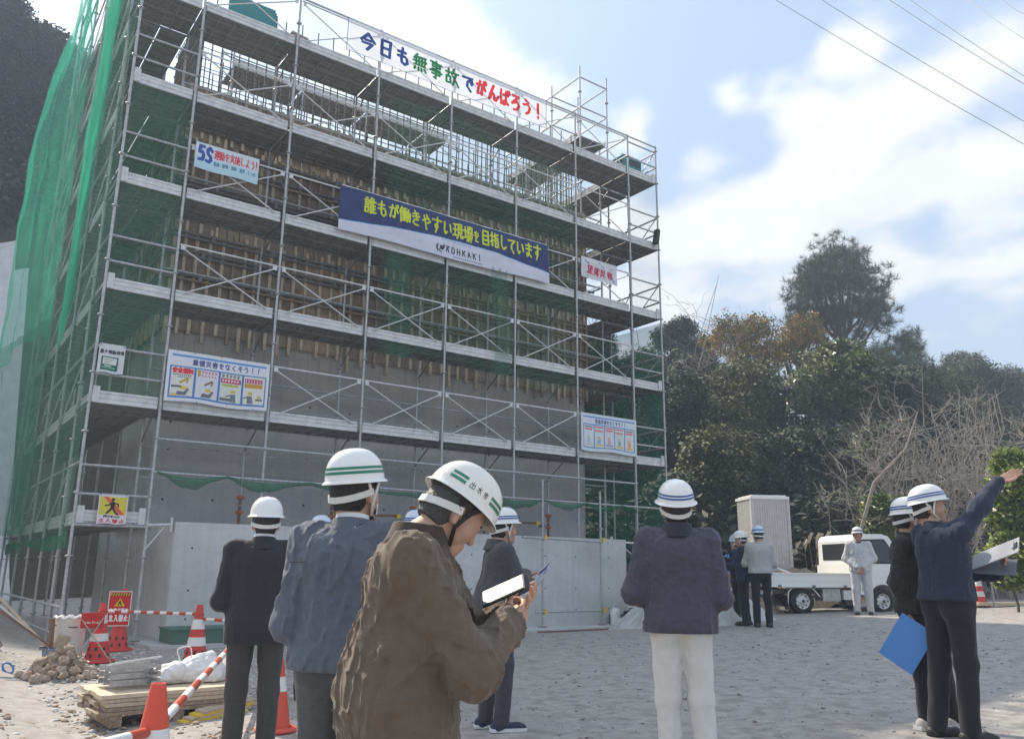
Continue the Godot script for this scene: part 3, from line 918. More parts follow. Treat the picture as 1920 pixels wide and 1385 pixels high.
func shape(im: Image, pts: Array, c: Color) -> void:   # filled polygon
	var poly := PackedVector2Array(pts)
	var lo := poly[0]
	var hi := poly[0]
	for p in poly: lo = lo.min(p); hi = hi.max(p)
	for y in range(maxi(0, int(lo.y)), mini(im.get_height(), int(hi.y) + 1)):
		for x in range(maxi(0, int(lo.x)), mini(im.get_width(), int(hi.x) + 1)):
			if Geometry2D.is_point_in_polygon(Vector2(x + 0.5, y + 0.5), poly): im.set_pixel(x, y, c)

func blank(w: int, h: int, c: Color) -> Image:
	var im := Image.create(w, h, false, Image.FORMAT_RGB8)
	im.fill(c)
	return im

func cloth_mat(called: String, im: Image, thin := 0.0) -> StandardMaterial3D:
	var m := StandardMaterial3D.new()
	m.resource_name = called
	m.albedo_texture = ImageTexture.create_from_image(im)
	m.texture_repeat = false
	m.roughness = 0.7
	if thin > 0.0:
		m.backlight_enabled = true
		m.backlight = Color(thin, thin, thin)
	return m

func banner(called: String, label: String, cat: String, x0: float, x1: float, y0: float, y1: float, z: float, mat: Material, billow: float, seed_: int, slant := 0.0) -> Node3D:
	var b := MB.new()
	var nz := FastNoiseLite.new()
	nz.seed = seed_
	nz.frequency = 1.0
	var w := x1 - x0
	var h := y1 - y0
	b.sheet(maxi(8, int(w * 10)), maxi(6, int(h * 10)), func(u: float, v: float) -> Vector3:
		var e := minf(minf(u, 1.0 - u) * 6.0, 1.0) * minf(minf(v, 1.0 - v) * 3.0, 1.0)
		var sag := -0.018 * h * sin(u * 9.0 + seed_) * (1.0 - v)
		return Vector3(x0 + w * u + slant * (1.0 - v) * u, y0 + h * v + sag, z + billow * (0.35 + e) * nz.get_noise_2d(u * w * 0.9, v * h * 1.3)))
	return solo(called, label, cat, b.done(), mat)

func lace(t: Node, pts: Array) -> void:
	for p in pts: part(t, "eyelet_cord", unit_pipe_thin, M.black, along(p, p + Vector3(0, 0.05, -0.04), 0.006))

func banners() -> void:
	var white := Color(.90, .90, .92)
	# the long banner on top
	var im := blank(1536, 240, Color(.90, .91, .94))
	var blue := Color(.13, .24, .50)
	var green := Color(.05, .42, .24)
	var red := Color(.80, .18, .20)
	write(im, "今日も", Vector2(92, 62), Vector2(96, 122), 121, 8.5, blue)
	write(im, "無事故", Vector2(455, 60), Vector2(98, 128), 121, 6.6, green)
	write(im, "で", Vector2(820, 62), Vector2(92, 122), 120, 8.0, blue)
	write(im, "がんばろう！", Vector2(935, 60), Vector2(84, 122), 97, 9.0, red)
	im.fill_rect(Rect2i(0, 0, 1536, 3), Color(.3, .35, .55)); im.fill_rect(Rect2i(0, 236, 1536, 4), Color(.3, .35, .55)); im.fill_rect(Rect2i(0, 0, 4, 240), Color(.2, .25, .45)); im.fill_rect(Rect2i(1532, 0, 4, 240), Color(.2, .25, .45))
	banner("slogan_banner", "long white banner with blue, green and red characters on the top rail", "banner", 3.85, 9.08, 9.70, 10.46, 0.075, cloth_mat("banner_top", im, 0.9), 0.05, 3)
	# the navy banner
	im = blank(1536, 272, Color(.155, .21, .40))
	var pale := Color(.80, .81, .87)
	for x in 1536:
		var edge := int(196 - 34 * sin(x / 1536.0 * PI) + 16 * cos(x / 1536.0 * 5.0))
		im.fill_rect(Rect2i(x, edge, 1, 272 - edge), pale)
		im.fill_rect(Rect2i(x, edge - 3, 1, 4), Color(.35, .62, .85))
	var lime := Color(.80, .84, .18)
	write(im, "誰もが働きやすい現場", Vector2(158, 30), Vector2(70, 96), 76.5, 5.0, lime)
	write(im, "を", Vector2(924, 46), Vector2(46, 70), 80, 4.5, lime)
	write(im, "目指しています", Vector2(985, 22), Vector2(66, 100), 70.5, 5.2, lime)
	for i in 22: im.fill_rect(Rect2i(690 + i * 10, 150 + (i % 3) * 3, 5, 16 - (i % 4) * 3), Color(.45, .66, .75))
	write(im, "KOHKAKI", Vector2(716, 196), Vector2(30, 40), 40, 3.4, Color(.22, .24, .28))
	for i in 16: im.fill_rect(Rect2i(772 + i * 14, 250 + (i % 2), 9, 9), Color(.45, .47, .52))
	shape(im, [Vector2(664, 192), Vector2(646, 206), Vector2(642, 226), Vector2(654, 246), Vector2(666, 248), Vector2(656, 228), Vector2(658, 208)], Color(.18, .30, .30))
	shape(im, [Vector2(668, 206), Vector2(690, 206), Vector2(704, 188), Vector2(706, 214), Vector2(692, 232), Vector2(672, 230)], Color(.2, .25, .28))
	shape(im, [Vector2(664, 226), Vector2(690, 248), Vector2(682, 250), Vector2(662, 236)], Color(.2, .25, .28))
	var nb := banner("company_banner", "navy blue banner with yellow characters and a white lower edge", "banner", 3.92, 9.12, 5.79, 6.72, 0.07, cloth_mat("banner_navy", im, 0.15), 0.05, 9, 0.06)
	pipe(nb, "top_pole", Vector3(3.95, 6.725, 0.06), Vector3(9.1, 6.725, 0.06), 0.012, M.white_paint)
	# 5S banner
	im = blank(512, 224, Color(.80, .84, .87))
	im.fill_rect(Rect2i(0, 118, 512, 106), Color(.70, .82, .86))
	write(im, "5S", Vector2(18, 24), Vector2(62, 128), 62, 11.0, Color(.22, .32, .62))
	write(im, "運動を実施しよう", Vector2(150, 32), Vector2(40, 74), 41.5, 3.2, Color(.80, .22, .28))
	write(im, "！", Vector2(474, 36), Vector2(36, 66), 40, 4.0, Color(.80, .22, .28))
	write(im, "整理・整頓・清掃・清潔・しつけ", Vector2(150, 132), Vector2(20, 34), 23, 1.8, Color(.25, .45, .58))
	banner("tidiness_banner", "small pale banner with a large blue 5S and red characters", "banner", 1.15, 2.29, 6.23, 6.73, 0.07, cloth_mat("banner_5s", im, 0.2), 0.03, 5)
	# torn white banner at the right end
	im = blank(384, 192, Color(.86, .86, .88))
	write(im, "墜落災害", Vector2(54, 76), Vector2(62, 66), 76, 5.0, Color(.78, .25, .35))
	for i in 12: im.fill_rect(Rect2i(36 + i * 26, 150 + (i % 3) * 4, 12, 7), Color(.7, .68, .55))
	ink(im, Vector2(40, 30), Vector2(70, 62), 5, Color(.3, .35, .6)); ink(im, Vector2(180, 20), Vector2(250, 52), 4, Color(.35, .5, .7)); ink(im, Vector2(76, 46), Vector2(150, 52), 4, Color(.75, .72, .5)); ink(im, Vector2(340, 120), Vector2(350, 170), 6, Color(.35, .5, .75))
	banner("fall_warning_banner", "crumpled white banner with four red characters at the right end", "banner", 10.15, 11.32, 6.20, 6.72, 0.07, cloth_mat("banner_fall", im, 0.5), 0.10, 17, 0.0)
	# large safety poster
	im = blank(640, 324, Color(.86, .87, .90))
	var rim := Color(.30, .50, .74)
	im.fill_rect(Rect2i(24, 22, 596, 14), Color(.38, .58, .80))
	write(im, "重機災害をなくそう!!", Vector2(150, 44), Vector2(34, 38), 40, 2.6, Color(.32, .33, .55))
	im.fill_rect(Rect2i(18, 96, 604, 206), rim)
	for i in 4: im.fill_rect(Rect2i(28 + i * 150, 104, 136, 186), [Color(.86, .85, .83), Color(.84, .84, .87), Color(.83, .85, .82), Color(.87, .86, .83)][i])
	write(im, "安全運転", Vector2(36, 110), Vector2(28, 32), 31, 3.6, Color(.86, .22, .26))
	for i in 9: im.fill_rect(Rect2i(38 + i * 13, 150 + (i % 2), 8, 7), Color(.2, .2, .22)); im.fill_rect(Rect2i(70 + i * 9, 164, 6, 6), Color(.25, .25, .27))
	im.fill_rect(Rect2i(186, 108, 18, 44), Color(.72, .62, .2))
	for i in 5: ink(im, Vector2(212 + i * 20, 112), Vector2(222 + i * 20, 126), 2.5, Color(.8, .35, .42)); ink(im, Vector2(212 + i * 20, 138), Vector2(224 + i * 19, 148), 2.8, Color(.75, .3, .5)); ink(im, Vector2(224 + i * 20, 112), Vector2(214 + i * 20, 126), 2.0, Color(.8, .35, .42))
	for i in 5: im.fill_rect(Rect2i(336 + i * 24, 110, 18, 4), Color(.2, .2, .22)); im.fill_rect(Rect2i(336 + i * 24, 120, 18, 4), Color(.2, .2, .22)); im.fill_rect(Rect2i(343 + i * 24, 108, 4, 22), Color(.2, .2, .22))
	im.fill_rect(Rect2i(330, 134, 130, 32), Color(.76, .30, .38)); im.fill_rect(Rect2i(340, 172, 104, 14), Color(.72, .68, .25)); im.fill_rect(Rect2i(484, 118, 116, 30), Color(.74, .33, .45)); im.fill_rect(Rect2i(484, 152, 116, 28), Color(.78, .60, .20))
	for i in 6: im.fill_rect(Rect2i(338 + i * 19, 142, 12, 14), Color(.88, .8, .82)); im.fill_rect(Rect2i(490 + i * 18, 124, 5, 20), Color(.88, .8, .84))
	# little pictures: diggers and workers with yellow helmets
	for o in [Vector2(0, 0), Vector2(150, 0)]:
		shape(im, [Vector2(78, 200) + o, Vector2(126, 168) + o, Vector2(136, 176) + o, Vector2(130, 206) + o, Vector2(120, 206) + o, Vector2(122, 186) + o, Vector2(86, 212) + o], Color(.72, .62, .2) if o.x < 1.0 else Color(.55, .42, .38))
		shape(im, [Vector2(84, 246) + o, Vector2(96, 226) + o, Vector2(120, 226) + o, Vector2(128, 246) + o], Color(.85, .75, .2))
		shape(im, [Vector2(62, 284) + o, Vector2(76, 258) + o, Vector2(112, 262) + o, Vector2(132, 236) + o, Vector2(142, 244) + o, Vector2(122, 284) + o], Color(.42, .43, .48))
	im.fill_rect(Rect2i(34, 222, 60, 14), Color(.4, .4, .36)); im.fill_rect(Rect2i(30, 272, 40, 16), Color(.85, .72, .5))
	for o in [Vector2(0, 0), Vector2(108, 0)]:
		shape(im, [Vector2(396, 226) + o, Vector2(404, 208) + o, Vector2(426, 208) + o, Vector2(434, 226) + o], Color(.78, .74, .3))
		shape(im, [Vector2(398, 286) + o, Vector2(396, 236) + o, Vector2(428, 232) + o, Vector2(436, 286) + o], Color(.46, .48, .5))
		shape(im, [Vector2(400, 246) + o, Vector2(366, 258) + o, Vector2(368, 248) + o, Vector2(400, 236) + o], Color(.5, .5, .5))
	im.fill_rect(Rect2i(332, 262, 70, 20), Color(.42, .42, .44)); im.fill_rect(Rect2i(560, 252, 44, 12), Color(.4, .42, .4)); im.fill_rect(Rect2i(570, 232, 26, 18), Color(.72, .72, .5))
	var ps := banner("machinery_poster", "wide white safety poster with blue frame and four pictures", "poster", 1.075, 2.80, 2.04, 2.895, 0.075, cloth_mat("poster_machines", im, 0.1), 0.012, 21)
	lace(ps, [Vector3(1.5, 2.87, .08), Vector3(1.95, 2.87, .08), Vector3(2.4, 2.87, .08), Vector3(1.6, 2.06, .08), Vector3(2.1, 2.06, .08), Vector3(2.55, 2.06, .08)])
	# the second poster at the right end
	im = blank(448, 216, Color(.82, .86, .90))
	im.fill_rect(Rect2i(16, 16, 416, 8), Color(.42, .52, .80))
	write(im, "墜落災害をなくそう!!", Vector2(110, 30), Vector2(20, 24), 23, 1.7, Color(.36, .36, .52))
	im.fill_rect(Rect2i(16, 60, 416, 138), Color(.36, .56, .74))
	for i in 5:
		var x := 22 + i * 82
		im.fill_rect(Rect2i(x, 66, 74, 126), [Color(.84, .86, .88), Color(.82, .85, .88), Color(.85, .84, .88), Color(.82, .85, .86), Color(.85, .84, .86)][i])
		im.fill_rect(Rect2i(x + 4, 72, 64, 7), Color(.45, .45, .5) if i in [0, 4] else Color(.82, .32, .36))
		for k in 6: im.fill_rect(Rect2i(x + 6 + k * 10, 84 + i % 2 * 6, 7, 12), Color(.84, .28, .34))
		shape(im, [Vector2(x + 20, 142), Vector2(x + 24, 128), Vector2(x + 42, 128), Vector2(x + 46, 142)], [Color(.75, .8, .72), Color(.85, .72, .3), Color(.85, .70, .4), Color(.7, .75, .7), Color(.9, .7, .42)][i])
		im.fill_rect(Rect2i(x + 22, 144, 26, 28), [Color(.74, .76, .78), Color(.6, .68, .8), Color(.72, .66, .72), Color(.62, .68, .7), Color(.85, .66, .4)][i])
		im.fill_rect(Rect2i(x + 8, 174, 56, 10), [Color(.78, .8, .8), Color(.85, .78, .4), Color(.6, .6, .62), Color(.85, .78, .3), Color(.82, .68, .45)][i])
	var p2 := banner("fall_prevention_poster", "smaller white safety poster with five narrow pictures", "poster", 10.09, 11.83, 2.05, 2.91, 0.075, cloth_mat("poster_falls", im, 0.1), 0.012, 25)
	lace(p2, [Vector3(10.5, 2.88, .08), Vector3(11.0, 2.88, .08), Vector3(11.5, 2.88, .08)])
	# load sign at the left end
	im = blank(160, 192, Color(.80, .81, .82))
	write(im, "最大積載荷重", Vector2(8, 40), Vector2(22, 24), 25, 1.9, Color(.22, .23, .26))
	im.fill_rect(Rect2i(20, 84, 104, 92), Color(.10, .40, .33)); im.fill_rect(Rect2i(30, 92, 84, 44), Color(.82, .84, .82))
	for i in 3: im.fill_rect(Rect2i(38, 100 + i * 11, 60 - i * 12, 3), Color(.5, .52, .5))
	im.fill_rect(Rect2i(40, 142, 44, 8), Color(.75, .8, .78)); im.fill_rect(Rect2i(28, 156, 80, 4), Color(.75, .8, .78))
	var ls := banner("load_sign", "small white and green load sign tied to the left corner post", "sign", 0.035, 0.42, 2.36, 2.83, 0.06, cloth_mat("sign_load", im), 0.006, 2)
	lace(ls, [Vector3(.06, 2.8, .07), Vector3(.4, 2.8, .07)])
	# no-entry sign with the walking figure
	im = blank(208, 216, Color(.84, .83, .85))
	im.fill_rect(Rect2i(8, 14, 192, 134), Color(.83, .78, .28))
	shape(im, [Vector2(30, 14), Vector2(66, 14), Vector2(196, 148), Vector2(160, 148)], Color(.85, .36, .26))
	var dark := Color(.14, .12, .13)
	ink(im, Vector2(100, 34), Vector2(102, 34), 11, dark)
	ink(im, Vector2(101, 62), Vector2(101, 92), 15, dark)
	ink(im, Vector2(96, 60), Vector2(72, 78), 5.5, dark); ink(im, Vector2(72, 78), Vector2(50, 80), 5, dark); ink(im, Vector2(108, 58), Vector2(138, 66), 5.5, dark); ink(im, Vector2(138, 66), Vector2(142, 84), 5.5, dark)
	ink(im, Vector2(97, 100), Vector2(66, 138), 8, dark); ink(im, Vector2(106, 100), Vector2(124, 128), 8, dark); ink(im, Vector2(124, 128), Vector2(142, 142), 7, dark)
	write(im, "関係者以外", Vector2(44, 154), Vector2(20, 14), 24, 1.5, Color(.2, .2, .24))
	write(im, "立入禁止", Vector2(14, 178), Vector2(36, 28), 48, 2.6, Color(.80, .24, .30))
	var ns := banner("no_entry_sign", "yellow and white no-entry sign with black walking figure on the left end rail", "sign", 0.305, 0.725, 0.015, 0.455, 0.055, cloth_mat("sign_entry", im), 0.008, 8)
	lace(ns, [Vector3(.33, .43, .06), Vector3(.7, .43, .06)])

# ---------------------------------------------------------------- nets
func net_sheet(called: String, label: String, mat: Material, nx: int, ny: int, f: Callable, group := "") -> void:
	var b := MB.new()
	b.sheet(nx, ny, f)
	solo(called, label, "safety net", b.done(), mat, group)

func nets() -> void:
	var n := FastNoiseLite.new()
	n.seed = 4
	n.frequency = 1.0
	n.fractal_octaves = 3
	# left side: a thin net over the whole face, gathered denser strips over it
	net_sheet("side_net", "thin green net stretched over the left side of the scaffold", M.net_side, 40, 40, func(u: float, v: float) -> Vector3:
		return Vector3(-0.05 + 0.07 * n.get_noise_2d(u * 9.0, v * 3.0), -0.28 + 11.9 * v + 0.1 * sin(u * 7.0) * (1.0 - v), -9.4 * u))
	net_sheet("gathered_net", "bright green gathered net hanging in folds beside the front left corner", M.net_green, 36, 40, func(u: float, v: float) -> Vector3:
		var w := 0.35 + 0.65 * v
		var z := -3.85 + 0.35 * v + w * 2.1 * (1.0 - u) + 0.25 * n.get_noise_2d(v * 3.0, 5.0)
		return Vector3(-0.10 + 0.05 * sin(u * 26.0 + v * 3.0) + 0.06 * n.get_noise_2d(u * 6.0, v * 3.0), 3.5 + 9.0 * v + 0.9 * (1.0 - u) * (1.0 - v), z))
	net_sheet("outer_net", "wide green net billowing out at the far left edge of the scaffold", M.net_green, 40, 40, func(u: float, v: float) -> Vector3:
		var out := -0.10 - 0.62 * smoothstep(0.0, 1.0, u) * (1.0 - smoothstep(0.55, 1.0, v) * 0.95)
		return Vector3(out + 0.06 * sin(u * 20.0 + v * 2.0) + 0.10 * n.get_noise_2d(u * 5.0, v * 4.0), 4.2 + 10.5 * v + 0.3 * sin(u * 5.0) * (1.0 - v), -6.1 - 3.4 * u))
	net_sheet("lower_outer_net", "dull green net hanging low on the far left of the scaffold", M.net_mid, 24, 24, func(u: float, v: float) -> Vector3:
		return Vector3(-0.08 - 0.62 * u + 0.08 * n.get_noise_2d(u * 5.0, v * 4.0), 0.0 + 4.6 * v, -5.4 - 4.1 * u))
	net_sheet("skirt_net", "dark green net edge bunched under the lowest left deck", M.net_dark, 40, 6, func(u: float, v: float) -> Vector3:
		return Vector3(-0.06 + 0.05 * sin(u * 40.0), -0.32 + 0.16 * v - 0.08 * sin(u * 8.0) * (1.0 - v), -0.05 - 8.5 * u))
	# front: thin nets over some bays, a loose fold, and the swag along the lowest rail
	net_sheet("front_net", "thin green net over the end bay at the front left corner", M.net_front, 10, 40, func(u: float, v: float) -> Vector3:
		return Vector3(0.02 + 1.0 * u, 1.9 + 5.7 * v, -0.07 + 0.015 * n.get_noise_2d(u * 4.0, v * 9.0)))
	net_sheet("front_net", "thin green net over the middle bays behind the navy banner", M.net_thin, 30, 30, func(u: float, v: float) -> Vector3:
		return Vector3(5.0 + 5.2 * u, 3.5 + 5.6 * v + 0.15 * sin(u * 6.0), -0.09 + 0.02 * n.get_noise_2d(u * 9.0, v * 9.0)))
	net_sheet("hanging_net", "narrow green net fold hanging below the navy banner", M.net_front, 10, 24, func(u: float, v: float) -> Vector3:
		return Vector3(7.62 + 0.42 * u + 0.08 * sin(v * 5.0), 3.45 + 2.4 * v, 0.055 + 0.03 * sin(u * 14.0)))
	net_sheet("hanging_net", "narrow green net fold hanging between the third and fourth decks", M.net_front, 10, 24, func(u: float, v: float) -> Vector3:
		return Vector3(5.15 + 0.5 * u + 0.06 * sin(v * 5.0), 3.5 + 2.2 * v, -0.10 + 0.03 * sin(u * 14.0)))
	net_sheet("right_net", "green net on the right end of the scaffold below the third deck", M.net_mid, 24, 24, func(u: float, v: float) -> Vector3:
		return Vector3(12.93 + 0.05 * n.get_noise_2d(u * 5.0, v * 5.0), -0.9 + 6.5 * v, -0.05 - 5.4 * u))
	net_sheet("upper_right_net", "nearly clear net on the upper right end of the scaffold", M.net_thin, 12, 16, func(u: float, v: float) -> Vector3:
		return Vector3(12.93, 5.7 + 4.6 * v, -0.05 - 1.1 * u))
	var b := MB.new()
	b.sheet(160, 8, func(u: float, v: float) -> Vector3:
		var x := 1.1 + 10.7 * u
		var sw := absf(sin(u * 19.0 + 1.7 * sin(u * 7.0)))
		var drop := 0.05 + 0.17 * sw * sw * (0.6 + 0.8 * n.get_noise_2d(u * 9.0, 3.0)) + 0.03 * n.get_noise_2d(u * 60.0, 1.0)
		var roll := 0.035 * sin(v * PI) + 0.02 * sin(u * 150.0 + 3.0 * sin(u * 31.0)) * (1.0 - v * 0.5)
		return Vector3(x, 0.875 - drop * (1.0 - v) - 0.07 * sw, 0.055 + roll))
	solo("swagged_net", "dark green net swagged along the lowest front rail", "safety net", b.done(), M.net_dark)

# ---------------------------------------------------------------- trees
var leaf_mesh := {}

func leaf_clump(n: int, size: float, long: float, seed_: int, needles := false) -> ArrayMesh:
	var r := RandomNumberGenerator.new()
	r.seed = seed_
	var b := MB.new()
	for i in n:
		var d := Vector3(r.randf_range(-1, 1), r.randf_range(-1, 1), r.randf_range(-1, 1)).normalized()
		if needles:
			d = (d + Vector3(0, 0.7, 0)).normalized()
			var s := d.cross(Vector3(r.randf(), r.randf(), r.randf())).normalized() * size
			b.tri(d * 0.04 - s, d * 0.04 + s, d * long)
			continue
		var c := d * sqrt(r.randf()) * 0.5
		var a := Vector3(r.randf_range(-1, 1), r.randf_range(-.5, .5), r.randf_range(-1, 1)).normalized()
		var up := (Vector3(r.randf_range(-.7, .7), 1, r.randf_range(-.7, .7)) + d * 0.5).normalized()
		var w := a.cross(up).normalized()
		var l := size * r.randf_range(0.7, 1.25)
		var tip := c + a * l * long
		var m := c + a * l * long * 0.45 + up * l * 0.06
		var base := b.v.size()
		for p in [c, m + w * l * 0.36, tip, m - w * l * 0.36]: b.vert(p, up)
		b.face(base, base + 1, base + 2); b.face(base, base + 2, base + 3)
	return b.done()

func leaf_mat(called: String, rough: float, back: Color) -> void:
	var m := StandardMaterial3D.new()
	m.resource_name = called
	m.vertex_color_use_as_albedo = true
	m.roughness = rough
	m.backlight_enabled = true
	m.backlight = back
	M[called] = m

const KINDS := {
	"dark": {"a": Color(0.037, 0.051, 0.029), "b": Color(0.102, 0.116, 0.061), "n": 210, "clump": 0.62, "leaf": "leaf_dull", "mesh": "fine", "lobes": 9, "fill": 0.55},
	"olive": {"a": Color(0.079, 0.088, 0.038), "b": Color(0.219, 0.210, 0.096), "n": 230, "clump": 0.66, "leaf": "leaf_dull", "mesh": "fine", "lobes": 10, "fill": 0.6},
	"glossy": {"a": Color(0.068, 0.088, 0.034), "b": Color(0.255, 0.255, 0.128), "n": 230, "clump": 0.60, "leaf": "leaf_gloss", "mesh": "broad", "lobes": 9, "fill": 0.6},
	"lime": {"a": Color(0.101, 0.142, 0.020), "b": Color(0.324, 0.365, 0.068), "n": 300, "clump": 0.34, "leaf": "leaf_gloss", "mesh": "broad", "lobes": 6, "fill": 0.6},
	"gold": {"a": Color(0.200, 0.138, 0.025), "b": Color(0.650, 0.325, 0.044), "n": 95, "clump": 0.46, "leaf": "leaf_dull", "mesh": "sparse", "lobes": 9, "fill": 0.9},
	"young": {"a": Color(0.068, 0.099, 0.043), "b": Color(0.178, 0.212, 0.093), "n": 150, "clump": 0.62, "leaf": "leaf_dull", "mesh": "needle", "lobes": 11, "fill": 0.8},
	"pine": {"a": Color(0.030, 0.042, 0.027), "b": Color(0.112, 0.123, 0.068), "n": 120, "clump": 0.62, "leaf": "leaf_dull", "mesh": "needle", "lobes": 24, "fill": 0.9},
	"hill": {"a": Color(0.041, 0.035, 0.032), "b": Color(0.084, 0.074, 0.057), "n": 150, "clump": 0.95, "leaf": "leaf_dull", "mesh": "fine", "lobes": 7, "fill": 0.6},  # backlight and haze are put into this dark brownish leaf colour
	"hillgold": {"a": Color(0.084, 0.077, 0.028), "b": Color(0.308, 0.238, 0.098), "n": 150, "clump": 0.80, "leaf": "leaf_dull", "mesh": "fine", "lobes": 7, "fill": 0.6}}

func branch(b: MB, a: Vector3, c: Vector3, r0: float, r1: float, r: RandomNumberGenerator, wob := 0.06) -> void:
	var pts := [a]
	var l := (c - a).length()
	for i in range(1, 4): pts.append(a.lerp(c, i / 4.0) + Vector3(r.randf_range(-1, 1), r.randf_range(-.4, .4), r.randf_range(-1, 1)) * l * wob)
	pts.append(c)
	b.tube(pts, [r0, lerpf(r0, r1, .25), lerpf(r0, r1, .5), lerpf(r0, r1, .75), r1], 6, false)

func tree(kind: String, x: float, z: float, top: float, bottom: float, wide: float, label: String, seed_: int) -> void:
	var k: Dictionary = KINDS[kind]
	var r := RandomNumberGenerator.new()
	r.seed = seed_ * 31 + 5
	var gy := minf(terrain_y(x, z), bottom)
	var t := thing("pine_tree" if kind in ["pine", "young"] else ("shrub" if top - gy < 4.0 else "tree"), label, "shrub" if top - gy < 4.0 else "tree", Vector3(x, gy, z), {"dark": "evergreens on the right hill", "olive": "evergreens on the right hill", "hill": "trees on the left hill"}.get(kind, ""))
	var h := top - gy
	var low := bottom - gy
	var R := wide * 0.5
	var mid := (h + low) * 0.5
	var half := (h - low) * 0.5
	var lobes := []
	var n: int = k.lobes
	for i in n:
		var c: Vector3
		var rad: float
		if kind == "pine":
			var f := (i + 0.5) / n
			var a := i * 2.4 + r.randf_range(-.3, .3)
			var reach := R * (0.62 + 0.3 * sin(f * PI)) * (1.0 - 0.55 * f * f) * r.randf_range(.6, 1.05)
			c = Vector3(cos(a) * reach, low + 0.3 + (h - low - 0.8) * f + r.randf_range(-.2, .3), sin(a) * reach)
			rad = r.randf_range(0.75, 1.15)
		else:
			var u := r.randf_range(-0.85, 0.9)
			var a := i * 2.4 + r.randf_range(-.5, .5)
			var m := sqrt(maxf(0.05, 1.0 - u * u)) * r.randf_range(0.35, 0.8)
			c = Vector3(cos(a) * R * m, mid + half * u * 0.72, sin(a) * R * m)
			rad = minf(R, half) * r.randf_range(0.38, 0.60)
		lobes.append([c, rad])
	if kind != "pine":
		lobes.append([Vector3(0, mid, 0), minf(R, half) * 0.7])
		lobes.append([Vector3(R * .15, h - minf(R, half) * 0.42, -R * .1), minf(R, half) * 0.42])
	# trunk and limbs
	var b := MB.new()
	var tr: float = clampf(h * 0.022, 0.03, 0.24)
	if kind == "gold":
		for i in 5:
			var a := i * 1.3 + 0.4
			branch(b, Vector3(cos(a) * .2, 0, sin(a) * .2), Vector3(cos(a) * R * .7, h * r.randf_range(.8, 1.0), sin(a) * R * .7), 0.09, 0.02, r, 0.05)
	else:
		branch(b, Vector3(0, -0.3, 0), Vector3(r.randf_range(-.2, .2) * R, h * 0.9, r.randf_range(-.2, .2) * R), tr, tr * 0.3, r, 0.03)
	part(t, "trunk", b.done(), M.bark)
	var lb := MB.new()
	for l in lobes:
		var c: Vector3 = l[0]
		branch(lb, Vector3(0, maxf(0.2, c.y * 0.72), 0), c, tr * 0.45, tr * 0.12, r)
		for q in 3:
			var d := Vector3(r.randf_range(-1, 1), r.randf_range(-.3, 1), r.randf_range(-1, 1)).normalized() * (l[1] as float) * 0.95
			branch(lb, c, c + d, tr * 0.12, 0.008, r, 0.1)
	part(t, "limbs", lb.done(), M.bark)
	# crown of leaf clumps, denser towards each lobe's shell
	var per: int = int(k.n * (1.0 if lobes.size() < 16 else 0.62))
	var mm := MultiMesh.new()
	mm.transform_format = MultiMesh.TRANSFORM_3D
	mm.use_colors = true
	mm.mesh = leaf_mesh[k.mesh]
	mm.instance_count = per * lobes.size()
	var at := 0
	var s0: float = k.clump
	for l in lobes:
		var tone := r.randf()
		for i in per:
			var d := Vector3(r.randf_range(-1, 1), r.randf_range(-1, 1), r.randf_range(-1, 1)).normalized()
			var c: Vector3 = l[0] + d * (l[1] as float) * pow(r.randf(), 0.42) * r.randf_range(.8, 1.18) * Vector3(1.1, 0.9, 1.1)
			var s := s0 * r.randf_range(.6, 1.25)
			var bb := Basis.from_euler(Vector3(r.randf_range(-.7, .7), r.randf() * TAU, r.randf_range(-.7, .7))) * Basis.from_scale(Vector3.ONE * s)
			mm.set_instance_transform(at, Transform3D(bb, c))
			var q := clampf(pow(r.randf(), 1.6) * 0.75 + tone * 0.35 - 0.05, 0.0, 1.0)
			var col: Color = (k.a as Color).lerp(k.b, q)
			if kind == "gold" and r.randf() < 0.35: col = Color(.16, .17, .04)
			mm.set_instance_color(at, col)
			at += 1
	var o := MultiMeshInstance3D.new()
	o.name = "crown"
	o.multimesh = mm
	o.material_override = M[k.leaf]
	t.add_child(o)

func brush(x: float, z: float, top: float, bottom: float, label: String, seed_: int, thin := 1.0) -> void:
	var r := RandomNumberGenerator.new()
	r.seed = seed_
	var gy := minf(terrain_y(x, z), bottom)
	var t := thing("bare_shrub", label, "shrub", Vector3(x, gy, z), "leafless shrubs at the edge of the yard")
	var b := MB.new()
	var h := top - gy
	for i in 11:
		var a := r.randf() * TAU
		var root := Vector3(cos(a) * .3, 0, sin(a) * .3)
		var end := Vector3(cos(a) * h * r.randf_range(.1, .5), h * r.randf_range(.55, 1.0), sin(a) * h * r.randf_range(.1, .5))
		branch(b, root, end, 0.028 * thin, 0.008 * thin, r, 0.08)
		for q in 6:
			var f := r.randf_range(.35, .95)
			var p := root.lerp(end, f)
			var e := p + Vector3(r.randf_range(-1, 1), r.randf_range(-.1, 1.0), r.randf_range(-1, 1)).normalized() * h * r.randf_range(.12, .28)
			branch(b, p, e, 0.012 * thin, 0.005 * thin, r, 0.12)
			for w in 3:
				var p2 := p.lerp(e, r.randf_range(.3, .9))
				branch(b, p2, p2 + Vector3(r.randf_range(-1, 1), r.randf_range(-.2, 1), r.randf_range(-1, 1)).normalized() * h * r.randf_range(.05, .13), 0.007 * thin, 0.003 * thin, r, 0.1)
	part(t, "branches", b.done(), M.pale_bark)

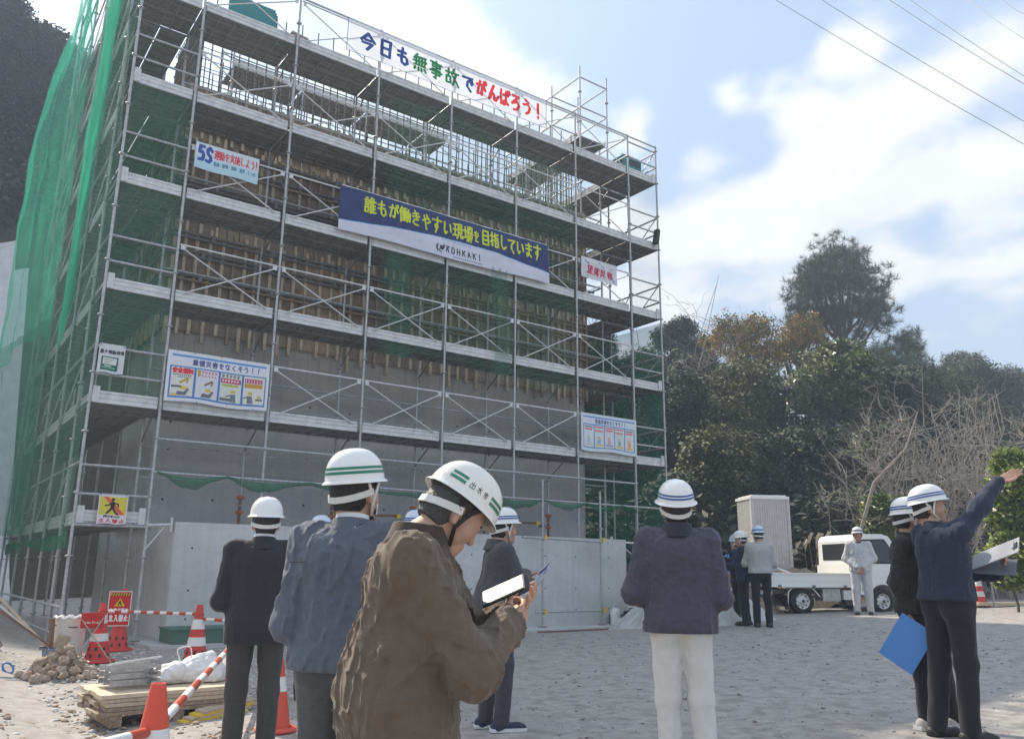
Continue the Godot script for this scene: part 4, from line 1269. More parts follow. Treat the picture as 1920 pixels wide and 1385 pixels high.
func forest() -> void:
	leaf_mat("leaf_dull", 0.7, Color(.40, .46, .18))
	leaf_mat("leaf_gloss", 0.30, Color(.45, .52, .16))
	leaf_mesh["fine"] = leaf_clump(34, 0.19, 1.0, 1)
	leaf_mesh["broad"] = leaf_clump(26, 0.26, 1.2, 2)
	leaf_mesh["sparse"] = leaf_clump(16, 0.20, 1.1, 3)
	leaf_mesh["needle"] = leaf_clump(46, 0.012, 0.62, 4, true)
	var list := [["pine",34.6,-8.4,15.5,10.8,6.3,"tall dark pine standing above the other trees on the right hill"],
	["dark",28.8,-13.7,12.2,6.5,3.4,"dark round evergreen at the ridge just right of the scaffold"],
	["gold",28.1,-9.1,11.2,7.8,4.9,"thin tree with orange and yellow autumn leaves, nearer the scaffold"],
	["gold",31.7,-8.8,11.7,8.7,3.3,"thin tree with golden leaves below the tall pine"],
	["olive",24.9,-6.6,8.1,0.7,5.5,"large olive green broadleaf tree behind the ribbed white cabin"],
	["glossy",25.9,-3.0,8.1,2.8,4.0,"bushy tree with glossy light leaves below the tall pine"],
	["dark",21.3,-6.9,6.8,0.6,3.0,"dark evergreen beside the right end of the scaffold"],
	["olive",20.2,-4.4,4.2,-0.4,3.4,"low olive evergreen left of the ribbed white cabin"],
	["dark",22.3,-2.8,4.4,-0.2,3.8,"dark tree right of the ribbed white cabin"],
	["young",36.5,-6.0,11.2,4.8,3.9,"young pine with pale green tips right of the tall pine"],
	["dark",48.7,-9.4,12.8,6.2,3.9,"dark round tree on the far ridge at the right"],
	["dark",56.1,-10.2,13.2,6.9,5.3,"low dark tree on the far ridge, rightmost on the skyline"],
	["young",39.0,-9.0,11.4,6.4,3.4,"soft green pine between the glossy tree and the young pine"],
	["olive",35.7,-4.6,8.3,3.6,4.2,"dull green tree behind the bare brush"],
	["glossy",22.6,-0.0,3.9,0.5,2.5,"glossy leaved shrub tree behind the white truck"],
	["olive",33.5,-1.7,6.6,1.9,3.7,"dull green shrub tree behind the bare brush at the far right"],
	["lime",19.4,1.7,1.4,0.2,1.8,"yellow green shrub right behind the truck cab"],
	["lime",17.9,5.8,2.1,0.2,1.5,"tall yellow green shrub at the right edge above the pipe rail"],
	["lime",17.0,5.9,0.2,-0.8,0.9,"small yellow green shrub behind the pipe rail"],
	["dark",23.0,1.1,2.1,-0.8,3.5,"dark undergrowth shrub behind the pointing man"],
	["dark",20.9,-0.5,1.8,-0.8,2.7,"dark undergrowth shrub behind the truck bed"],
	["dark",23.4,2.5,1.6,-1.1,2.8,"dark undergrowth shrub behind the pipe rail"],
	["dark",20.2,-3.4,2.6,-0.9,3.5,"dark undergrowth behind the ribbed white cabin"],
	["dark",18.4,-4.7,2.6,-0.6,2.6,"dark undergrowth right of the scaffold foot"],
	["dark",20.5,-10.9,9.4,0.7,3.3,"dark evergreen seen through the right end of the scaffold"],
	["olive",23.5,-11.3,9.1,0.8,3.2,"olive evergreen seen through the right end net"],
	["olive",29.5,-5.4,8.8,3.0,4.6,"olive evergreen under the golden leaves of the thin trees"],
	["dark",31.5,-3.4,8.2,2.0,4.6,"dark evergreen between the glossy tree and the young pine"],
	["dark",26.2,-10.6,9.2,1.5,4.2,"dark evergreen under the round one at the ridge"],
	["dark",43.0,-6.0,10.8,4.5,5.0,"dark evergreen on the slope under the far ridge"],
	["hill",-0.9,-35.2,29.6,24.1,4.6,""],["hill",0.6,-36.5,30.3,24.6,4.0,""],["hill",2.1,-38.0,30.3,24.4,3.2,""],["hill",3.2,-39.4,30.4,25.4,2.7,""],["hill",0.0,-33.2,25.5,20.3,4.6,""],
	["hillgold",1.7,-34.5,25.3,20.1,4.1,"yellowish tree among dark ones on the left hill"],["hill",-0.4,-32.0,21.9,16.7,4.4,""],["hill",1.2,-32.3,21.2,16.6,4.1,""],["hill",2.9,-36.5,24.3,19.2,3.2,""],["hill",0.1,-31.1,18.6,14.5,4.0,""],["hill",1.8,-31.0,18.8,14.7,3.4,""],["hill",-1.9,-34.4,26.9,20.3,4.5,""],["hill",-2.2,-37.9,33.0,26.4,5.6,""]]
	var n := 0
	for a in list:
		tree(a[0], a[1], a[2], a[3], a[4], a[5], a[6] if a[6] else "tree tinted dark for backlight, among many on the left hill", n)
		n += 1
	# a backing wood that reads as one dark mass
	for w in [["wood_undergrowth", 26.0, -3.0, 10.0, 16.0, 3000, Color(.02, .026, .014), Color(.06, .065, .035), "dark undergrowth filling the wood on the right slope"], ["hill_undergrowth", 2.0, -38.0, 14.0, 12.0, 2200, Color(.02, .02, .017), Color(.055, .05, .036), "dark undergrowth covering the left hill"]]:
		var r := RandomNumberGenerator.new()
		r.seed = 9
		var mm := MultiMesh.new()
		mm.transform_format = MultiMesh.TRANSFORM_3D
		mm.use_colors = true
		mm.mesh = leaf_mesh["fine"]
		mm.instance_count = w[5]
		for i in w[5]:
			var x: float = w[1] + r.randf_range(-1, 1) * w[3]
			var z: float = w[2] + r.randf_range(-1, 1) * w[4]
			if w[1] > 10.0:
				var d := r.randf_range(0.5, 22.0)
				var s := r.randf_range(-14.0, 15.0)
				x = 19.5 + d * 0.589 + s * 0.808
				z = 2.0 - d * 0.808 + s * 0.589
			var sc := r.randf_range(.9, 2.2)
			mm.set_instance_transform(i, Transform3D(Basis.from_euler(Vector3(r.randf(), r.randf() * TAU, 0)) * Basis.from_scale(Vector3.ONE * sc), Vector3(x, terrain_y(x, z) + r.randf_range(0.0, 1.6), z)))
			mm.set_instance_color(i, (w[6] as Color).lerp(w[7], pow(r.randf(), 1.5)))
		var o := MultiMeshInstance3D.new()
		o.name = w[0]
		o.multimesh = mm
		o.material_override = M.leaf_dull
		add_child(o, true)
		o.set_meta("kind", "stuff"); o.set_meta("label", w[8]); o.set_meta("category", "undergrowth")
	n = 0
	for a in [[21.1,1.4,4.0,0.5],[22.6,1.4,5.0,0.9],[22.1,2.4,5.0,0.8],[23.8,2.4,5.4,1.1],[23.9,3.1,5.5,0.9],[25.9,2.7,5.5,1.3],[20.0,3.0,3.2,0.3],[21.5,3.6,3.4,0.3],[19.6,1.4,2.6,0.3],[20.8,2.2,3.8,0.3],[22.6,3.2,4.4,0.3]]:
		brush(a[0], a[1], a[2], a[3], "leafless pale shrub in the tangle of brush behind the pointing man", 40 + n)
		n += 1
	brush(24.3, -11.8, 12.3, 7.0, "tall bare twiggy tree seen through the upper right end of the scaffold", 71, 1.3)
	# the leaning bare trunk behind the truck
	var lt := thing("leaning_tree", "pale bare trunk leaning to the right behind the truck cab", "tree", Vector3(18.5, terrain_y(18.5, 1.47), 1.47))
	var o := lt.position
	var b := MB.new()
	b.tube([Vector3(0, -0.2, 0), Vector3(18.5, .15, 1.47) - o, Vector3(18.63, 1.73, 2.03) - o, Vector3(19.18, 2.63, 2.7) - o, Vector3(19.38, 3.6, 3.02) - o], [.06, .055, .045, .03, .015], 8)
	part(lt, "trunk", b.done(), M.pale_bark)
	b = MB.new()
	var r2 := RandomNumberGenerator.new()
	r2.seed = 8
	for i in 10:
		var p := (Vector3(18.63, 1.73, 2.03) - o).lerp(Vector3(19.38, 3.6, 3.02) - o, r2.randf())
		branch(b, p, p + Vector3(r2.randf_range(-1, 1), r2.randf_range(0, 1), r2.randf_range(-1, 1)) * 0.9, 0.016, 0.005, r2, 0.1)
	part(lt, "branches", b.done(), M.pale_bark)
	# pampas grass
	for i in 3:
		var px := 16.55 + i * 0.45
		var pz := 1.75 - i * 0.55
		var g := thing("pampas_grass", ["clump of pampas grass with the most plumes, left of the worker in pale clothes", "clump of pampas grass half hidden by the truck bed, middle of three", "clump of pampas grass nearest the leaning trunk"][i], "grass", Vector3(px, terrain_y(px, pz), pz), "pampas clumps behind the truck")
		var gb := MB.new()
		for q in 70:
			var a := r2.randf() * TAU
			var l := r2.randf_range(.5, 1.1)
			var d := Vector3(cos(a), 0, sin(a))
			gb.tube([d * .05, d * .12 + Vector3(0, l * .6, 0), d * (.2 + l * .3) + Vector3(0, l * .8, 0)], [.008, .006, .002], 3, false)
		part(g, "blades", gb.done(), M.leaf_pampas if M.has("leaf_pampas") else flat("leaf_pampas", Color(.24, .24, .09), 0.7))
		for q in 4 - i:
			var pb := MB.new()
			var f := Vector3(r2.randf_range(-.25, .3), 1.25 + r2.randf_range(0, .4), r2.randf_range(-.2, .2))
			pb.tube([Vector3.ZERO, f * .7, f], [.006, .005, .004], 4)
			pb.tube([f, f + Vector3(.04, .15, 0), f + Vector3(.12, .26, .02), f + Vector3(.2, .28, .03)], [.012, .05, .04, .006], 6)
			part(g, "plume", pb.done(), M.plume if M.has("plume") else flat("plume", Color(.48, .38, .26), 0.9))

func wires() -> void:
	var n := 0
	for a in [[Vector3(32.2, 29.6, -9.0), Vector3(37.0, 18.6, .1)], [Vector3(34.3, 29.6, -7.5), Vector3(36.8, 19.6, .3)], [Vector3(37.3, 29.6, -5.3), Vector3(36.6, 21.3, .6)], [Vector3(38.0, 29.7, -4.7), Vector3(36.5, 21.6, .7)], [Vector3(40.7, 29.7, -2.8), Vector3(36.3, 23.3, 1.0)], [Vector3(42.1, 29.7, -1.7), Vector3(36.1, 24.4, 1.2)]]:
		var d: Vector3 = a[1] - a[0]
		var p := []
		for i in 13:
			var f := -1.0 + i * 0.25
			p.append(a[0] + d * f + Vector3(0, 0.35 * (f - 0.5) * (f - 0.5) - 0.09, 0))
		var b := MB.new()
		b.tube(p, [0.016], 5)
		solo("power_line", ["power line crossing the sky, lowest and leftmost of six", "power line second from the left of six", "left wire of the close pair of power lines", "right wire of the close pair of power lines", "power line second from the top right corner", "power line nearest the top right corner"][n], "power line", b.done(), M.steel_dark, "power lines across the upper right sky")
		n += 1

# ---------------------------------------------------------------- small truck
func extrude(pts: Array, z0: float, z1: float) -> ArrayMesh:
	var poly := PackedVector2Array(pts)
	var tri := Geometry2D.triangulate_polygon(poly)
	var b := MB.new()
	var area := 0.0
	for i in poly.size(): area += poly[i].cross(poly[(i + 1) % poly.size()])
	for i in tri.size() / 3:
		var a := poly[tri[i * 3]]
		var c := poly[tri[i * 3 + 1]]
		var d := poly[tri[i * 3 + 2]]
		if (c - a).cross(d - a) < 0.0:
			var s := c
			c = d
			d = s
		b.tri(Vector3(a.x, a.y, z1), Vector3(c.x, c.y, z1), Vector3(d.x, d.y, z1))
		b.tri(Vector3(a.x, a.y, z0), Vector3(d.x, d.y, z0), Vector3(c.x, c.y, z0))
	for i in poly.size():
		var a := poly[i]
		var c := poly[(i + 1) % poly.size()]
		if area < 0.0:
			var s := a
			a = c
			c = s
		b.quad(Vector3(a.x, a.y, z1), Vector3(a.x, a.y, z0), Vector3(c.x, c.y, z0), Vector3(c.x, c.y, z1))
	return b.done()

func truck() -> void:
	var t := thing("light_truck", "small white flatbed truck parked behind the worker in pale clothes", "truck", Vector3(14.10, -1.47, 2.36), "", deg_to_rad(-25.0))
	var white: Material = M.white_paint
	# bed
	bx(t, "bed_floor", Vector3(.24, .60, 0), Vector3(1.96, .05, 1.38), M.steel)
	for s in [-1.0, 1.0]:
		var g := MB.new()
		g.box(Vector3(.24, .71, s * .70), Vector3(1.98, .29, .03))
		g.box(Vector3(.24, .845, s * .705), Vector3(2.0, .03, .055))
		g.box(Vector3(.24, .575, s * .705), Vector3(2.0, .03, .045))
		g.box(Vector3(.24, .70, s * .718), Vector3(1.9, .012, .008))
		var gate := part(t, "side_gate", g.done(), white)
		for x in [-.55, .25, 1.0]: part(gate, "latch", unit_box, M.steel_dark, Transform3D(Basis.from_scale(Vector3(.07, .05, .02)), Vector3(x, .58, s * .735)))
		pipe(t, "bed_hook", Vector3(-.4, .545, s * .71), Vector3(.9, .545, s * .71), .012, M.steel_dark)
	var tg := MB.new()
	tg.box(Vector3(-.75, .71, 0), Vector3(.03, .29, 1.40))
	tg.box(Vector3(-.755, .845, 0), Vector3(.05, .03, 1.44))
	part(t, "tail_gate", tg.done(), white)
	for s in [-1.0, 1.0]:
		bx(t, "corner_post", Vector3(-.735, .715, s * .715), Vector3(.05, .31, .05), white)
		bx(t, "tail_lamp", Vector3(-.74, .47, s * .56), Vector3(.05, .11, .22), M.red_plastic)
	bx(t, "head_board", Vector3(1.235, .80, 0), Vector3(.03, .48, 1.40), white)
	# frame and things slung under the bed
	for s in [-1.0, 1.0]: bx(t, "chassis_rail", Vector3(.6, .46, s * .36), Vector3(2.7, .10, .06), M.steel_dark)
	bx(t, "rear_bumper_bar", Vector3(-.73, .44, 0), Vector3(.05, .09, 1.34), white)
	bx(t, "fuel_tank", Vector3(.70, .40, .50), Vector3(.42, .26, .32), M.steel)
	bx(t, "battery_box", Vector3(1.12, .40, .56), Vector3(.26, .20, .20), M.white_plastic)
	pipe(t, "exhaust", Vector3(-.7, .34, -.3), Vector3(.9, .34, -.3), .03, M.steel_dark)
	pipe(t, "rear_axle", Vector3(0, .27, -.6), Vector3(0, .27, .6), .045, M.steel_dark)
	for s in [-1.0, 1.0]:
		var f := MB.new()
		f.tube([Vector3(-.36, .22, s * .68), Vector3(-.33, .46, s * .68), Vector3(-.20, .575, s * .68)], [.014], 6)
		f.tube([Vector3(.20, .575, s * .68), Vector3(.32, .46, s * .68), Vector3(.40, .36, s * .68)], [.014], 6)
		part(t, "fender_stay", f.done(), white)
		bx(t, "mud_flap", Vector3(-.38, .27, s * .62), Vector3(.012, .24, .18), M.rubber)
	# wheels
	for w in [[0.0, .60], [0.0, -.60], [1.93, .60], [1.93, -.60]]:
		var n := Vector3(w[0], .27, w[1])
		var q := Basis(Vector3.RIGHT, PI * 0.5 * signf(w[1]))
		var tb := MB.new()
		tb.lathe([Vector2(.165, -.075), Vector2(.25, -.078), Vector2(.27, -.055), Vector2(.272, 0.0), Vector2(.27, .055), Vector2(.25, .078), Vector2(.165, .075)], 28, Vector3.ZERO, Vector2.ONE, q)
		var ty := part(t, "wheel", tb.done(), M.rubber, Transform3D(Basis(), n))
		var rb := MB.new()
		rb.lathe([Vector2(.175, .05), Vector2(.172, .072), Vector2(.160, .070), Vector2(.150, .045), Vector2(.115, .030), Vector2(.085, .052), Vector2(.06, .055), Vector2(.055, .085), Vector2(.001, .088)].map(func(p): return Vector2(p.x, p.y)), 24, Vector3.ZERO, Vector2.ONE, q)
		part(ty, "rim", rb.done(), M.alu)
		for i in 8:  # solid black discs; the shade of the rim openings is only colour
			var a := TAU * i / 8.0
			pipe(ty, "rim_hole_disc", q * Vector3(cos(a) * .132, .030, sin(a) * .132), q * Vector3(cos(a) * .132, .044, sin(a) * .132), .017, M.black)
		pipe(ty, "hub_cap", q * Vector3(0, .085, 0), q * Vector3(0, .10, 0), .032, M.black)
	# cab
	var prof := [Vector2(1.27, .42), Vector2(1.27, 1.05), Vector2(1.29, 1.58), Vector2(1.36, 1.68), Vector2(1.50, 1.715), Vector2(2.02, 1.715), Vector2(2.18, 1.66), Vector2(2.58, 1.06), Vector2(2.66, .94), Vector2(2.68, .42), Vector2(2.40, .38), Vector2(2.30, .40)]
	for i in 9:
		var a := PI * 0.06 + PI * 0.88 * i / 8.0
		prof.append(Vector2(1.93 + cos(a) * .36, .27 + sin(a) * .36))
	prof.append(Vector2(1.55, .40))
	part(t, "cab", extrude(prof, -.70, .70), white)
	var dark := flat("window_dark", Color(.035, .04, .045), 0.08)
	for s in [-1.0, 1.0]:
		var win := [Vector2(1.46, 1.10), Vector2(1.45, 1.56), Vector2(2.04, 1.58), Vector2(2.34, 1.16), Vector2(2.30, 1.10)]
		var rim := [Vector2(1.42, 1.07), Vector2(1.41, 1.59), Vector2(2.06, 1.61), Vector2(2.40, 1.14), Vector2(2.34, 1.07)]
		part(t, "window_seal", extrude(rim, s * .702 - .002, s * .702 + .002), M.rubber)
		var wn := part(t, "side_window", extrude(win, s * .706 - .002, s * .706 + .002), dark)
		part(wn, "seat_seen_through", extrude([Vector2(1.60, 1.11), Vector2(1.60, 1.36), Vector2(1.66, 1.48), Vector2(1.74, 1.46), Vector2(1.78, 1.11)], s * .709 - .001, s * .709 + .001), M.rust)
		bx(t, "door_handle", Vector3(1.50, .98, s * .712), Vector3(.12, .03, .02), M.rubber)
		pipe(t, "door_gap", Vector3(1.43, .48, s * .701), Vector3(1.43, 1.08, s * .701), .004, M.black)
		pipe(t, "door_gap", Vector3(2.34, .55, s * .701), Vector3(2.38, 1.08, s * .701), .004, M.black)
		bx(t, "mirror", Vector3(2.42, 1.22, s * .80), Vector3(.05, .20, .12), M.rubber)
		bx(t, "head_lamp", Vector3(2.675, .72, s * .56), Vector3(.03, .16, .20), M.glass)
	bx(t, "rear_window", Vector3(1.268, 1.33, 0), Vector3(.01, .36, 1.0), dark)
	part(t, "windscreen", extrude([Vector2(2.21, 1.63), Vector2(2.60, 1.05), Vector2(2.615, 1.06), Vector2(2.225, 1.64)], -.62, .62), dark)
	bx(t, "front_bumper", Vector3(2.69, .46, 0), Vector3(.05, .18, 1.40), M.white_plastic)
	# load
	var ld := thing("boards_on_truck", "pale boards lying on the truck bed behind the cab", "boards", Vector3(14.9, -.83, 2.72), "", deg_to_rad(-25.0))
	for i in 3: bx(ld, "board", Vector3(.02 * i, .02 + i * .035, 0), Vector3(.62, .03, .5), M.timber_pale if i else M.white_paint, rot(i * 3.0))

# ---------------------------------------------------------------- cones, bars, heaps, tools
func gp(x: float, z: float, up := 0.0) -> Vector3:
	return Vector3(x, terrain_y(x, z) + up, z)

func cone(label: String, at: Vector3, h: float, red: Material, bands: Array, slots: bool, turn := 0.0) -> Node3D:
	var t := thing("traffic_cone", label, "traffic cone", at, "red and white cones round the work area", deg_to_rad(turn))
	var r0 := 0.155 * h / 0.72
	var r1 := 0.034 * h / 0.72
	var base := MB.new()
	base.lathe([Vector2(.001, 0), Vector2(r0 * 1.36, 0), Vector2(r0 * 1.38, .02), Vector2(r0 * 1.28, .035), Vector2(r0 * 1.02, .04)], 24)
	part(t, "base", base.done(), red)
	var y := 0.038
	var rad := func(q: float) -> float: return lerpf(r0, r1, pow(clampf(q / h, 0.0, 1.0), 0.92)) 
	var edges := [0.038 / h] + bands + [1.0]
	for i in edges.size() - 1:
		var a: float = edges[i] * h
		var b: float = edges[i + 1] * h
		var m := MB.new()
		var ex := 0.002 if i % 2 else 0.0
		var prof := []
		for q in 5:
			var yy := lerpf(a, b, q / 4.0)
			prof.append(Vector2(rad.call(yy) + ex, yy))
		if i == edges.size() - 2:
			prof.append(Vector2(r1 * 0.7, b)); prof.append(Vector2(r1 * 0.6, b - .04)); prof.append(Vector2(.001, b - .04))
		m.lathe(prof, 24)
		part(t, "band" if i % 2 else "body", m.done(), M.cone_white if i % 2 else red)
	if slots:  # black boxes on the skin paint the shade inside the slots
		for q in [0.075, 0.16]:
			for i in 8:
				var a := TAU * (i + (0.5 if q > 0.1 else 0.0)) / 8.0
				var rr: float = rad.call(q + .02) + 0.001
				part(t, "slot", unit_box, M.black, Transform3D(Basis(Vector3.UP, -a) * Basis(Vector3.FORWARD, -0.17) * Basis.from_scale(Vector3(.006, .045, .030)), Vector3(cos(a) * rr, q + .015, sin(a) * rr)))
	return t

func cone_bar(label: String, a: Vector3, b: Vector3, r: float, n: int, red: Material) -> void:
	var t := thing("cone_bar", label, "barrier bar", a, "red and white bars between cones")
	for i in n:
		var p := (b - a) * (float(i) / n)
		var q := (b - a) * (float(i + 1) / n)
		pipe(t, "red_section" if i % 2 == 0 else "white_section", p, q, r * (1.0 if i % 2 else 1.03), red if i % 2 == 0 else M.cone_white)
	for e in [Vector3.ZERO, b - a]:
		var m := MB.new()
		var ring := []
		for i in 13: ring.append(e + Vector3(cos(TAU * i / 12.0) * .058, 0.0, sin(TAU * i / 12.0) * .058))
		m.tube(ring, [.009], 6, false)
		part(t, "ring", m.done(), red)

func heap(called: String, label: String, cat: String, x: float, z: float, rx: float, rz: float, h: float, mat: Material, seed_: int) -> Node3D:
	var t := thing(called, label, cat, gp(x, z))
	var n := FastNoiseLite.new()
	n.seed = seed_
	n.frequency = 1.0
	n.fractal_octaves = 4
	var b := MB.new()
	b.sheet(28, 28, func(u: float, v: float) -> Vector3:
		var p := Vector2(u * 2.0 - 1.0, 1.0 - v * 2.0)
		var d := p.length()
		var y := h * pow(maxf(0.0, 1.0 - d * d * (1.0 + 0.3 * n.get_noise_2d(p.x * 1.6, p.y * 1.6))), 0.9) * (1.0 + 0.30 * n.get_noise_2d(p.x * 2.6 + 9.0, p.y * 2.6)) + 0.05 * n.get_noise_2d(p.x * 9.0, p.y * 9.0) * minf(1.0, (1.0 - minf(d, 1.0)) * 3.0)
		var wx := x + p.x * rx
		var wz := z + p.y * rz
		return Vector3(p.x * rx, terrain_y(wx, wz) - t.position.y + y - 0.04, p.y * rz))
	part(t, "surface", b.done(), mat)
	return t

func lump(r: RandomNumberGenerator) -> ArrayMesh:
	var b := MB.new()
	var pts := []
	for j in 4:
		var row := []
		for i in 6:
			var a := TAU * i / 6.0 + r.randf_range(-.3, .3)
			var el := -1.2 + 0.8 * j
			row.append(Vector3(cos(a) * cos(el), sin(el) * .8, sin(a) * cos(el)) * r.randf_range(.38, .58))
		pts.append(row)
	for j in 3:
		for i in 6:
			var k := (i + 1) % 6
			b.tri(pts[j][i], pts[j + 1][i], pts[j][k]); b.tri(pts[j][k], pts[j + 1][i], pts[j + 1][k])
	for i in 6:
		var k := (i + 1) % 6
		b.tri(pts[3][i], Vector3(0, .5, 0), pts[3][k]); b.tri(pts[0][k], Vector3(0, -.45, 0), pts[0][i])
	return b.done()

func props() -> void:
	var r := RandomNumberGenerator.new()
	r.seed = 77
	# ---- left foreground
	cone("red cone with two white bands and slotted foot, left of the hanging warning plate", gp(.199, 1.882), .74, M.cone_red, [.36, .49, .66, .80], true)
	var sc := cone("red cone carrying the red warning plate, behind another cone", gp(.62, .95), .70, M.cone_red, [.5, .6], true)
	cone("red and white cone in front of the green slab beside the footing", gp(1.20, 2.72), .76, M.cone_red, [.33, .47, .60, .76], true)
	cone("white topped orange cone half hidden behind the black suit", gp(.62, 5.90), .72, M.cone_orange, [.42, .72], false)
	cone("nearest cone, red tip and broad white band, cut off by the lower frame edge", gp(-.985, 9.62), .74, M.cone_orange, [.40, .72], false)
	cone("orange cone seen between the legs of the black suit", gp(.50, 7.42), .55, M.cone_orange, [.55, .75], false)
	cone("pinkish red cone with white bands at the far right under the pipe rail", gp(18.1, 4.65), .72, M.cone_red, [.30, .46, .62, .80], false)
	cone("small orange cone behind the pale sweater", gp(14.6, .9), .7, M.cone_orange, [.8, .9], false)
	cone_bar("red and white bar from the slotted cone to the cone by the green slab", gp(.199, 1.882, .64), gp(1.20, 2.72, .64), .021, 15, M.bar_red)
	cone_bar("red and white bar running right from the cone by the green slab", gp(1.20, 2.72, .58), gp(2.55, 4.1, .50), .021, 17, M.bar_red)
	cone_bar("thick red and white bar at the lower left edge, ending at the nearest cone", gp(-2.35, 11.0, .40), gp(-.985, 9.62, .52), .024, 9, M.bar_red)
	cone_bar("red and white bar from the nearest cone back to the orange cone", gp(-.985, 9.62, .52), gp(.62, 5.90, .55), .024, 13, M.bar_red)
	cone_bar("red and white bar along the far right pipe rail", gp(18.1, 4.65, .68), gp(21.0, 5.6, .72), .024, 9, M.bar_red)
	# warning plate on the cone
	var im := blank(192, 304, Color(.78, .12, .11))
	im.fill_rect(Rect2i(0, 0, 192, 8), Color(.85, .85, .85)); im.fill_rect(Rect2i(0, 296, 192, 8), Color(.85, .85, .85)); im.fill_rect(Rect2i(0, 0, 8, 304), Color(.85, .85, .85)); im.fill_rect(Rect2i(184, 0, 8, 304), Color(.85, .85, .85))
	im.fill_rect(Rect2i(16, 16, 160, 24), Color(.82, .72, .16))
	for i in 8: shape(im, [Vector2(20 + i * 21, 40), Vector2(30 + i * 21, 40), Vector2(40 + i * 21, 16), Vector2(30 + i * 21, 16)], Color(.1, .1, .1))
	shape(im, [Vector2(96, 62), Vector2(142, 132), Vector2(50, 132)], Color(.85, .74, .15))
	ink(im, Vector2(84, 122), Vector2(92, 96), 5, Color(.15, .1, .1)); ink(im, Vector2(108, 122), Vector2(100, 96), 5, Color(.15, .1, .1)); ink(im, Vector2(96, 90), Vector2(96, 88), 6, Color(.15, .1, .1))
	write(im, "作業半径内", Vector2(18, 152), Vector2(26, 28), 32, 2.8, Color(.92, .90, .90))
	write(im, "立入禁止", Vector2(18, 206), Vector2(34, 56), 41, 4.4, Color(.92, .90, .90))
	var pl := thing("warning_plate", "red warning plate with white characters hung on a cone", "sign", gp(.62, .95) + Vector3(-.05, .34, .10), "", deg_to_rad(-12.0))
	bx(pl, "plate", Vector3(0, .24, 0), Vector3(.30, .475, .012), M.cone_white)
	var pb := MB.new()
	pb.quad(Vector3(-.15, 0, .0085), Vector3(.15, 0, .0085), Vector3(.15, .478, .0085), Vector3(-.15, .478, .0085))
	part(pl, "print", pb.done(), cloth_mat("plate_print", im))
	bx(pl, "hanger", Vector3(.05, .49, -.02), Vector3(.06, .05, .05), M.red_plastic)
	# pail with a liner, red plate on crossed sticks, blue bucket with a float, leaning handles
	var t := thing("large_pail", "large white pail with a crumpled bag liner, left of the slotted cone", "pail", gp(-.14, 1.80))
	var b := MB.new()
	b.lathe([Vector2(.001, 0), Vector2(.155, 0), Vector2(.165, .03), Vector2(.185, .52), Vector2(.195, .54), Vector2(.19, .56), Vector2(.175, .56), Vector2(.17, .50), Vector2(.001, .48)], 28)
	part(t, "pail_body", b.done(), M.bucket_plastic)
	b = MB.new()
	var lp := []
	for i in 41: lp.append(Vector3(cos(TAU * i / 40.0) * (.195 + .008 * sin(i * 2.3)), .565 + .014 * sin(i * 1.7), sin(TAU * i / 40.0) * (.195 + .008 * sin(i * 2.3))))
	b.tube(lp, [.016], 6, false)
	part(t, "bag_liner", b.done(), M.bag_white)
	part(t, "rope", curve([Vector3(-.19, .47, .03), Vector3(0, .45, .195), Vector3(.19, .46, .03)], .006), M.black)
	t = thing("red_plate", "small red plate on crossed sticks leaning on the white pail", "sign", gp(.05, 2.12), "", deg_to_rad(-8.0))
	im = blank(160, 104, Color(.76, .13, .11))
	for i in 7: im.fill_rect(Rect2i(26 + i * 17, 58 + (i % 3) * 2, 5 + (i % 2) * 5, 14), Color(.9, .78, .76))
	for i in 5: im.fill_rect(Rect2i(30 + i * 22, 68, 14, 3), Color(.9, .78, .76))
	bx(t, "plate", Vector3(0, .56, 0), Vector3(.27, .19, .02), M.red_plastic)
	pb = MB.new()
	pb.quad(Vector3(-.13, .47, .0125), Vector3(.13, .47, .0125), Vector3(.13, .65, .0125), Vector3(-.13, .65, .0125))
	part(t, "print", pb.done(), cloth_mat("red_print", im))
	pipe(t, "stick", Vector3(-.13, .58, .02), Vector3(.30, .0, .12), .008, M.timber)
	pipe(t, "stick", Vector3(.13, .60, .02), Vector3(-.20, .02, .12), .008, M.steel)
	t = thing("blue_bucket", "grey blue bucket with a trowel and wooden float inside, by the rubble", "bucket", gp(-.32, 1.95))
	b = MB.new()
	b.lathe([Vector2(.001, 0), Vector2(.115, 0), Vector2(.14, .19), Vector2(.147, .20), Vector2(.14, .21), Vector2(.132, .20), Vector2(.115, .03), Vector2(.001, .02)], 24)
	part(t, "bucket_body", b.done(), M.bucket_blue)
	bx(t, "wooden_float", Vector3(.06, .25, .03), Vector3(.16, .22, .02), M.timber, Basis.from_euler(Vector3(.2, .1, -.25)))
	bx(t, "trowel", Vector3(-.05, .34, .0), Vector3(.05, .46, .03), M.rust, Basis.from_euler(Vector3(.0, .2, .06)))
	for e in [["rake", "wooden handled rake leaning on the sprayed slope, leftmost of the handles", Vector3(-.40, .22, 1.95), Vector3(-1.15, .98, 2.0), M.timber, .016], ["broom", "steel handled broom leaning on the sprayed slope, middle handle", Vector3(-.36, .20, 1.98), Vector3(-1.12, .84, 2.2), M.alu, .014], ["shovel", "dark handled shovel leaning on the slope, nearest the blue bucket", Vector3(-.33, .20, 2.02), Vector3(-1.02, .70, 2.35), M.rust, .015]]:
		var a: Vector3 = e[2] + Vector3(0, terrain_y(e[2].x, e[2].z), 0)
		var c: Vector3 = e[3] + Vector3(0, terrain_y(-.4, 2.0), 0)
		var n := thing(e[0], e[1], "tool", a)
		pipe(n, "handle", Vector3.ZERO, c - a, e[5], e[4])
		bx(n, "head", (c - a) * .02 + Vector3(0, -.02, 0), Vector3(.16, .04, .06), M.steel_dark)
	var tagm := MB.new()
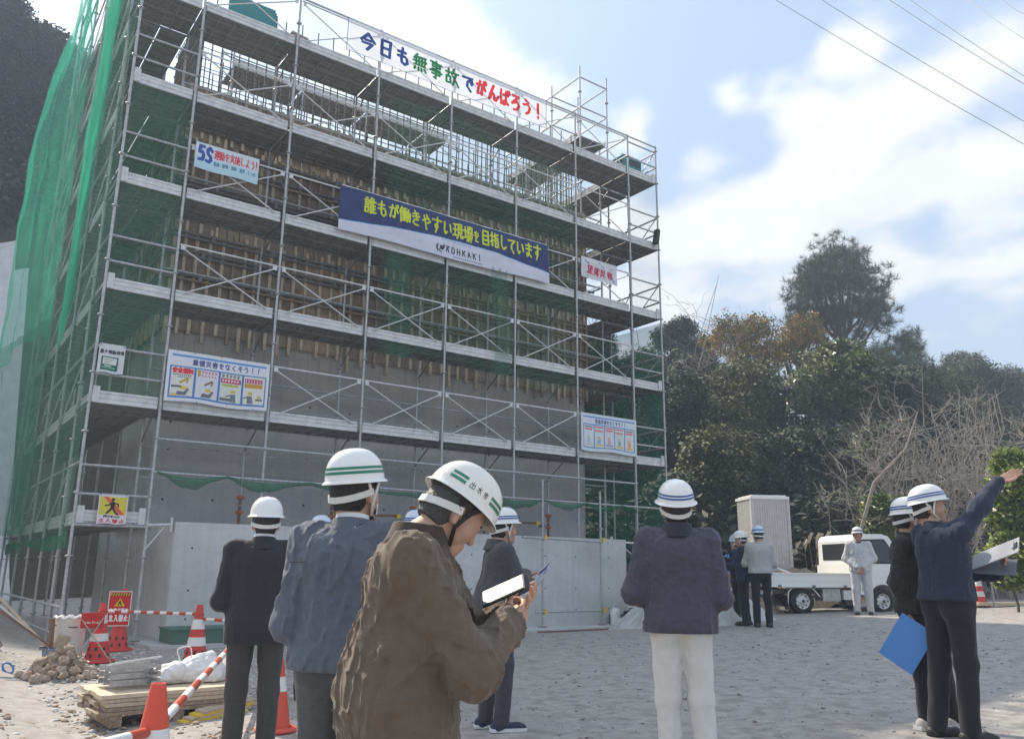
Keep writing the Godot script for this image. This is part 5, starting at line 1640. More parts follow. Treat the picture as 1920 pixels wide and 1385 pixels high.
	var tl := []
	for i in 13: tl.append(Vector3(cos(TAU * i / 12.0) * .055, sin(TAU * i / 12.0) * .075, 0))
	tagm.tube(tl, [.012], 6, false)
	solo("blue_ring", "small blue plastic ring lying on the sprayed slope by the handles", "ring", tagm.done(), flat("ring_blue", Color(.05, .16, .48), 0.5), "", Transform3D(Basis.from_euler(Vector3(-.7, .3, .3)), Vector3(-.86, terrain_y(-.86, 2.5) + .06, 2.5)))
	bx(thing("weathered_plank", "weathered plank standing on the sprayed slope at the left edge", "plank", gp(-1.02, 1.35)), "board", Vector3(-.10, .36, 0), Vector3(.14, .95, .03), M.timber_old, Basis.from_euler(Vector3(0, .2, .55)))
	# rubble
	t = thing("rubble_heap", "heap of brown broken lumps at the foot of the sprayed slope", "rubble", gp(-.36, 2.75))
	var lumps := []
	for i in 5: lumps.append(lump(r))
	for i in 90:
		var f := pow(r.randf(), 0.6)
		var a := r.randf() * TAU
		var x := cos(a) * f * .42
		var z := sin(a) * f * .55
		var s := r.randf_range(.07, .16)
		part(t, "stone", lumps[i % 5], M.rubble if i % 3 else M.dirt, Transform3D(Basis.from_euler(Vector3(r.randf() * 6, r.randf() * 6, 0)) * Basis.from_scale(Vector3.ONE * s), Vector3(x, terrain_y(-.36 + x, 2.75 + z) - t.position.y + (1.0 - f) * r.randf_range(.0, .36) + s * .25, z)))
	# stack of boards on bearers, with jacks and a bag on it
	t = thing("board_stack", "stack of weathered boards on bearers behind the nearest cone", "board stack", gp(-.05, 6.05), "", deg_to_rad(3.0))
	for x in [-.45, .05, .48]: bx(t, "bearer", Vector3(x, .045, 0), Vector3(.09, .085, .78), M.timber_old)
	for l in 5:
		for i in 4:
			bx(t, "board", Vector3(r.randf_range(-.03, .03) + (0.02 if l % 2 else -0.02), .105 + l * .034, -.30 + i * .20 + r.randf_range(-.006, .006)), Vector3(1.12 + r.randf_range(-.04, .06), .030, .185), [M.timber, M.timber_old, M.timber_pale][2 if l == 4 else (r.randi() % 2)], rot(r.randf_range(-.8, .8)))
	for i in 4: bx(t, "loose_board", Vector3(.32 + i * .05, .03 + i * .022, .47 - i * .03), Vector3(.62, .02, .11), M.timber if i % 2 else M.yellow, Basis.from_euler(Vector3(.1, .25 + i * .05, .05)))
	var topy := terrain_y(-.05, 6.05) + .262
	t = thing("steel_jack_bundle", "bundle of grey steel brackets lying on the board stack", "bundle", Vector3(-.30, topy, 6.05), "", deg_to_rad(6.0))
	for l in 3:
		for i in 3:
			bx(t, "bracket_leg", Vector3(-.02, .03 + l * .055, -.18 + i * .15), Vector3(.42, .006, .06), M.alu)
			bx(t, "bracket_web", Vector3(-.02, .05 + l * .055, -.18 + i * .15 + .03), Vector3(.42, .045, .006), M.steel)
		pipe(t, "screw_rod", Vector3(.05, .05 + l * .05, -.25), Vector3(.10, .05 + l * .05, .28), .017, M.steel)
	for i in 4: pipe(t, "loose_bar", Vector3(-.18, .17 + i * .012, -.15 + i * .08), Vector3(.22, .20 + i * .012, -.22 + i * .09), .010, M.alu)
	for i in 2: bx(t, "clamp", Vector3(.10, .06 + i * .08, .22), Vector3(.05, .06, .05), M.steel_dark)
	var bg := MB.new()
	var nz := FastNoiseLite.new()
	nz.seed = 12
	nz.frequency = 1.0
	nz.fractal_octaves = 3
	nets_mesh(bg, [[Vector3(-.22, .07, 0), Vector3(.18, .07, .02), .10, .12], [Vector3(.02, .12, -.04), Vector3(.14, .17, -.02), .10, .09], [Vector3(-.16, .10, .06), Vector3(-.30, .04, .1), .08, .05], [Vector3(.16, .05, .08), Vector3(.30, .03, .02), .09, .06]], .011, .06, func(p: Vector3) -> float: return .022 * (1.0 - 3.0 * absf(nz.get_noise_3d(p.x * 5.0, p.y * 5.0, p.z * 5.0))) * .5 + .008 * nz.get_noise_3d(p.x * 17.0, p.y * 17.0, p.z * 17.0), [Plane(Vector3(0, -1, 0), 0.0)])
	var wb := thing("white_sack", "crumpled white woven sack on the board stack", "sack", Vector3(.22, topy + .002, 6.0))
	part(wb, "sack_body", bg.done(), M.bag_white)
	part(wb, "cord", curve([Vector3(-.10, .16, 0), Vector3(-.14, .28, 0), Vector3(-.04, .30, .02), Vector3(-.02, .20, .03)], .006), M.bag_white)
	# green slab and boards at the footing
	t = thing("green_cover", "dark green flat box cover on the slab in front of the footing", "cover", Vector3(1.95, -1.733, .52))
	bx(t, "panel", Vector3(0, .10, 0), Vector3(1.15, .19, .72), M.green_box)
	bx(t, "lid", Vector3(0, .205, 0), Vector3(1.19, .02, .76), M.green_box)
	bx(thing("form_board", "long reddish form board along the front edge of the slab", "plank", Vector3(9.9, -1.79, 1.04)), "board", Vector3.ZERO, Vector3(3.6, .07, .03), M.rust)
	# ---- in front of the footing on the right
	t = thing("pipe_railing", "single pipe railing with yellow clamps in front of the footing", "railing", Vector3(8.75, -1.735, .36))
	for x in [0.0, 1.62]:
		pipe(t, "post", Vector3(x, 0, 0), Vector3(x, 3.0 - x * .1, 0), .0243, M.steel)
		bx(t, "base_plate", Vector3(x, .006, 0), Vector3(.14, .012, .14), M.rust)
		for y in [.30, 1.78]:
			bx(t, "clamp", Vector3(x + .05, y, .02), Vector3(.06, .10, .07), M.yellow)
		bx(t, "coupler", Vector3(x + .02, 2.02, -.03), Vector3(.12, .06, .10), M.steel_dark)
	pipe(t, "rail", Vector3(-.55, 1.78, .03), Vector3(1.62, 1.74, .03), .0243, M.steel)
	pipe(t, "rail", Vector3(-.2, .30, .03), Vector3(1.62, .30, .03), .0243, M.steel)
	t = thing("jerrycan", "white plastic jerrycan at the foot of the railing", "jerrycan", Vector3(10.62, -1.733, .52), "", .4)
	b = MB.new()
	b.lathe([Vector2(.001, 0), Vector2(.12, 0), Vector2(.13, .02), Vector2(.13, .27), Vector2(.10, .33), Vector2(.03, .35), Vector2(.03, .37), Vector2(.001, .37)], 20, Vector3.ZERO, Vector2(1, .8))
	part(t, "can_body", b.done(), M.white_plastic)
	part(t, "handle", curve([Vector3(-.09, .33, 0), Vector3(-.05, .40, 0), Vector3(.06, .39, 0), Vector3(.09, .33, 0)], .012), M.white_plastic)
	pipe(t, "cap", Vector3(.0, .37, 0), Vector3(0, .39, 0), .032, M.blue_tarp)
	t = thing("tool_bag", "dark navy tool bag standing beside the jerrycan", "bag", Vector3(11.02, -1.733, .55))
	b = MB.new()
	b.lathe([Vector2(.001, 0), Vector2(.14, 0), Vector2(.15, .03), Vector2(.155, .26), Vector2(.14, .28), Vector2(.13, .25), Vector2(.001, .22)], 18, Vector3.ZERO, Vector2(1, .75))
	part(t, "bag_body", b.done(), M.dark_blue)
	part(t, "handle", curve([Vector3(-.10, .26, .05), Vector3(-.04, .34, .06), Vector3(.05, .34, .06), Vector3(.10, .26, .05)], .008), M.dark_blue)
	bx(thing("green_crate", "low green crate behind the navy tool bag", "crate", Vector3(11.05, -1.733, .24)), "crate_body", Vector3(0, .10, 0), Vector3(.55, .2, .18), M.green_box)
	t = thing("trestle", "wooden trestle leg and shelf at the right end of the footing", "trestle", Vector3(10.9, -1.74, 1.25))
	bx(t, "leg", Vector3(.03, .34, 0), Vector3(.10, .68, .05), M.timber)
	bx(t, "leg", Vector3(.55, .34, -.4), Vector3(.10, .68, .05), M.timber)
	bx(t, "shelf", Vector3(.2, .70, -.15), Vector3(.75, .03, .5), M.timber_old)
	bx(t, "block", Vector3(.1, .76, -.15), Vector3(.3, .09, .2), M.timber_pale)
	im = blank(96, 96, Color(.80, .79, .80))
	im.fill_rect(Rect2i(0, 0, 96, 30), Color(.75, .68, .15))
	for i in 5: shape(im, [Vector2(i * 22 - 6, 30), Vector2(i * 22 + 5, 30), Vector2(i * 22 + 20, 0), Vector2(i * 22 + 9, 0)], Color(.08, .08, .08))
	for i in 4: im.fill_rect(Rect2i(12 + i * 20, 44, 12, 14), Color(.6, .55, .6)); im.fill_rect(Rect2i(12 + i * 20, 68, 12, 12), Color(.65, .5, .55))
	banner("striped_notice", "small notice with yellow and black stripes at the right scaffold foot", "sign", 12.05, 12.5, -.02, .40, .10, cloth_mat("notice", im), .006, 4)
	# ---- right background
	heap("sand_heap", "pale grey sand heap left of the pale sweater", "heap", 10.9, 2.5, 1.9, 1.2, .78, M.sand, 3)
	heap("soil_heap", "brown soil heap under the blue tarp", "heap", 13.0, 1.2, 2.4, 1.5, .72, M.dirt, 5)
	heap("spoil_bank", "brown spoil bank behind the truck bed", "heap", 16.4, 1.0, 2.6, 1.2, .85, M.dirt, 8)
	b = MB.new()
	b.sheet(20, 14, func(u: float, v: float) -> Vector3:
		return Vector3(12.0 + u * 1.1, -.78 + .52 * sin(PI * (0.1 + 0.75 * v)) + .08 * nz.get_noise_2d(u * 6.0, v * 6.0), 2.5 - v * 1.0 + .05 * nz.get_noise_2d(u * 5.0 + 3.0, v * 5.0)))
	solo("blue_tarp", "bright blue tarpaulin over the soil heap behind the camera holder", "tarpaulin", b.done(), M.blue_tarp)
	# ribbed white cabin
	t = thing("ribbed_cabin", "tall white ribbed site toilet cabin in front of the dark trees", "cabin", Vector3(16.4, terrain_y(16.4, .1), .1), "", deg_to_rad(-30.0))
	var hc := 1.30 - t.position.y
	var cab := mottled("cabin_plastic", [Color(.46, .45, .44), Color(.56, .55, .54), Color(.62, .61, .60)], .8, .6, .012, 0.0, 88)
	bx(t, "shell", Vector3(0, hc * .5, 0), Vector3(.98, hc - .06, .98), cab)
	b = MB.new()
	b.box(Vector3(0, hc - .01, 0), Vector3(1.06, .07, 1.06)); b.box(Vector3(0, hc + .035, 0), Vector3(.94, .05, .94))
	part(t, "roof", b.done(), M.white_paint)
	for i in 15:
		for s in [0, 1, 2]:
			var p: Vector3 = [Vector3(-.45 + i * .0645, hc * .5, .495), Vector3(-.495, hc * .5, -.45 + i * .0645), Vector3(.495, hc * .5, -.45 + i * .0645)][s]
			part(t, "rib", unit_box, cab, Transform3D(Basis.from_scale(Vector3(.030, hc - .16, .028) if s == 0 else Vector3(.028, hc - .16, .030)), p))
	bx(t, "corner_trim", Vector3(.49, hc * .5, .49), Vector3(.07, hc - .1, .07), cab)
	bx(t, "corner_trim", Vector3(-.49, hc * .5, .49), Vector3(.07, hc - .1, .07), cab)
	# boards and poles near the truck tail
	t = thing("plywood_sheets", "pale plywood sheets lying on the ground behind the rear wheel", "plywood", gp(13.9, 2.0, .10), "", .35)
	for i in 3: bx(t, "sheet", Vector3(i * .06, .02 + i * .03, i * .05), Vector3(1.5, .018, .85), M.timber_pale, Basis.from_euler(Vector3(.10 + .05 * i, .06 * i, .05)))
	bx(t, "offcut", Vector3(-.8, .02, .5), Vector3(.35, .06, .10), M.timber_pale, rot(30))
	t = thing("timber_beams", "pale squared beams beside the truck tail gate", "beams", gp(13.4, 1.35, .55), "", -.2)
	for i in 2: bx(t, "beam", Vector3(0, i * .10, -.1 * i), Vector3(1.1, .08, .10), M.timber_pale if i else M.white_paint, rot(i * 8.0))
	t = thing("brown_crate", "open brown crate between the cabin and the truck tail", "crate", gp(14.0, .6, .3), "", .3)
	bx(t, "crate_body", Vector3(0, .28, 0), Vector3(.6, .5, .5), M.rust)
	bx(t, "lath", Vector3(0, .56, .1), Vector3(.66, .03, .12), M.timber_pale, rot(12))
	t = thing("flag_pole", "white pole with a red end leaning over the truck tail", "pole", Vector3(13.1, -.35, 2.4))
	pipe(t, "pole", Vector3.ZERO, Vector3(.75, -.26, .25), .016, M.white_paint)
	pipe(t, "red_end", Vector3(.75, -.26, .25), Vector3(.92, -.32, .31), .022, M.red_plastic)
	t = thing("pipe_rail", "white pipe rail at the far right edge of the yard", "railing", gp(18.0, 4.85))
	for y in [.62, 1.02]: pipe(t, "rail", Vector3(0, y, 0), Vector3(3.6, y + .09, 1.2), .024, M.white_paint)
	for f in [.05, .5, .95]: pipe(t, "post", Vector3(3.6 * f, -.1, 1.2 * f), Vector3(3.6 * f, 1.05 + .1 * f, 1.2 * f), .024, M.steel)
	bx(thing("ground_plank", "long pale plank on the ground under the pipe rail", "plank", gp(19.0, 5.05, .04)), "board", Vector3.ZERO, Vector3(2.6, .07, .22), M.timber_pale, rot(-17))
	# ---- on the scaffold decks
	var y5 := LV * 5.0 + .052
	t = thing("generator", "teal generator set on the top deck near the right corner", "generator", Vector3(12.22, y5, -.42))
	bx(t, "housing", Vector3(0, .30, 0), Vector3(.62, .52, .46), M.teal)
	bx(t, "lid", Vector3(-.02, .575, 0), Vector3(.60, .04, .44), M.teal)
	bx(t, "louvre", Vector3(.08, .42, .233), Vector3(.40, .16, .01), M.teal_dark)
	bx(t, "side_louvre", Vector3(-.313, .36, 0), Vector3(.01, .2, .3), M.teal_dark)
	bx(t, "skid", Vector3(0, .02, 0), Vector3(.66, .04, .48), M.black)
	part(t, "lifting_eye", curve([Vector3(-.15, .58, 0), Vector3(-.2, .70, 0), Vector3(-.1, .75, 0), Vector3(-.05, .6, 0)], .008), M.steel)
	t = thing("teal_sheet_roll", "teal sheet bundle standing on the top deck at the upper left", "sheet bundle", Vector3(2.05, y5, -.45))
	for i in 3: bx(t, "sheet", Vector3(.05 * i, .42, -.05 * i), Vector3(.92, .80, .02), M.teal, Basis(Vector3.RIGHT, -.05 * i))
	t = thing("cardboard_box", "brown cardboard box on the top deck beside the third post", "box", Vector3(2.95, y5, -.35))
	bx(t, "carton", Vector3(0, .16, 0), Vector3(.36, .32, .34), M.timber_old, rot(8))
	t = thing("blue_bag", "small blue plastic bag on the top deck left of the cardboard box", "bag", Vector3(2.55, y5 - .01, -.30))
	bg = MB.new()
	nets_mesh(bg, [[Vector3(0, .06, 0), Vector3(.05, .10, 0), .08, .05], [Vector3(0, .1, 0), Vector3(-.02, .22, 0), .05, .02]], .015, .03, func(p: Vector3) -> float: return .012 * nz.get_noise_3d(p.x * 15.0, p.y * 15.0, p.z * 15.0))
	part(t, "bag_body", bg.done(), flat("bag_blue", Color(.10, .35, .50), .5))
	bx(thing("timber_offcuts", "brown timber offcuts on the top deck left of the slogan banner", "timber", Vector3(3.5, y5, -.3)), "block", Vector3(0, .06, 0), Vector3(.5, .12, .25), M.timber_old, rot(-6))
	t = thing("grey_sack", "grey sack lying on the fourth deck near the right corner", "sack", Vector3(12.20, LV * 4.0 + .05, -.30))
	bg = MB.new()
	nets_mesh(bg, [[Vector3(-.15, .11, 0), Vector3(.15, .13, 0), .12, .13], [Vector3(.1, .2, 0), Vector3(.2, .16, 0), .08, .08]], .018, .05, func(p: Vector3) -> float: return .015 * nz.get_noise_3d(p.x * 9.0, p.y * 9.0, p.z * 9.0))
	part(t, "sack_body", bg.done(), M.concrete_new)
	t = thing("flood_lamp", "black unlit flood lamp fixed at the right corner post of the fourth deck", "lamp", Vector3(12.76, LV * 4.0 + .12, .06))
	bx(t, "lamp_head", Vector3(0, .20, 0), Vector3(.10, .40, .14), M.black, Basis(Vector3.BACK, -.18))
	bx(t, "bracket", Vector3(.06, .2, -.05), Vector3(.08, .05, .08), M.steel_dark)

# ---------------------------------------------------------------- people
# A figure is laid out as joints; each garment is the smooth union of tapered capsules, meshed with surface nets.
func nets_mesh(mb: MB, bones: Array, cell: float, k: float, warp = null, clips := []) -> void:
	var lo := Vector3(1e9, 1e9, 1e9)
	var hi := -lo
	for b in bones:
		var r: float = maxf(b[2], b[3]) + cell * 2.5 + 0.012
		lo = lo.min((b[0] as Vector3).min(b[1]) - Vector3.ONE * r)
		hi = hi.max((b[0] as Vector3).max(b[1]) + Vector3.ONE * r)
	var nx := int((hi.x - lo.x) / cell) + 2
	var ny := int((hi.y - lo.y) / cell) + 2
	var nz := int((hi.z - lo.z) / cell) + 2
	var f := PackedFloat32Array()
	f.resize(nx * ny * nz)
	f.fill(1.0)
	for b in bones:
		var a: Vector3 = b[0]
		var ba: Vector3 = (b[1] as Vector3) - a
		var l2 := maxf(ba.length_squared(), 1e-8)
		var ra: float = b[2]
		var dr: float = b[3] - ra
		var m: float = maxf(b[2], b[3]) + k + cell * 2.0
		var mn := (((b[0] as Vector3).min(b[1]) - Vector3.ONE * m - lo) / cell).floor()
		var mx := (((b[0] as Vector3).max(b[1]) + Vector3.ONE * m - lo) / cell).ceil()
		var i0 := maxi(0, int(mn.x)); var i1 := mini(nx - 1, int(mx.x))
		var j0 := maxi(0, int(mn.y)); var j1 := mini(ny - 1, int(mx.y))
		var k0 := maxi(0, int(mn.z)); var k1 := mini(nz - 1, int(mx.z))
		for kk in range(k0, k1 + 1):
			var pz := lo.z + kk * cell - a.z
			for jj in range(j0, j1 + 1):
				var py := lo.y + jj * cell - a.y
				var at := (kk * ny + jj) * nx + i0
				var px := lo.x + i0 * cell - a.x
				var dyz := py * ba.y + pz * ba.z
				for ii in range(i0, i1 + 1):
					var t := clampf((px * ba.x + dyz) / l2, 0.0, 1.0)
					var qx := px - ba.x * t
					var qy := py - ba.y * t
					var qz := pz - ba.z * t
					var d := sqrt(qx * qx + qy * qy + qz * qz) - ra - dr * t
					var g := f[at]
					if g >= 1.0:
						f[at] = d
					else:
						var h := k - absf(g - d)
						f[at] = minf(g, d) - (h * h * 0.25 / k if h > 0.0 else 0.0)
					at += 1
					px += cell
	var band := cell * 2.2 + 0.02
	if warp != null or clips.size():
		var at := 0
		for kk in nz:
			for jj in ny:
				for ii in nx:
					var g := f[at]
					if g < band:
						var p := Vector3(lo.x + ii * cell, lo.y + jj * cell, lo.z + kk * cell)
						if g > -band and warp != null: g += warp.call(p)
						for c in clips: g = maxf(g, (c as Plane).distance_to(p))
						f[at] = g
					at += 1
	var slot := PackedInt32Array()
	slot.resize(nx * ny * nz)
	slot.fill(-1)
	var sy := nx
	var sz := nx * ny
	for kk in nz - 1:
		for jj in ny - 1:
			var at := (kk * ny + jj) * nx
			for ii in nx - 1:
				var v0 := f[at]
				var v1 := f[at + 1]
				var v2 := f[at + sy]
				var v3 := f[at + sy + 1]
				var v4 := f[at + sz]
				var v5 := f[at + sz + 1]
				var v6 := f[at + sz + sy]
				var v7 := f[at + sz + sy + 1]
				var neg := int(v0 < 0) + int(v1 < 0) + int(v2 < 0) + int(v3 < 0) + int(v4 < 0) + int(v5 < 0) + int(v6 < 0) + int(v7 < 0)
				if neg != 0 and neg != 8:
					var s := Vector3.ZERO
					var n := 0
					if (v0 < 0) != (v1 < 0): s += Vector3(v0 / (v0 - v1), 0, 0); n += 1
					if (v2 < 0) != (v3 < 0): s += Vector3(v2 / (v2 - v3), 1, 0); n += 1
					if (v4 < 0) != (v5 < 0): s += Vector3(v4 / (v4 - v5), 0, 1); n += 1
					if (v6 < 0) != (v7 < 0): s += Vector3(v6 / (v6 - v7), 1, 1); n += 1
					if (v0 < 0) != (v2 < 0): s += Vector3(0, v0 / (v0 - v2), 0); n += 1
					if (v1 < 0) != (v3 < 0): s += Vector3(1, v1 / (v1 - v3), 0); n += 1
					if (v4 < 0) != (v6 < 0): s += Vector3(0, v4 / (v4 - v6), 1); n += 1
					if (v5 < 0) != (v7 < 0): s += Vector3(1, v5 / (v5 - v7), 1); n += 1
					if (v0 < 0) != (v4 < 0): s += Vector3(0, 0, v0 / (v0 - v4)); n += 1
					if (v1 < 0) != (v5 < 0): s += Vector3(1, 0, v1 / (v1 - v5)); n += 1
					if (v2 < 0) != (v6 < 0): s += Vector3(0, 1, v2 / (v2 - v6)); n += 1
					if (v3 < 0) != (v7 < 0): s += Vector3(1, 1, v3 / (v3 - v7)); n += 1
					s /= n
					var gr := Vector3(v1 + v3 + v5 + v7 - v0 - v2 - v4 - v6, v2 + v3 + v6 + v7 - v0 - v1 - v4 - v5, v4 + v5 + v6 + v7 - v0 - v1 - v2 - v3)
					slot[at] = mb.vert(lo + Vector3(ii + s.x, jj + s.y, kk + s.z) * cell, gr.normalized(), Vector2(s.x, s.y))
					var o := v0 < 0
					if ii > 0 and jj > 0 and kk > 0:
						if o != (v1 < 0): quad_of(mb, slot[at - sy - sz], slot[at - sz], slot[at], slot[at - sy], o)
						if o != (v2 < 0): quad_of(mb, slot[at - 1 - sz], slot[at - 1], slot[at], slot[at - sz], o)
						if o != (v4 < 0): quad_of(mb, slot[at - 1 - sy], slot[at - sy], slot[at], slot[at - 1], o)
				at += 1

func quad_of(mb: MB, a: int, b: int, c: int, d: int, out: bool) -> void:
	if a < 0 or b < 0 or c < 0 or d < 0: return
	if out:
		mb.face(a, b, c); mb.face(a, c, d)
	else:
		mb.face(a, c, b); mb.face(a, d, c)

func hand_bones(wrist: Vector3, d: Vector3, nrm: Vector3, right: bool, curl: float, spread := 1.0) -> Array:
	d = d.normalized()
	nrm = (nrm - d * nrm.dot(d)).normalized()
	var th := d.cross(nrm) if right else nrm.cross(d)
	var out := []
	out.append([wrist - d * 0.03, wrist + d * 0.02, 0.025, 0.026])
	var off := [0.028, 0.0095, -0.0095, -0.027]
	var len1 := [0.042, 0.046, 0.043, 0.034]
	for i in 4:
		var kn: Vector3 = wrist + d * (0.086 - 0.006 * absf(i - 1.2)) + th * off[i]
		out.append([wrist + d * 0.02 + th * off[i] * 0.6, kn, 0.0145, 0.0115])
		var a := curl * 0.55
		var p := kn
		var l: float = len1[i]
		for s in 3:
			var dir := (d * cos(a) + nrm * sin(a) + th * (1.2 - i) * 0.04 * spread).normalized()
			var q := p + dir * l
			out.append([p, q, 0.0098 - s * 0.0008, 0.009 - s * 0.0008])
			p = q
			l *= 0.66
			a += curl
	var t0 := wrist + d * 0.022 + th * 0.022 + nrm * 0.006
	var t1 := t0 + (d * 0.62 + th * 0.62 * spread + nrm * (0.3 + 0.3 * curl)).normalized() * 0.042
	var t2 := t1 + (d * 0.85 + th * 0.25 * spread + nrm * (0.25 + 0.4 * curl)).normalized() * 0.032
	var t3 := t2 + (d * 0.9 + nrm * (0.2 + 0.5 * curl)).normalized() * 0.024
	out.append([t0, t1, 0.0150, 0.0118]); out.append([t1, t2, 0.0112, 0.0102]); out.append([t2, t3, 0.0102, 0.0085])
	return out

func dome(ang: float, t: float, off: float, k: Dictionary) -> Vector3:     # t: 0 at the rim, 1 at the crown; angle 0 = front (+z)
	var ph := t * PI * 0.5
	var rx: float = k.rx
	var rz: float = k.rz
	var w := pow(cos(ph), 0.80)
	var x := sin(ang) * rx * w
	var z := cos(ang) * rz * w
	var y: float = k.base + 0.012 + k.high * pow(sin(ph), 0.92)
	var n := Vector3(sin(ang) / rx * cos(ph), sin(ph) / k.high, cos(ang) / rz * cos(ph)).normalized()
	var rid: float = k.ridge * (exp(-pow(x / 0.016, 2.0)) + 0.8 * exp(-pow((absf(x) - 0.045) / 0.012, 2.0))) * smoothstep(0.25, 0.6, t)
	return Vector3(x, y, z) + n * (off + rid)

func helmet(parent: Node3D, k: Dictionary, mat: Material, fine: bool) -> Node3D:
	var b := MB.new()
	var na := 44 if fine else 24
	var nt := 14 if fine else 8
	var rings := []
	var prof := []     # rim ring, then the dome
	for i in na + 1:
		var a := TAU * i / na
		var peak: float = 1.0 + k.peak * pow(maxf(0.0, cos(a)), 3.0)
		var col := []
		var e := dome(a, 0.0, 0.0, k)
		var out := Vector3(sin(a), 0, cos(a))
		col.append(e * Vector3(.93, 1, .93) + Vector3(0, 0.004, 0))
		col.append(e + out * (k.rim * 0.9) * peak + Vector3(0, -0.016 - k.dip * pow(maxf(0, cos(a)), 2.0), 0))
		col.append(e + out * k.rim * peak + Vector3(0, -0.0125 - k.dip * pow(maxf(0, cos(a)), 2.0), 0))
		col.append(e + out * k.rim * 0.55 + Vector3(0, -0.004, 0))
		for t in nt + 1: col.append(dome(a, float(t) / nt, 0.0, k))
		prof.append(col)
	var m: int = prof[0].size()
	var first := b.v.size()
	for i in na + 1:
		for j in m:
			var p: Vector3 = prof[i][j]
			var da: Vector3 = prof[(i + 1) % na][j] - prof[(i - 1 + na) % na][j]
			var dt: Vector3 = prof[i][mini(j + 1, m - 1)] - prof[i][maxi(j - 1, 0)]
			var n := dt.cross(da) * -1.0
			if j >= m - 2: n = Vector3.UP if j == m - 1 else n
			n = n.normalized()
			if j > 3 and n.dot(p - Vector3(0, k.base, 0)) < 0.0: n = -n
			b.vert(p, n)
	for i in na:
		for j in m - 1:
			var p := first + i * m + j
			b.face(p, p + m, p + 1); b.face(p + 1, p + m, p + m + 1)
	var h := part(parent, "helmet", b.done(), mat)
	# dark lining so that nothing shows through below
	var li := MB.new()
	li.lathe([Vector2(1.0, 0.0), Vector2(0.9, 0.06), Vector2(0.5, 0.095), Vector2(0.001, 0.105)], 20, Vector3(0, k.base + 0.006, 0), Vector2(k.rx * 0.95, k.rz * 0.95))
	part(h, "lining", li.done(), M.strap_white)
	return h

func helmet_band(h: Node3D, k: Dictionary, a0: float, a1: float, t0: float, t1: float, mat: Material) -> void:
	var b := MB.new()
	var n := maxi(4, int(absf(a1 - a0) * 9.0))
	for i in n + 1:
		var a := lerpf(a0, a1, float(i) / n)
		for t in [t0, t1]:
			var p := dome(a, t, 0.0013, k)
			b.vert(p, Vector3(sin(a), 0.25, cos(a)).normalized())
	for i in n:
		var p := i * 2
		if a1 > a0: b.face(p, p + 2, p + 1); b.face(p + 1, p + 2, p + 3)
		else: b.face(p, p + 1, p + 2); b.face(p + 1, p + 3, p + 2)
	part(h, "stripe", b.done(), mat)

func helmet_text(h: Node3D, k: Dictionary, text: String, a0: float, step: float, size: Vector2, t0: float, mat: Material) -> void:
	var b := MB.new()
	for i in text.length():
		for s in String(PEN[text[i]]).split(" "):
			var last := Vector2.ZERO
			for q in s.length() / 2:
				var p := Vector2((s.unicode_at(q * 2) - 97) / 20.0, 1.0 - (s.unicode_at(q * 2 + 1) - 97) / 20.0)
				if q > 0:
					var d := (p - last).normalized()
					var w := Vector2(-d.y, d.x) * 0.045
					var c := []
					for e in [last - w - d * .03, p - w + d * .03, p + w + d * .03, last + w - d * .03]:
						c.append(dome(a0 + step * i + e.x * size.x, t0 + e.y * size.y, 0.0014, k))
					b.quad(c[0], c[1], c[2], c[3])
				last = p
	part(h, "lettering", b.done(), mat)

func curve(pts: Array, r: float, sides := 6) -> ArrayMesh:
	var c := Curve3D.new()
	for i in pts.size():
		var tan: Vector3 = (pts[mini(i + 1, pts.size() - 1)] - pts[maxi(i - 1, 0)]) / 6.0
		c.add_point(pts[i], -tan, tan)
	var b := MB.new()
	var out := []
	var n := pts.size() * 4
	for i in n + 1: out.append(c.sample_baked(c.get_baked_length() * i / n, true))
	b.tube(out, [r], sides)
	return b.done()

func strip(pts: Array, wide: Vector3, thick := 0.002) -> ArrayMesh:     # a flat strap along points
	var b := MB.new()
	for i in pts.size() - 1:
		var d: Vector3 = (pts[i + 1] - pts[i]).normalized()
		var w: Vector3 = (wide - d * wide.dot(d)).normalized() * wide.length()
		var n := d.cross(w).normalized() * thick
		var ctr: Vector3 = (pts[i] + pts[i + 1]) * 0.5
		b.box(ctr, Vector3(1, 1, 1), Basis((pts[i + 1] - pts[i]) * 1.03, w, n * 2.0))
	return b.done()

const DOME := {"rx": 0.112, "rz": 0.136, "base": 0.035, "high": 0.128, "ridge": 0.0, "rim": 0.016, "peak": 0.3, "dip": 0.0}

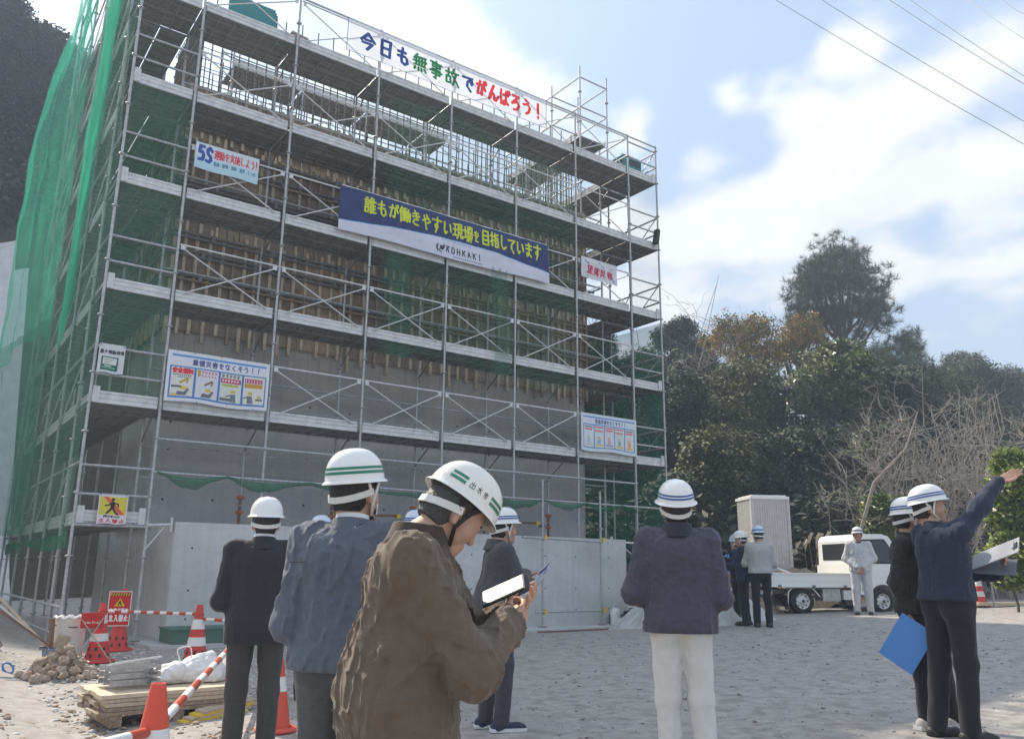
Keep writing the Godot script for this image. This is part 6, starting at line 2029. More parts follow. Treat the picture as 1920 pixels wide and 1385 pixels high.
func person(c: Dictionary) -> Node3D:
	var S: float = c.get("h", 1.72) / 1.70
	var gx: float = c.at.x
	var gz: float = c.at.y
	var o := thing("person", c.label, "person", Vector3(gx, terrain_y(gx, gz) - 0.005, gz), c.get("group", ""), deg_to_rad(180.0 - c.bearing))
	var turn := Basis(Vector3.UP, -deg_to_rad(c.get("turn", 0.0)))
	var cell: float = c.get("cell", 0.016)
	var fine: bool = cell < 0.0125
	var J := {}
	var base := {"hipL": Vector3(.092, .93, 0), "hipR": Vector3(-.092, .93, 0), "kneeL": Vector3(.10, .50, .015), "kneeR": Vector3(-.10, .50, .015), "ankL": Vector3(.105, .09, -.02), "ankR": Vector3(-.105, .09, -.02),
		"shL": Vector3(.178, 1.385, -.01), "shR": Vector3(-.178, 1.385, -.01), "elL": Vector3(.25, 1.10, .0), "elR": Vector3(-.25, 1.10, .0), "wrL": Vector3(.12, 1.06, .22), "wrR": Vector3(-.12, 1.06, .22), "neck": Vector3(0, 1.43, -.015), "head": Vector3(0, 1.575, .015)}
	for j in base: J[j] = turn * (base[j] * S)
	for j in c.get("J", {}):            # seen from the photographer: right, up, away
		var v: Vector3 = c.J[j]
		J[j] = Vector3(-v.x, v.y, v.z)
	var wf: float = c.get("wide", 1.0)
	var nz := FastNoiseLite.new()
	nz.seed = int(absf(gx * 100.0)) + 3
	nz.frequency = 1.0
	nz.fractal_octaves = 2
	var amp: float = c.get("folds", 0.006)
	var off := Vector3(gx, 0, gz) * 3.0
	var folds := func(p: Vector3) -> float:
		var q := p + off
		var a := 1.0 - 2.4 * absf(nz.get_noise_3d(q.x * 8.0 + q.y * 1.5, q.y * 2.0, q.z * 8.0))
		var b := 1.0 - 2.6 * absf(nz.get_noise_3d(q.x * 5.0 + q.y * 4.0 + 7.0, q.y * 7.0 - q.x * 4.0, q.z * 6.0))
		return amp * (0.9 - 2.0 * maxf(0.0, a) * maxf(0.0, a) - 1.3 * maxf(0.0, b) * maxf(0.0, b))
	var slack := func(p: Vector3) -> float:
		var q := p + off
		return amp * 1.1 * nz.get_noise_3d(q.x * 9.0, q.y * 5.0, q.z * 9.0) * 1.6
	# bare figure: torso, limbs, head and hands in one mesh
	var bare := []
	var mid: Vector3 = (J.shL + J.shR) * 0.5
	var hip: Vector3 = (J.hipL + J.hipR) * 0.5
	for s in ["L", "R"]:
		bare.append([J["hip" + s] * 0.7 + hip * 0.3, J["sh" + s] * 0.45 + mid * 0.55 - Vector3(0, .12, 0), .09 * S, .095 * S])
		bare.append([J["hip" + s], J["knee" + s], .07 * S, .05 * S]); bare.append([J["knee" + s], J["ank" + s], .048 * S, .038 * S])
		bare.append([J["sh" + s], J["el" + s], .045 * S, .036 * S]); bare.append([J["el" + s], J["wr" + s], .036 * S, .025 * S])
		bare.append([mid, J["sh" + s], .045, .042])
	bare.append([mid, J.neck, .06, .055])
	var hb := Basis.from_euler(Vector3(deg_to_rad(c.get("nod", 0.0)), -deg_to_rad(c.get("look", c.get("turn", 0.0))), deg_to_rad(c.get("tilt", 0.0))))
	var hp: Vector3 = J.head
	bare.append([J.neck, hp + hb * Vector3(0, -.07, -.03), .056, .055])
	var mb := MB.new()
	nets_mesh(mb, bare, 0.026, 0.04)
	var hd := []
	for e in [[Vector3(0, .035, -.028), Vector3(0, .035, .015), .086, .080], [Vector3(0, -.01, -.04), Vector3(0, 0, .03), .074, .07], [Vector3(0, -.05, .03), Vector3(0, -.082, .052), .056, .042], [Vector3(-.012, -.098, .066), Vector3(.012, -.098, .066), .019, .019],
			[Vector3(.036, -.03, .045), Vector3(.034, -.05, .04), .036, .03], [Vector3(-.036, -.03, .045), Vector3(-.034, -.05, .04), .036, .03], [Vector3(0, .008, .088), Vector3(0, -.028, .104), .0085, .0125], [Vector3(-.03, .026, .074), Vector3(.03, .026, .074), .017, .017],
			[Vector3(-.018, -.060, .083), Vector3(.018, -.060, .083), .0085, .0085], [Vector3(-.014, -.072, .080), Vector3(.014, -.072, .080), .0085, .0085], [Vector3(.084, .008, -.012), Vector3(.082, -.034, -.004), .015, .010], [Vector3(-.084, .008, -.012), Vector3(-.082, -.034, -.004), .015, .010],
			[Vector3(0, -.05, -.025), Vector3(0, -.10, -.03), .055, .057]]:
		hd.append([hp + hb * e[0], hp + hb * e[1], e[2], e[3]])
	nets_mesh(mb, hd, 0.0048 if fine else 0.010, 0.016)
	var hands: Dictionary = c.get("hands", {})
	for s in ["L", "R"]:
		var w: Vector3 = J["wr" + s]
		var d: Vector3 = (w - J["el" + s]).normalized()
		var set_: Array = hands.get(s, [Vector3.ZERO, Vector3(0, -1, 0.2), 0.45])
		var dd: Vector3 = d if set_[0] == Vector3.ZERO else Vector3(-set_[0].x, set_[0].y, set_[0].z)
		nets_mesh(mb, hand_bones(w, dd, Vector3(-set_[1].x, set_[1].y, set_[1].z), s == "R", set_[2]), 0.0042 if fine or hands.has(s) else 0.008, 0.007)
	part(o, "body", mb.done(), M[c.get("skin", "skin")])
	# eyes and brows
	for s in [-1.0, 1.0]:
		var eb := MB.new()
		eb.lathe([Vector2(0.001, -1), Vector2(0.8, -0.6), Vector2(1, 0), Vector2(0.8, 0.6), Vector2(0.001, 1)], 8)
		part(o, "eye", eb.done(), M.black, Transform3D(hb * Basis.from_scale(Vector3(.011, .005, .006)), hp + hb * Vector3(.031 * s, .003, .0845)))
		part(o, "eyebrow", unit_box, M.hair, Transform3D(hb * Basis.from_scale(Vector3(.032, .006, .006)), hp + hb * Vector3(.031 * s, .024, .0905)))
	# hair
	var hr := []
	for e in [[Vector3(0, .04, -.03), Vector3(0, .04, .016), .093, .086], [Vector3(0, -.01, -.047), Vector3(0, .01, .02), .074, .072], [Vector3(0, -.05, -.045), Vector3(0, -.03, -.03), .062, .066]]:
		hr.append([hp + hb * e[0], hp + hb * e[1], e[2], e[3]])
	var clip := []
	for e in [[Vector3(0, -.55, .835), .016], [Vector3(0, -1, -.12), .078]]:
		var nn: Vector3 = hb * (e[0] as Vector3).normalized()
		clip.append(Plane(nn, nn.dot(hp) + e[1]))
	var hm := MB.new()
	var rough := func(p: Vector3) -> float: return 0.0035 * nz.get_noise_3d(p.x * 90.0, p.y * 60.0, p.z * 90.0)
	nets_mesh(hm, hr, 0.005 if fine else 0.010, 0.015, rough, clip)
	part(o, "hair", hm.done(), M[c.get("hair", "hair")])
	# trousers
	var waist: Vector3 = hip + Vector3(0, .10 * S, 0)
	var tr := [[waist + (J.hipL - hip) * 0.55, waist + (J.hipR - hip) * 0.55, .112 * S, .112 * S], [J.hipL * 0.75 + hip * 0.25, J.hipR * 0.75 + hip * 0.25, .122 * S, .122 * S]]
	var bk := turn * Vector3(0, -0.03, -0.045) * S
	var lw: float = c.get("leg", 1.0)
	for s in ["L", "R"]:
		tr.append([J["hip" + s] + bk, J["hip" + s] + bk + Vector3(0, -.03, 0), .088 * S, .085 * S])
		tr.append([J["hip" + s], J["knee" + s], .096 * S * lw, .070 * S * lw]); tr.append([J["knee" + s], J["ank" + s] + Vector3(0, -.02, 0), .070 * S * lw, .061 * S * lw])
	var tm := MB.new()
	nets_mesh(tm, tr, maxf(cell, c.get("tcell", 0.013)), 0.03, slack if amp > 0.0 else null, [Plane(Vector3(0, -1, 0), -0.038), Plane(Vector3(0, 1, 0), waist.y + 0.05)])
	part(o, "trousers", tm.done(), M[c.trousers])
	# shoes
	for s in ["L", "R"]:
		var an: Vector3 = J["ank" + s]
		var ft := turn if not c.has("foot") else Basis(Vector3.UP, -deg_to_rad(c.foot))
		var sm := MB.new()
		nets_mesh(sm, [[an + Vector3(0, -.02, 0), Vector3(an.x, .04, an.z) + ft * Vector3(0, 0, -.03), .046, .044], [Vector3(an.x, .036, an.z) + ft * Vector3(0, 0, -.04), Vector3(an.x, .03, an.z) + ft * Vector3(0, 0, .13), .043, .038], [Vector3(an.x, .03, an.z) + ft * Vector3(0.012, 0, .13), Vector3(an.x, .03, an.z) + ft * Vector3(-.012, 0, .17), .034, .03]], 0.010, 0.03, null, [Plane(Vector3(0, -1, 0), -0.001)])
		var sh := part(o, "shoe", sm.done(), M[c.get("shoes", "black")])
		if c.has("sole"):
			var so := MB.new()
			so.box(Vector3(an.x, .018, an.z) + ft * Vector3(0, 0, .055), Vector3(.088, .026, .285), ft)
			part(sh, "sole", so.done(), M[c.sole])
	# jacket
	var hem: float = c.get("hem", 0.80) * S
	var jk := []
	var fat: float = c.get("belly", 1.0)
	for s in ["L", "R"]:
		var hi_: Vector3 = J["hip" + s] * 0.72 + hip * 0.28
		var dn := hip - mid
		var low := Vector3(hi_.x, maxf(hem - 0.05, 0.1), hi_.z)
		jk.append([low, hi_ + Vector3(0, .10, 0) * S, .124 * S * wf * fat, .116 * S * wf * fat])
		jk.append([hi_ + Vector3(0, .06, 0) * S, J["sh" + s] * 0.46 + mid * 0.54 - Vector3(0, .13, 0) * S, .113 * S * wf * fat, .117 * S * wf])
		jk.append([mid + Vector3(0, .005, 0), J["sh" + s], .068 * S * wf, .064 * S * wf])
		jk.append([J["sh" + s], J["el" + s], .068 * S * wf, .058 * S * wf]); jk.append([J["el" + s], J["el" + s].lerp(J["wr" + s], c.get("sleeve" + s, 0.94)), .058 * S * wf, .047 * S * wf])
	if hem < 0.95 * S:
		jk.append([J.hipL * 0.78 + hip * 0.22 + bk * 0.6, J.hipR * 0.78 + hip * 0.22 + bk * 0.6, .132 * S * wf, .132 * S * wf])
		jk.append([J.hipL * 0.9 + hip * 0.1 + Vector3(0, -.10, 0), J.hipR * 0.9 + hip * 0.1 + Vector3(0, -.10, 0), .118 * S * wf, .118 * S * wf])
	jk.append([hip + Vector3(0, .06, 0) * S, mid - Vector3(0, .14, 0) * S, .125 * S * wf * fat, .125 * S * wf])
	var bb := turn * Vector3(0, -0.06, -0.03) * S
	jk.append([mid + bb + (J.shL - mid) * 0.35, mid + bb + (J.shR - mid) * 0.35, .10 * S * wf, .10 * S * wf])
	var jm := MB.new()
	nets_mesh(jm, jk, cell, 0.05, folds, [Plane(Vector3(0, -1, 0), -hem)])
	var coat := part(o, "jacket", jm.done(), M[c.jacket])
	for sm in c.get("seams", []):      # [from, to] in the body's own axes: a stitched line laid on the back
		var n0 := 14
		var sp := []
		for i in n0 + 1:
			var q: Vector3 = turn * ((sm[0] as Vector3).lerp(sm[1], float(i) / n0) * S)
			sp.append(q)
		part(coat, "seam", curve(sp, 0.0022), M.strap_black)
	# collar: an open ring round the neck
	var cm := MB.new()
	var nb: Vector3 = J.neck
	var up: Vector3 = (hp - nb).normalized()
	var cb := turn * Basis(Vector3.RIGHT, 0.12)
	cm.lathe([Vector2(.088, -.05), Vector2(.080, -.005), Vector2(.074, .028), Vector2(.076, .034), Vector2(.079, .030), Vector2(.088, -.005), Vector2(.104, -.055)], 20, nb + Vector3(0, c.get("collar_up", 0.005), 0), Vector2(1.0, 1.02) * c.get("collar", 1.0), cb)
	part(coat, "collar", cm.done(), M[c.get("collar_mat", c.jacket)])
	if c.has("shirt"):
		var sc := MB.new()
		sc.lathe([Vector2(.070, -.03), Vector2(.064, .03), Vector2(.062, .052), Vector2(.066, .054), Vector2(.070, .03), Vector2(.076, -.03)], 18, nb + Vector3(0, .005, 0), Vector2(1, 1.02), cb)
		part(o, "shirt_collar", sc.done(), M[c.shirt])
	if c.has("band"):      # the ribbed hem of a blouson
		var hmb := MB.new()
		nets_mesh(hmb, [[Vector3(J.hipL.x * .72 + hip.x * .28, hem - .02, J.hipL.z * .72 + hip.z * .28), Vector3(J.hipL.x * .72 + hip.x * .28, hem + .05, J.hipL.z * .72 + hip.z * .28), .112 * S * wf * fat, .114 * S * wf * fat], [Vector3(J.hipR.x * .72 + hip.x * .28, hem - .02, J.hipR.z * .72 + hip.z * .28), Vector3(J.hipR.x * .72 + hip.x * .28, hem + .05, J.hipR.z * .72 + hip.z * .28), .112 * S * wf * fat, .114 * S * wf * fat]], 0.014, 0.05, null, [Plane(Vector3(0, -1, 0), -(hem - 0.045)), Plane(Vector3(0, 1, 0), hem + 0.03)])
		part(coat, "waistband", hmb.done(), M[c.band])
	# helmet
	var k := DOME.duplicate()
	for q in c.get("dome", {}): k[q] = c.dome[q]
	var hn := helmet(o, k, M[c.get("helmet", "helmet_white")], fine)
	hn.transform = Transform3D(hb * Basis(Vector3.RIGHT, deg_to_rad(c.get("cap", -4.0))), hp + hb * Vector3(0, .012, -.004))
	var hel := hn
	if c.has("stripe"):
		for t in [[0.10, 0.155], [0.19, 0.245]]:
			for arc in c.get("arcs", [[0.0, TAU]]): helmet_band(hel, k, arc[0], arc[1], t[0], t[1], M[c.stripe])
	if c.has("text"): helmet_text(hel, k, c.text[0], c.text[1], c.text[2], c.text[3], c.text[4], M.black)
	var strap: Material = M[c.get("strap", "strap_white")]
	for s in [-1.0, 1.0]:
		part(hn, "chin_strap", strip([Vector3(.098 * s, .045, -.03), Vector3(.094 * s, -.01, -.008), Vector3(.080 * s, -.06, .012), Vector3(.045 * s, -.105, .04), Vector3(0, -.122, .058)], Vector3(0, 0, .014)), strap)
		part(hn, "chin_strap", strip([Vector3(.098 * s, .045, .045), Vector3(.092 * s, -.01, .022), Vector3(.082 * s, -.055, .012)], Vector3(0, 0, .013)), strap)
	var nape := []
	for i in 9:
		var a := PI * (0.5 + i / 8.0)
		nape.append(Vector3(sin(a) * .097 * (1.0 if true else 0.0), -.005 - .028 * sin(PI * i / 8.0), cos(a) * .126))
	part(hn, "nape_band", strip(nape, Vector3(0, .026, 0), 0.0025), M[c.get("nape", "strap_white")])
	if c.get("mask", false):
		var mk := MB.new()
		mk.sheet(10, 8, func(u: float, v: float) -> Vector3:
			var a := (u - 0.5) * 2.3
			var r := 0.098 - 0.018 * absf(v - 0.5) * 2.0
			return Vector3(sin(a) * 0.072, -0.105 + 0.10 * v, 0.018 + cos(a) * r * 0.92))
		var fm := part(o, "face_mask", mk.done(), M.mask_white, hn.transform)
		for s in [-1.0, 1.0]: part(fm, "mask_loop", curve([Vector3(.06 * s, -.02, .07), Vector3(.088 * s, .0, .0), Vector3(.092 * s, -.03, -.01), Vector3(.062 * s, -.08, .05)], 0.0018), M.mask_white)
	return o

func fabric(called: String, c: Color, v := 0.18, rough := 0.9) -> void:
	var m := mottled(called, [c * (1.0 - v), c, c * (1.0 + v)], 2.2, rough, 0.02, 0.0, called.hash() % 97)
	m.rim_enabled = true
	m.rim = 0.25
	m.rim_tint = 0.6
	m.heightmap_enabled = true
	m.heightmap_texture = weave
	m.heightmap_scale = 0.12

var weave: NoiseTexture2D

func people() -> void:
	weave = ramp_noise([Color(0, 0, 0), Color(1, 1, 1)], 0.09, 77, 3, 512)
	fabric("suit_black", Color(.020, .021, .028))
	fabric("trousers_charcoal", Color(.050, .048, .050))
	fabric("blouson_slate", Color(.105, .118, .155))
	fabric("trousers_grey", Color(.085, .088, .092))
	fabric("coat_brown", Color(.125, .092, .066), 0.14)
	fabric("collar_brown", Color(.060, .040, .030))
	fabric("jacket_plum", Color(.052, .047, .075), 0.15, 0.7)
	fabric("knit_navy", Color(.022, .024, .040))
	fabric("trousers_white", Color(.66, .65, .62), 0.05)
	fabric("jacket_charcoal", Color(.060, .060, .070))
	fabric("trousers_plum", Color(.055, .050, .066))
	fabric("jacket_navy", Color(.016, .022, .052))
	fabric("trousers_dark", Color(.012, .011, .017))
	fabric("jacket_blackgreen", Color(.016, .019, .019))
	fabric("sweater_pale", Color(.42, .41, .40), 0.06)
	fabric("coverall_pale", Color(.52, .52, .53), 0.06)
	fabric("shirt_white", Color(.72, .72, .73), 0.03)
	fabric("jacket_cream", Color(.78, .76, .72), 0.04)
	fabric("shoe_navy", Color(.030, .036, .075))
	fabric("shoe_pale", Color(.55, .51, .47), 0.08)
	fabric("cap_dark", Color(.03, .03, .03))
	var mp := {"rx": 0.110, "rz": 0.138, "high": 0.132, "rim": 0.013, "peak": 0.35, "base": 0.034}
	var ribbed := {"ridge": 0.0035, "rim": 0.018, "peak": 0.6, "dip": 0.006}
	# the man in the black suit
	person({"label": "man in black suit and plain white helmet seen from behind, leftmost of the group", "at": Vector2(-0.10, 8.49), "bearing": 19.4, "h": 1.74, "jacket": "suit_black", "trousers": "trousers_charcoal", "hem": 0.79, "cell": 0.013, "wide": 0.97, "folds": 0.0028, "shirt": "shirt_white", "dome": ribbed, "leg": 0.98,
		"J": {"elL": Vector3(-.245, 1.08, .0), "wrL": Vector3(-.16, 1.09, .22), "elR": Vector3(.255, 1.10, .02), "wrR": Vector3(.12, 1.12, .24), "head": Vector3(.005, 1.595, .02)}, "cap": -2.0, "sleeveR": 0.97, "sleeveL": 0.97})
	# the man in the slate blouson
	var slate := person({"label": "man in slate blue blouson and face mask, green striped helmet, left of the brown coat", "at": Vector2(-0.636, 11.0), "bearing": 25.5, "turn": 22.0, "look": 42.0, "h": 1.735, "jacket": "blouson_slate", "trousers": "trousers_grey", "hem": 0.90, "cell": 0.010, "tcell": 0.012, "wide": 1.06, "folds": 0.0065, "shirt": "shirt_white", "dome": mp, "stripe": "stripe_green", "mask": true, "band": "blouson_slate", "seams": [[Vector3(-.20, 1.30, -.135), Vector3(.20, 1.30, -.135)]],
		"J": {"elL": Vector3(-.235, 1.08, .05), "wrL": Vector3(-.10, 1.04, .26), "elR": Vector3(.24, 1.12, .16), "wrR": Vector3(.08, 1.10, .30)}, "nod": -4.0, "leg": 1.05})
	# the man in the brown coat looking at his phone
	person({"label": "man in thick brown coat bent over a phone, helmet lettered in black between green stripes", "at": Vector2(-0.785, 11.71), "bearing": 30.0, "turn": 68.0, "look": 74.0, "h": 1.71, "jacket": "coat_brown", "collar_mat": "collar_brown", "collar": 1.13, "collar_up": 0.012, "trousers": "trousers_charcoal", "hem": 0.70, "cell": 0.0095, "tcell": 0.02, "wide": 1.20, "belly": 1.06, "folds": 0.0075, "hair": "hair_grey", "nod": 39.0, "dome": mp, "helmet": "helmet_ivory", "stripe": "stripe_green", "arcs": [[-1.15, -0.55], [-2.45, -1.95]], "text": ["出水市", -1.84, 0.21, Vector2(0.15, 0.12), 0.11], "strap": "strap_black", "cap": -3.0,
		"J": {"shR": Vector3(.02, 1.33, -.17), "shL": Vector3(.07, 1.36, .17), "elR": Vector3(.225, 1.01, -.20), "wrR": Vector3(.345, 1.135, -.02), "elL": Vector3(.24, 1.03, .18), "wrL": Vector3(.33, 1.15, .09), "neck": Vector3(.045, 1.405, .01), "head": Vector3(.160, 1.485, .035)}, "hands": {"R": [Vector3(.55, .25, .55), Vector3(-.35, .3, .85), 0.75], "L": [Vector3(.6, .3, -.2), Vector3(-.1, .9, -.3), 0.5]}, "sleeveR": 0.98})
	# the man with white trousers
	person({"label": "man in dark plum jacket and white trousers seen from behind, blue striped helmet", "at": Vector2(1.745, 10.582), "bearing": 47.2, "turn": -6.0, "h": 1.735, "jacket": "jacket_plum", "trousers": "trousers_white", "hem": 0.86, "cell": 0.0115, "tcell": 0.011, "wide": 1.08, "folds": 0.0055, "dome": {"ridge": 0.002, "rim": 0.02, "peak": 0.3}, "stripe": "stripe_blue", "collar": 1.12, "collar_up": 0.02, "collar_mat": "knit_navy", "leg": 1.04, "nod": -12.0, "cap": -4.0, "mask": true,
		"J": {"elL": Vector3(-.275, 1.10, -.02), "wrL": Vector3(-.15, 1.08, .22), "elR": Vector3(.245, 1.08, .0), "wrR": Vector3(.15, 1.09, .23), "hipL": Vector3(-.085, .945, 0), "hipR": Vector3(.085, .945, 0), "ankL": Vector3(-.085, .09, -.02), "ankR": Vector3(.125, .09, -.02), "kneeL": Vector3(-.085, .50, .015), "kneeR": Vector3(.105, .50, .015)}})
	# the man with the printed sheet
	person({"label": "man in charcoal jacket and navy trainers holding a printed sheet, beside the brown coat", "at": Vector2(1.90, 8.44), "bearing": 35.0, "turn": 52.0, "look": 66.0, "h": 1.70, "jacket": "jacket_charcoal", "trousers": "trousers_plum", "hem": 0.88, "cell": 0.014, "tcell": 0.015, "wide": 1.10, "belly": 1.1, "folds": 0.004, "dome": {"rim": 0.018, "peak": 0.5}, "stripe": "stripe_blue", "band": "jacket_charcoal", "shoes": "shoe_navy", "sole": "shirt_white", "foot": 78.0, "leg": 1.02,
		"J": {"shR": Vector3(.055, 1.37, -.13), "shL": Vector3(.0, 1.38, .17), "elR": Vector3(.20, 1.12, -.15), "wrR": Vector3(.235, 1.20, .07), "elL": Vector3(.16, 1.10, .2), "wrL": Vector3(.25, 1.16, .16), "head": Vector3(.055, 1.555, .03)}})
	# partly hidden people behind them
	person({"label": "person in navy mostly hidden behind the brown coat, pale blue helmet showing", "at": Vector2(1.93, 7.0), "bearing": 29.8, "turn": 10.0, "h": 1.73, "jacket": "jacket_navy", "trousers": "trousers_dark", "cell": 0.02, "folds": 0.004, "helmet": "helmet_blue", "stripe": "stripe_blue", "dome": {"peak": 0.3}, "wide": 1.08})
	person({"label": "person almost hidden behind the slate blouson, only top of helmet showing", "at": Vector2(1.35, 6.09), "bearing": 23.4, "h": 1.72, "jacket": "jacket_charcoal", "trousers": "trousers_dark", "cell": 0.022, "helmet": "helmet_blue"})
	person({"label": "person hidden behind the plum jacket, helmet top and dark shoe showing at its right", "at": Vector2(9.42, 4.10), "bearing": 48.6, "h": 1.57, "jacket": "jacket_navy", "trousers": "trousers_dark", "cell": 0.024, "wide": 0.9})
	# the pair near the sand heap and the one behind them
	person({"label": "person in navy jacket with camera, facing left beside the pale sweater", "at": Vector2(10.62, 3.98), "bearing": 51.0, "turn": -78.0, "h": 1.64, "jacket": "jacket_navy", "trousers": "trousers_dark", "cell": 0.02, "tcell": 0.02, "wide": 0.95, "nod": 10.0, "dome": {"rim": 0.02, "peak": 0.4},
		"J": {"elR": Vector3(-.17, 1.14, .16), "wrR": Vector3(-.40, 1.20, .10), "elL": Vector3(-.14, 1.06, -.18), "wrL": Vector3(-.33, 1.08, -.08)}})
	person({"label": "man in pale grey sweater and black trousers seen from behind, by the truck tail", "at": Vector2(10.64, 4.35), "bearing": 52.3, "turn": -8.0, "look": -20.0, "h": 1.73, "jacket": "sweater_pale", "trousers": "trousers_dark", "hem": 0.92, "cell": 0.018, "tcell": 0.018, "wide": 1.02, "helmet": "helmet_blue", "stripe": "stripe_blue", "nod": 8.0, "band": "sweater_pale", "dome": {"peak": 0.5},
		"J": {"elL": Vector3(-.27, 1.10, .05), "wrL": Vector3(-.18, 1.16, .2), "elR": Vector3(.26, 1.10, .04), "wrR": Vector3(.12, 1.1, .22)}})
	person({"label": "person hidden behind the pale sweater, pale blue helmet brim showing to its left", "at": Vector2(11.0, 3.55), "bearing": 51.9, "turn": -60.0, "h": 1.60, "jacket": "jacket_navy", "trousers": "trousers_dark", "cell": 0.024, "helmet": "helmet_blue", "wide": 0.9})
	# the worker in front of the truck
	person({"label": "worker in pale grey work clothes and boots facing us, before the white truck", "at": Vector2(14.35, 4.05), "bearing": 58.4, "turn": 180.0, "h": 1.74, "jacket": "coverall_pale", "trousers": "coverall_pale", "hem": 0.86, "cell": 0.018, "tcell": 0.018, "wide": 1.08, "leg": 1.18, "skin": "skin_tan", "band": "coverall_pale", "shoes": "rubber", "stripe": "strap_black", "collar_mat": "trousers_grey", "dome": {"peak": 0.4},
		"J": {"elL": Vector3(.28, 1.14, .04), "wrL": Vector3(.05, .96, -.16), "elR": Vector3(-.28, 1.14, .04), "wrR": Vector3(-.05, .95, -.17), "ankL": Vector3(.13, .10, 0), "ankR": Vector3(-.13, .10, 0), "kneeL": Vector3(.12, .50, -.02), "kneeR": Vector3(-.12, .50, -.02)}})
	# the pair at the right: one points, one holds a blue folder
	person({"label": "man in navy jacket pointing high to the right with his arm, clipboard under the other", "at": Vector2(4.20, 10.90), "bearing": 62.5, "turn": 40.0, "look": 84.0, "h": 1.79, "jacket": "jacket_navy", "trousers": "trousers_dark", "hem": 0.92, "cell": 0.012, "tcell": 0.013, "wide": 1.04, "folds": 0.0035, "stripe": "stripe_blue", "helmet": "helmet_white", "dome": {"rim": 0.014, "peak": 0.4}, "nod": -6.0, "tilt": 0.0, "leg": 1.05, "band": "jacket_navy", "foot": 60.0, "collar": 1.05,
		"J": {"shR": Vector3(.185, 1.46, -.12), "shL": Vector3(-.07, 1.455, .11), "neck": Vector3(.03, 1.50, .0), "head": Vector3(.005, 1.645, .03), "elR": Vector3(.345, 1.655, -.03), "wrR": Vector3(.490, 1.845, .12), "elL": Vector3(.20, 1.17, .26), "wrL": Vector3(.42, 1.16, .17), "hipL": Vector3(-.005, .97, .08), "hipR": Vector3(.125, .96, -.06), "kneeR": Vector3(.13, .53, -.06), "kneeL": Vector3(-.04, .53, .06), "ankR": Vector3(.11, .09, -.08), "ankL": Vector3(-.10, .09, .06)},
		"hands": {"R": [Vector3(.85, .42, .2), Vector3(.1, .55, -.8), 0.10], "L": [Vector3(.35, .75, .1), Vector3(-.6, .5, -.3), 0.35]}})
	person({"label": "person in black jacket, sleeve rolled up, holding a blue folder behind the pointing man", "at": Vector2(4.40, 10.62), "bearing": 61.0, "turn": 62.0, "look": 70.0, "h": 1.71, "jacket": "jacket_blackgreen", "trousers": "trousers_dark", "hem": 0.84, "cell": 0.014, "tcell": 0.015, "wide": 0.96, "stripe": "stripe_blue", "dome": {"rim": 0.014, "peak": 0.3}, "shoes": "shoe_pale", "sole": "shirt_white", "foot": 50.0, "nod": 0.0, "sleeveR": 0.30, "leg": 0.9,
		"J": {"shR": Vector3(-.07, 1.36, -.13), "shL": Vector3(.05, 1.38, .16), "neck": Vector3(-.01, 1.42, .0), "head": Vector3(.005, 1.565, .02), "elR": Vector3(-.13, 1.07, -.16), "wrR": Vector3(-.06, .825, -.12), "elL": Vector3(.1, 1.1, .2), "wrL": Vector3(.2, 1.1, .1), "hipR": Vector3(-.03, .93, -.05), "hipL": Vector3(.05, .93, .06), "kneeR": Vector3(-.02, .5, -.05), "ankR": Vector3(-.02, .09, -.05), "kneeL": Vector3(.13, .5, .1), "ankL": Vector3(.17, .09, .12)},
		"hands": {"R": [Vector3(.18, -.95, .1), Vector3(-.05, -.1, -.9), 0.55]}})
	# someone at the right edge of the frame
	person({"label": "person cut off by the right frame edge, cream elbow and dark trousers showing", "at": Vector2(3.0, 12.34), "bearing": 69.8, "turn": -20.0, "h": 1.66, "jacket": "jacket_cream", "trousers": "trousers_charcoal", "hem": 0.92, "cell": 0.016, "wide": 0.98, "leg": 1.0,
		"J": {"elL": Vector3(-.265, .90, -.05), "wrL": Vector3(-.10, .86, .16)}})
	held_things()

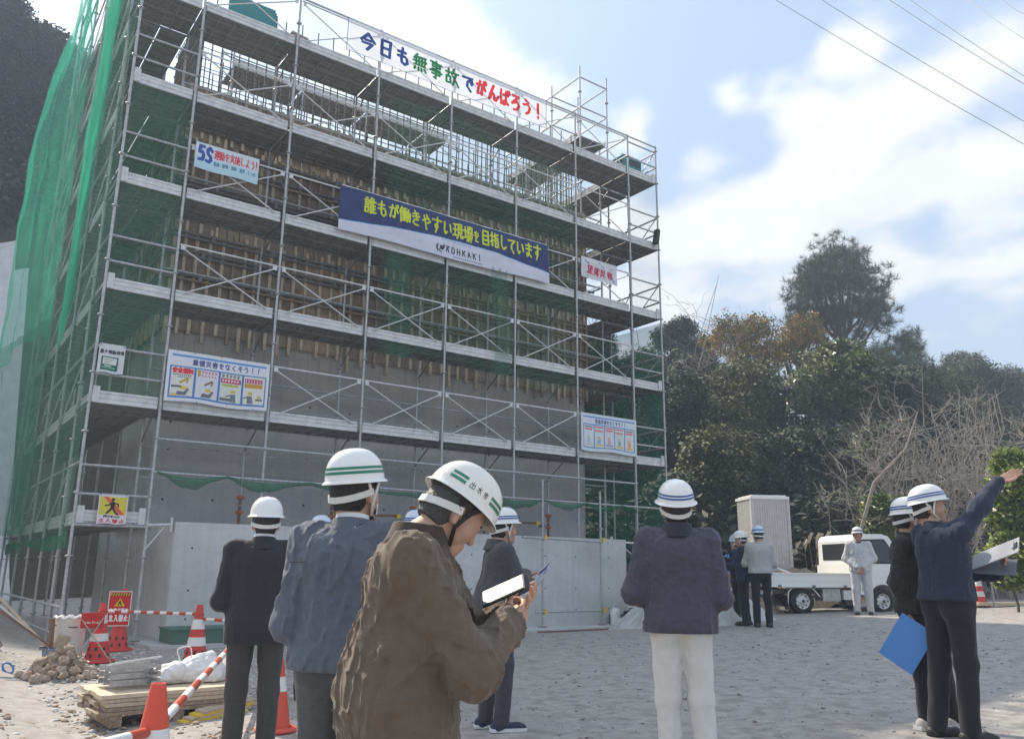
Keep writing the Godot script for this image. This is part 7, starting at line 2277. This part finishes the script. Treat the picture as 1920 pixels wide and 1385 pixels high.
func held_things() -> void:
	var b: Basis
	# phone in the hand of the man in the brown coat
	var t := thing("phone", "black phone with a grey screen held by the man in the brown coat", "phone", at_view(Vector2(-0.785, 11.71), 30.0, Vector3(.335, 1.235, .03)))
	var vw := Basis(Vector3.UP, -deg_to_rad(30.0))
	var pn := (vw * Vector3(-.50, .72, .48)).normalized()
	var pl := (vw * Vector3(.86, .40, .30))
	pl = (pl - pn * pl.dot(pn)).normalized()
	b = Basis(pn.cross(pl) * -1.0, pl, pn)
	bx(t, "case", Vector3.ZERO, Vector3(.078, .156, .009), M.black, b)
	bx(t, "screen", b * Vector3(0, 0, .0052), Vector3(.070, .146, .0015), flat("phone_screen", Color(.17, .175, .20), 0.35), b)
	# printed sheet
	var im := blank(128, 176, Color(.86, .88, .92))
	im.fill_rect(Rect2i(10, 10, 108, 26), Color(.32, .34, .55))
	for i in 6: im.fill_rect(Rect2i(12, 46 + i * 9, 60 - i * 4, 4), Color(.55, .58, .68))
	im.fill_rect(Rect2i(80, 48, 36, 34), Color(.30, .45, .70)); im.fill_rect(Rect2i(12, 110, 46, 40), Color(.62, .55, .50)); im.fill_rect(Rect2i(66, 110, 50, 30), Color(.72, .66, .62))
	var pm := MB.new()
	var r0 := at_view(Vector2(1.90, 8.44), 35.0, Vector3(.215, .96, -.02))
	var right := Basis(Vector3.UP, deg_to_rad(-35.0)) * Vector3.RIGHT
	var away := Basis(Vector3.UP, deg_to_rad(-35.0)) * Vector3.FORWARD
	pm.sheet(6, 8, func(u: float, v: float) -> Vector3:
		return r0 + right * (u * .13 + v * .13 + .012 * sin(u * 4.0)) + Vector3.UP * (v * .26 + u * .12) + away * (0.03 * sin(u * 3.0) - 0.03 * v))
	solo("printed_sheet", "printed white and blue sheet held by the man in the charcoal jacket", "paper", pm.done(), cloth_mat("leaflet", im, 0.2))
	# blue folder
	var fo := thing("folder", "bright blue folder hanging from the hand of the person with the rolled sleeve", "folder", at_view(Vector2(4.40, 10.62), 61.0, Vector3(-.10, .62, -.155)))
	b = Basis(Vector3.UP, deg_to_rad(-61.0)) * Basis.from_euler(Vector3(deg_to_rad(4), deg_to_rad(-14), deg_to_rad(-34)))
	var fm := MB.new()
	fm.sheet(6, 6, func(u: float, v: float) -> Vector3: return b * Vector3((u - .5) * .27, (v - .5) * .37, 0.006 * sin(v * 3.0)))
	part(fo, "cover", fm.done(), flat("folder_blue", Color(.085, .27, .66), 0.45))
	fm = MB.new()
	fm.sheet(4, 4, func(u: float, v: float) -> Vector3: return b * Vector3((u - .5) * .265, (v - .5) * .365, -0.012))
	part(fo, "back_cover", fm.done(), M.folder_blue)
	# clipboard case
	var cb := thing("clipboard_case", "grey clipboard case with a metal clip held out by the pointing man", "clipboard", at_view(Vector2(4.20, 10.90), 62.5, Vector3(.40, 1.27, .14)))
	b = Basis(Vector3.UP, deg_to_rad(-62.5)) * Basis.from_euler(Vector3(deg_to_rad(28), deg_to_rad(-10), deg_to_rad(24)))
	var cm := flat("clipboard_grey", Color(.30, .31, .34), 0.5)
	bx(cb, "board", b * Vector3(.03, .03, 0), Vector3(.35, .008, .24), cm, b)
	bx(cb, "pocket", b * Vector3(-.02, -.045, .03), Vector3(.27, .010, .24), flat("clipboard_dark", Color(.13, .13, .15), 0.5), b * Basis(Vector3.BACK, deg_to_rad(-28)))
	pipe(cb, "clip", b * Vector3(.17, .046, -.05), b * Vector3(.17, .046, .06), 0.008, M.steel)
	pipe(cb, "clip", b * Vector3(.19, .038, -.04), b * Vector3(.19, .038, .05), 0.006, M.black)
	# camera of the person in navy
	var ca := thing("camera", "small black camera held out by the person in navy facing left", "camera", at_view(Vector2(10.62, 3.98), 51.0, Vector3(-.34, 1.00, -.06)))
	bx(ca, "body", Vector3.ZERO, Vector3(.13, .09, .06), M.black, rot(40))
	pipe(ca, "lens", Vector3(0, 0, 0), Vector3(-.07, -.02, .07), 0.032, M.rubber)
	pipe(ca, "strap", Vector3(0, .04, 0), Vector3(.12, .30, .02), 0.008, M.black)
	# lanyard of the man in slate
	var lp := []
	for i in 13:
		var a := lerpf(-2.9, 1.9, i / 12.0)
		lp.append(Vector3(sin(a) * .088, 1.475 - 0.028 * cos(a) + 0.008, -cos(a) * .086 - .012))
	var ly := solo("lanyard", "dark patterned lanyard round the collar of the slate blouson", "lanyard", strip(lp, Vector3(0, .022, 0), .002), M.collar_brown, "", Transform3D(Basis(Vector3.UP, deg_to_rad(180.0 - 25.5 - 22.0)), Vector3(-0.636, terrain_y(-0.636, 11.0), 11.0)))
	for i in 9: part(ly, "woven_mark", unit_box, M.strap_white if i % 3 else M.red_plastic, Transform3D(Basis.from_scale(Vector3(.010, .008, .010)), (lp[2 + i] as Vector3) * Vector3(1.02, 1, 1.02)))

func at_view(p: Vector2, bearing: float, v: Vector3) -> Vector3:      # right, up, away from the feet of a person standing at p
	var b := Basis(Vector3.UP, -deg_to_rad(bearing))
	return Vector3(p.x, terrain_y(p.x, p.y), p.y) + b * Vector3(v.x, v.y, -v.z)
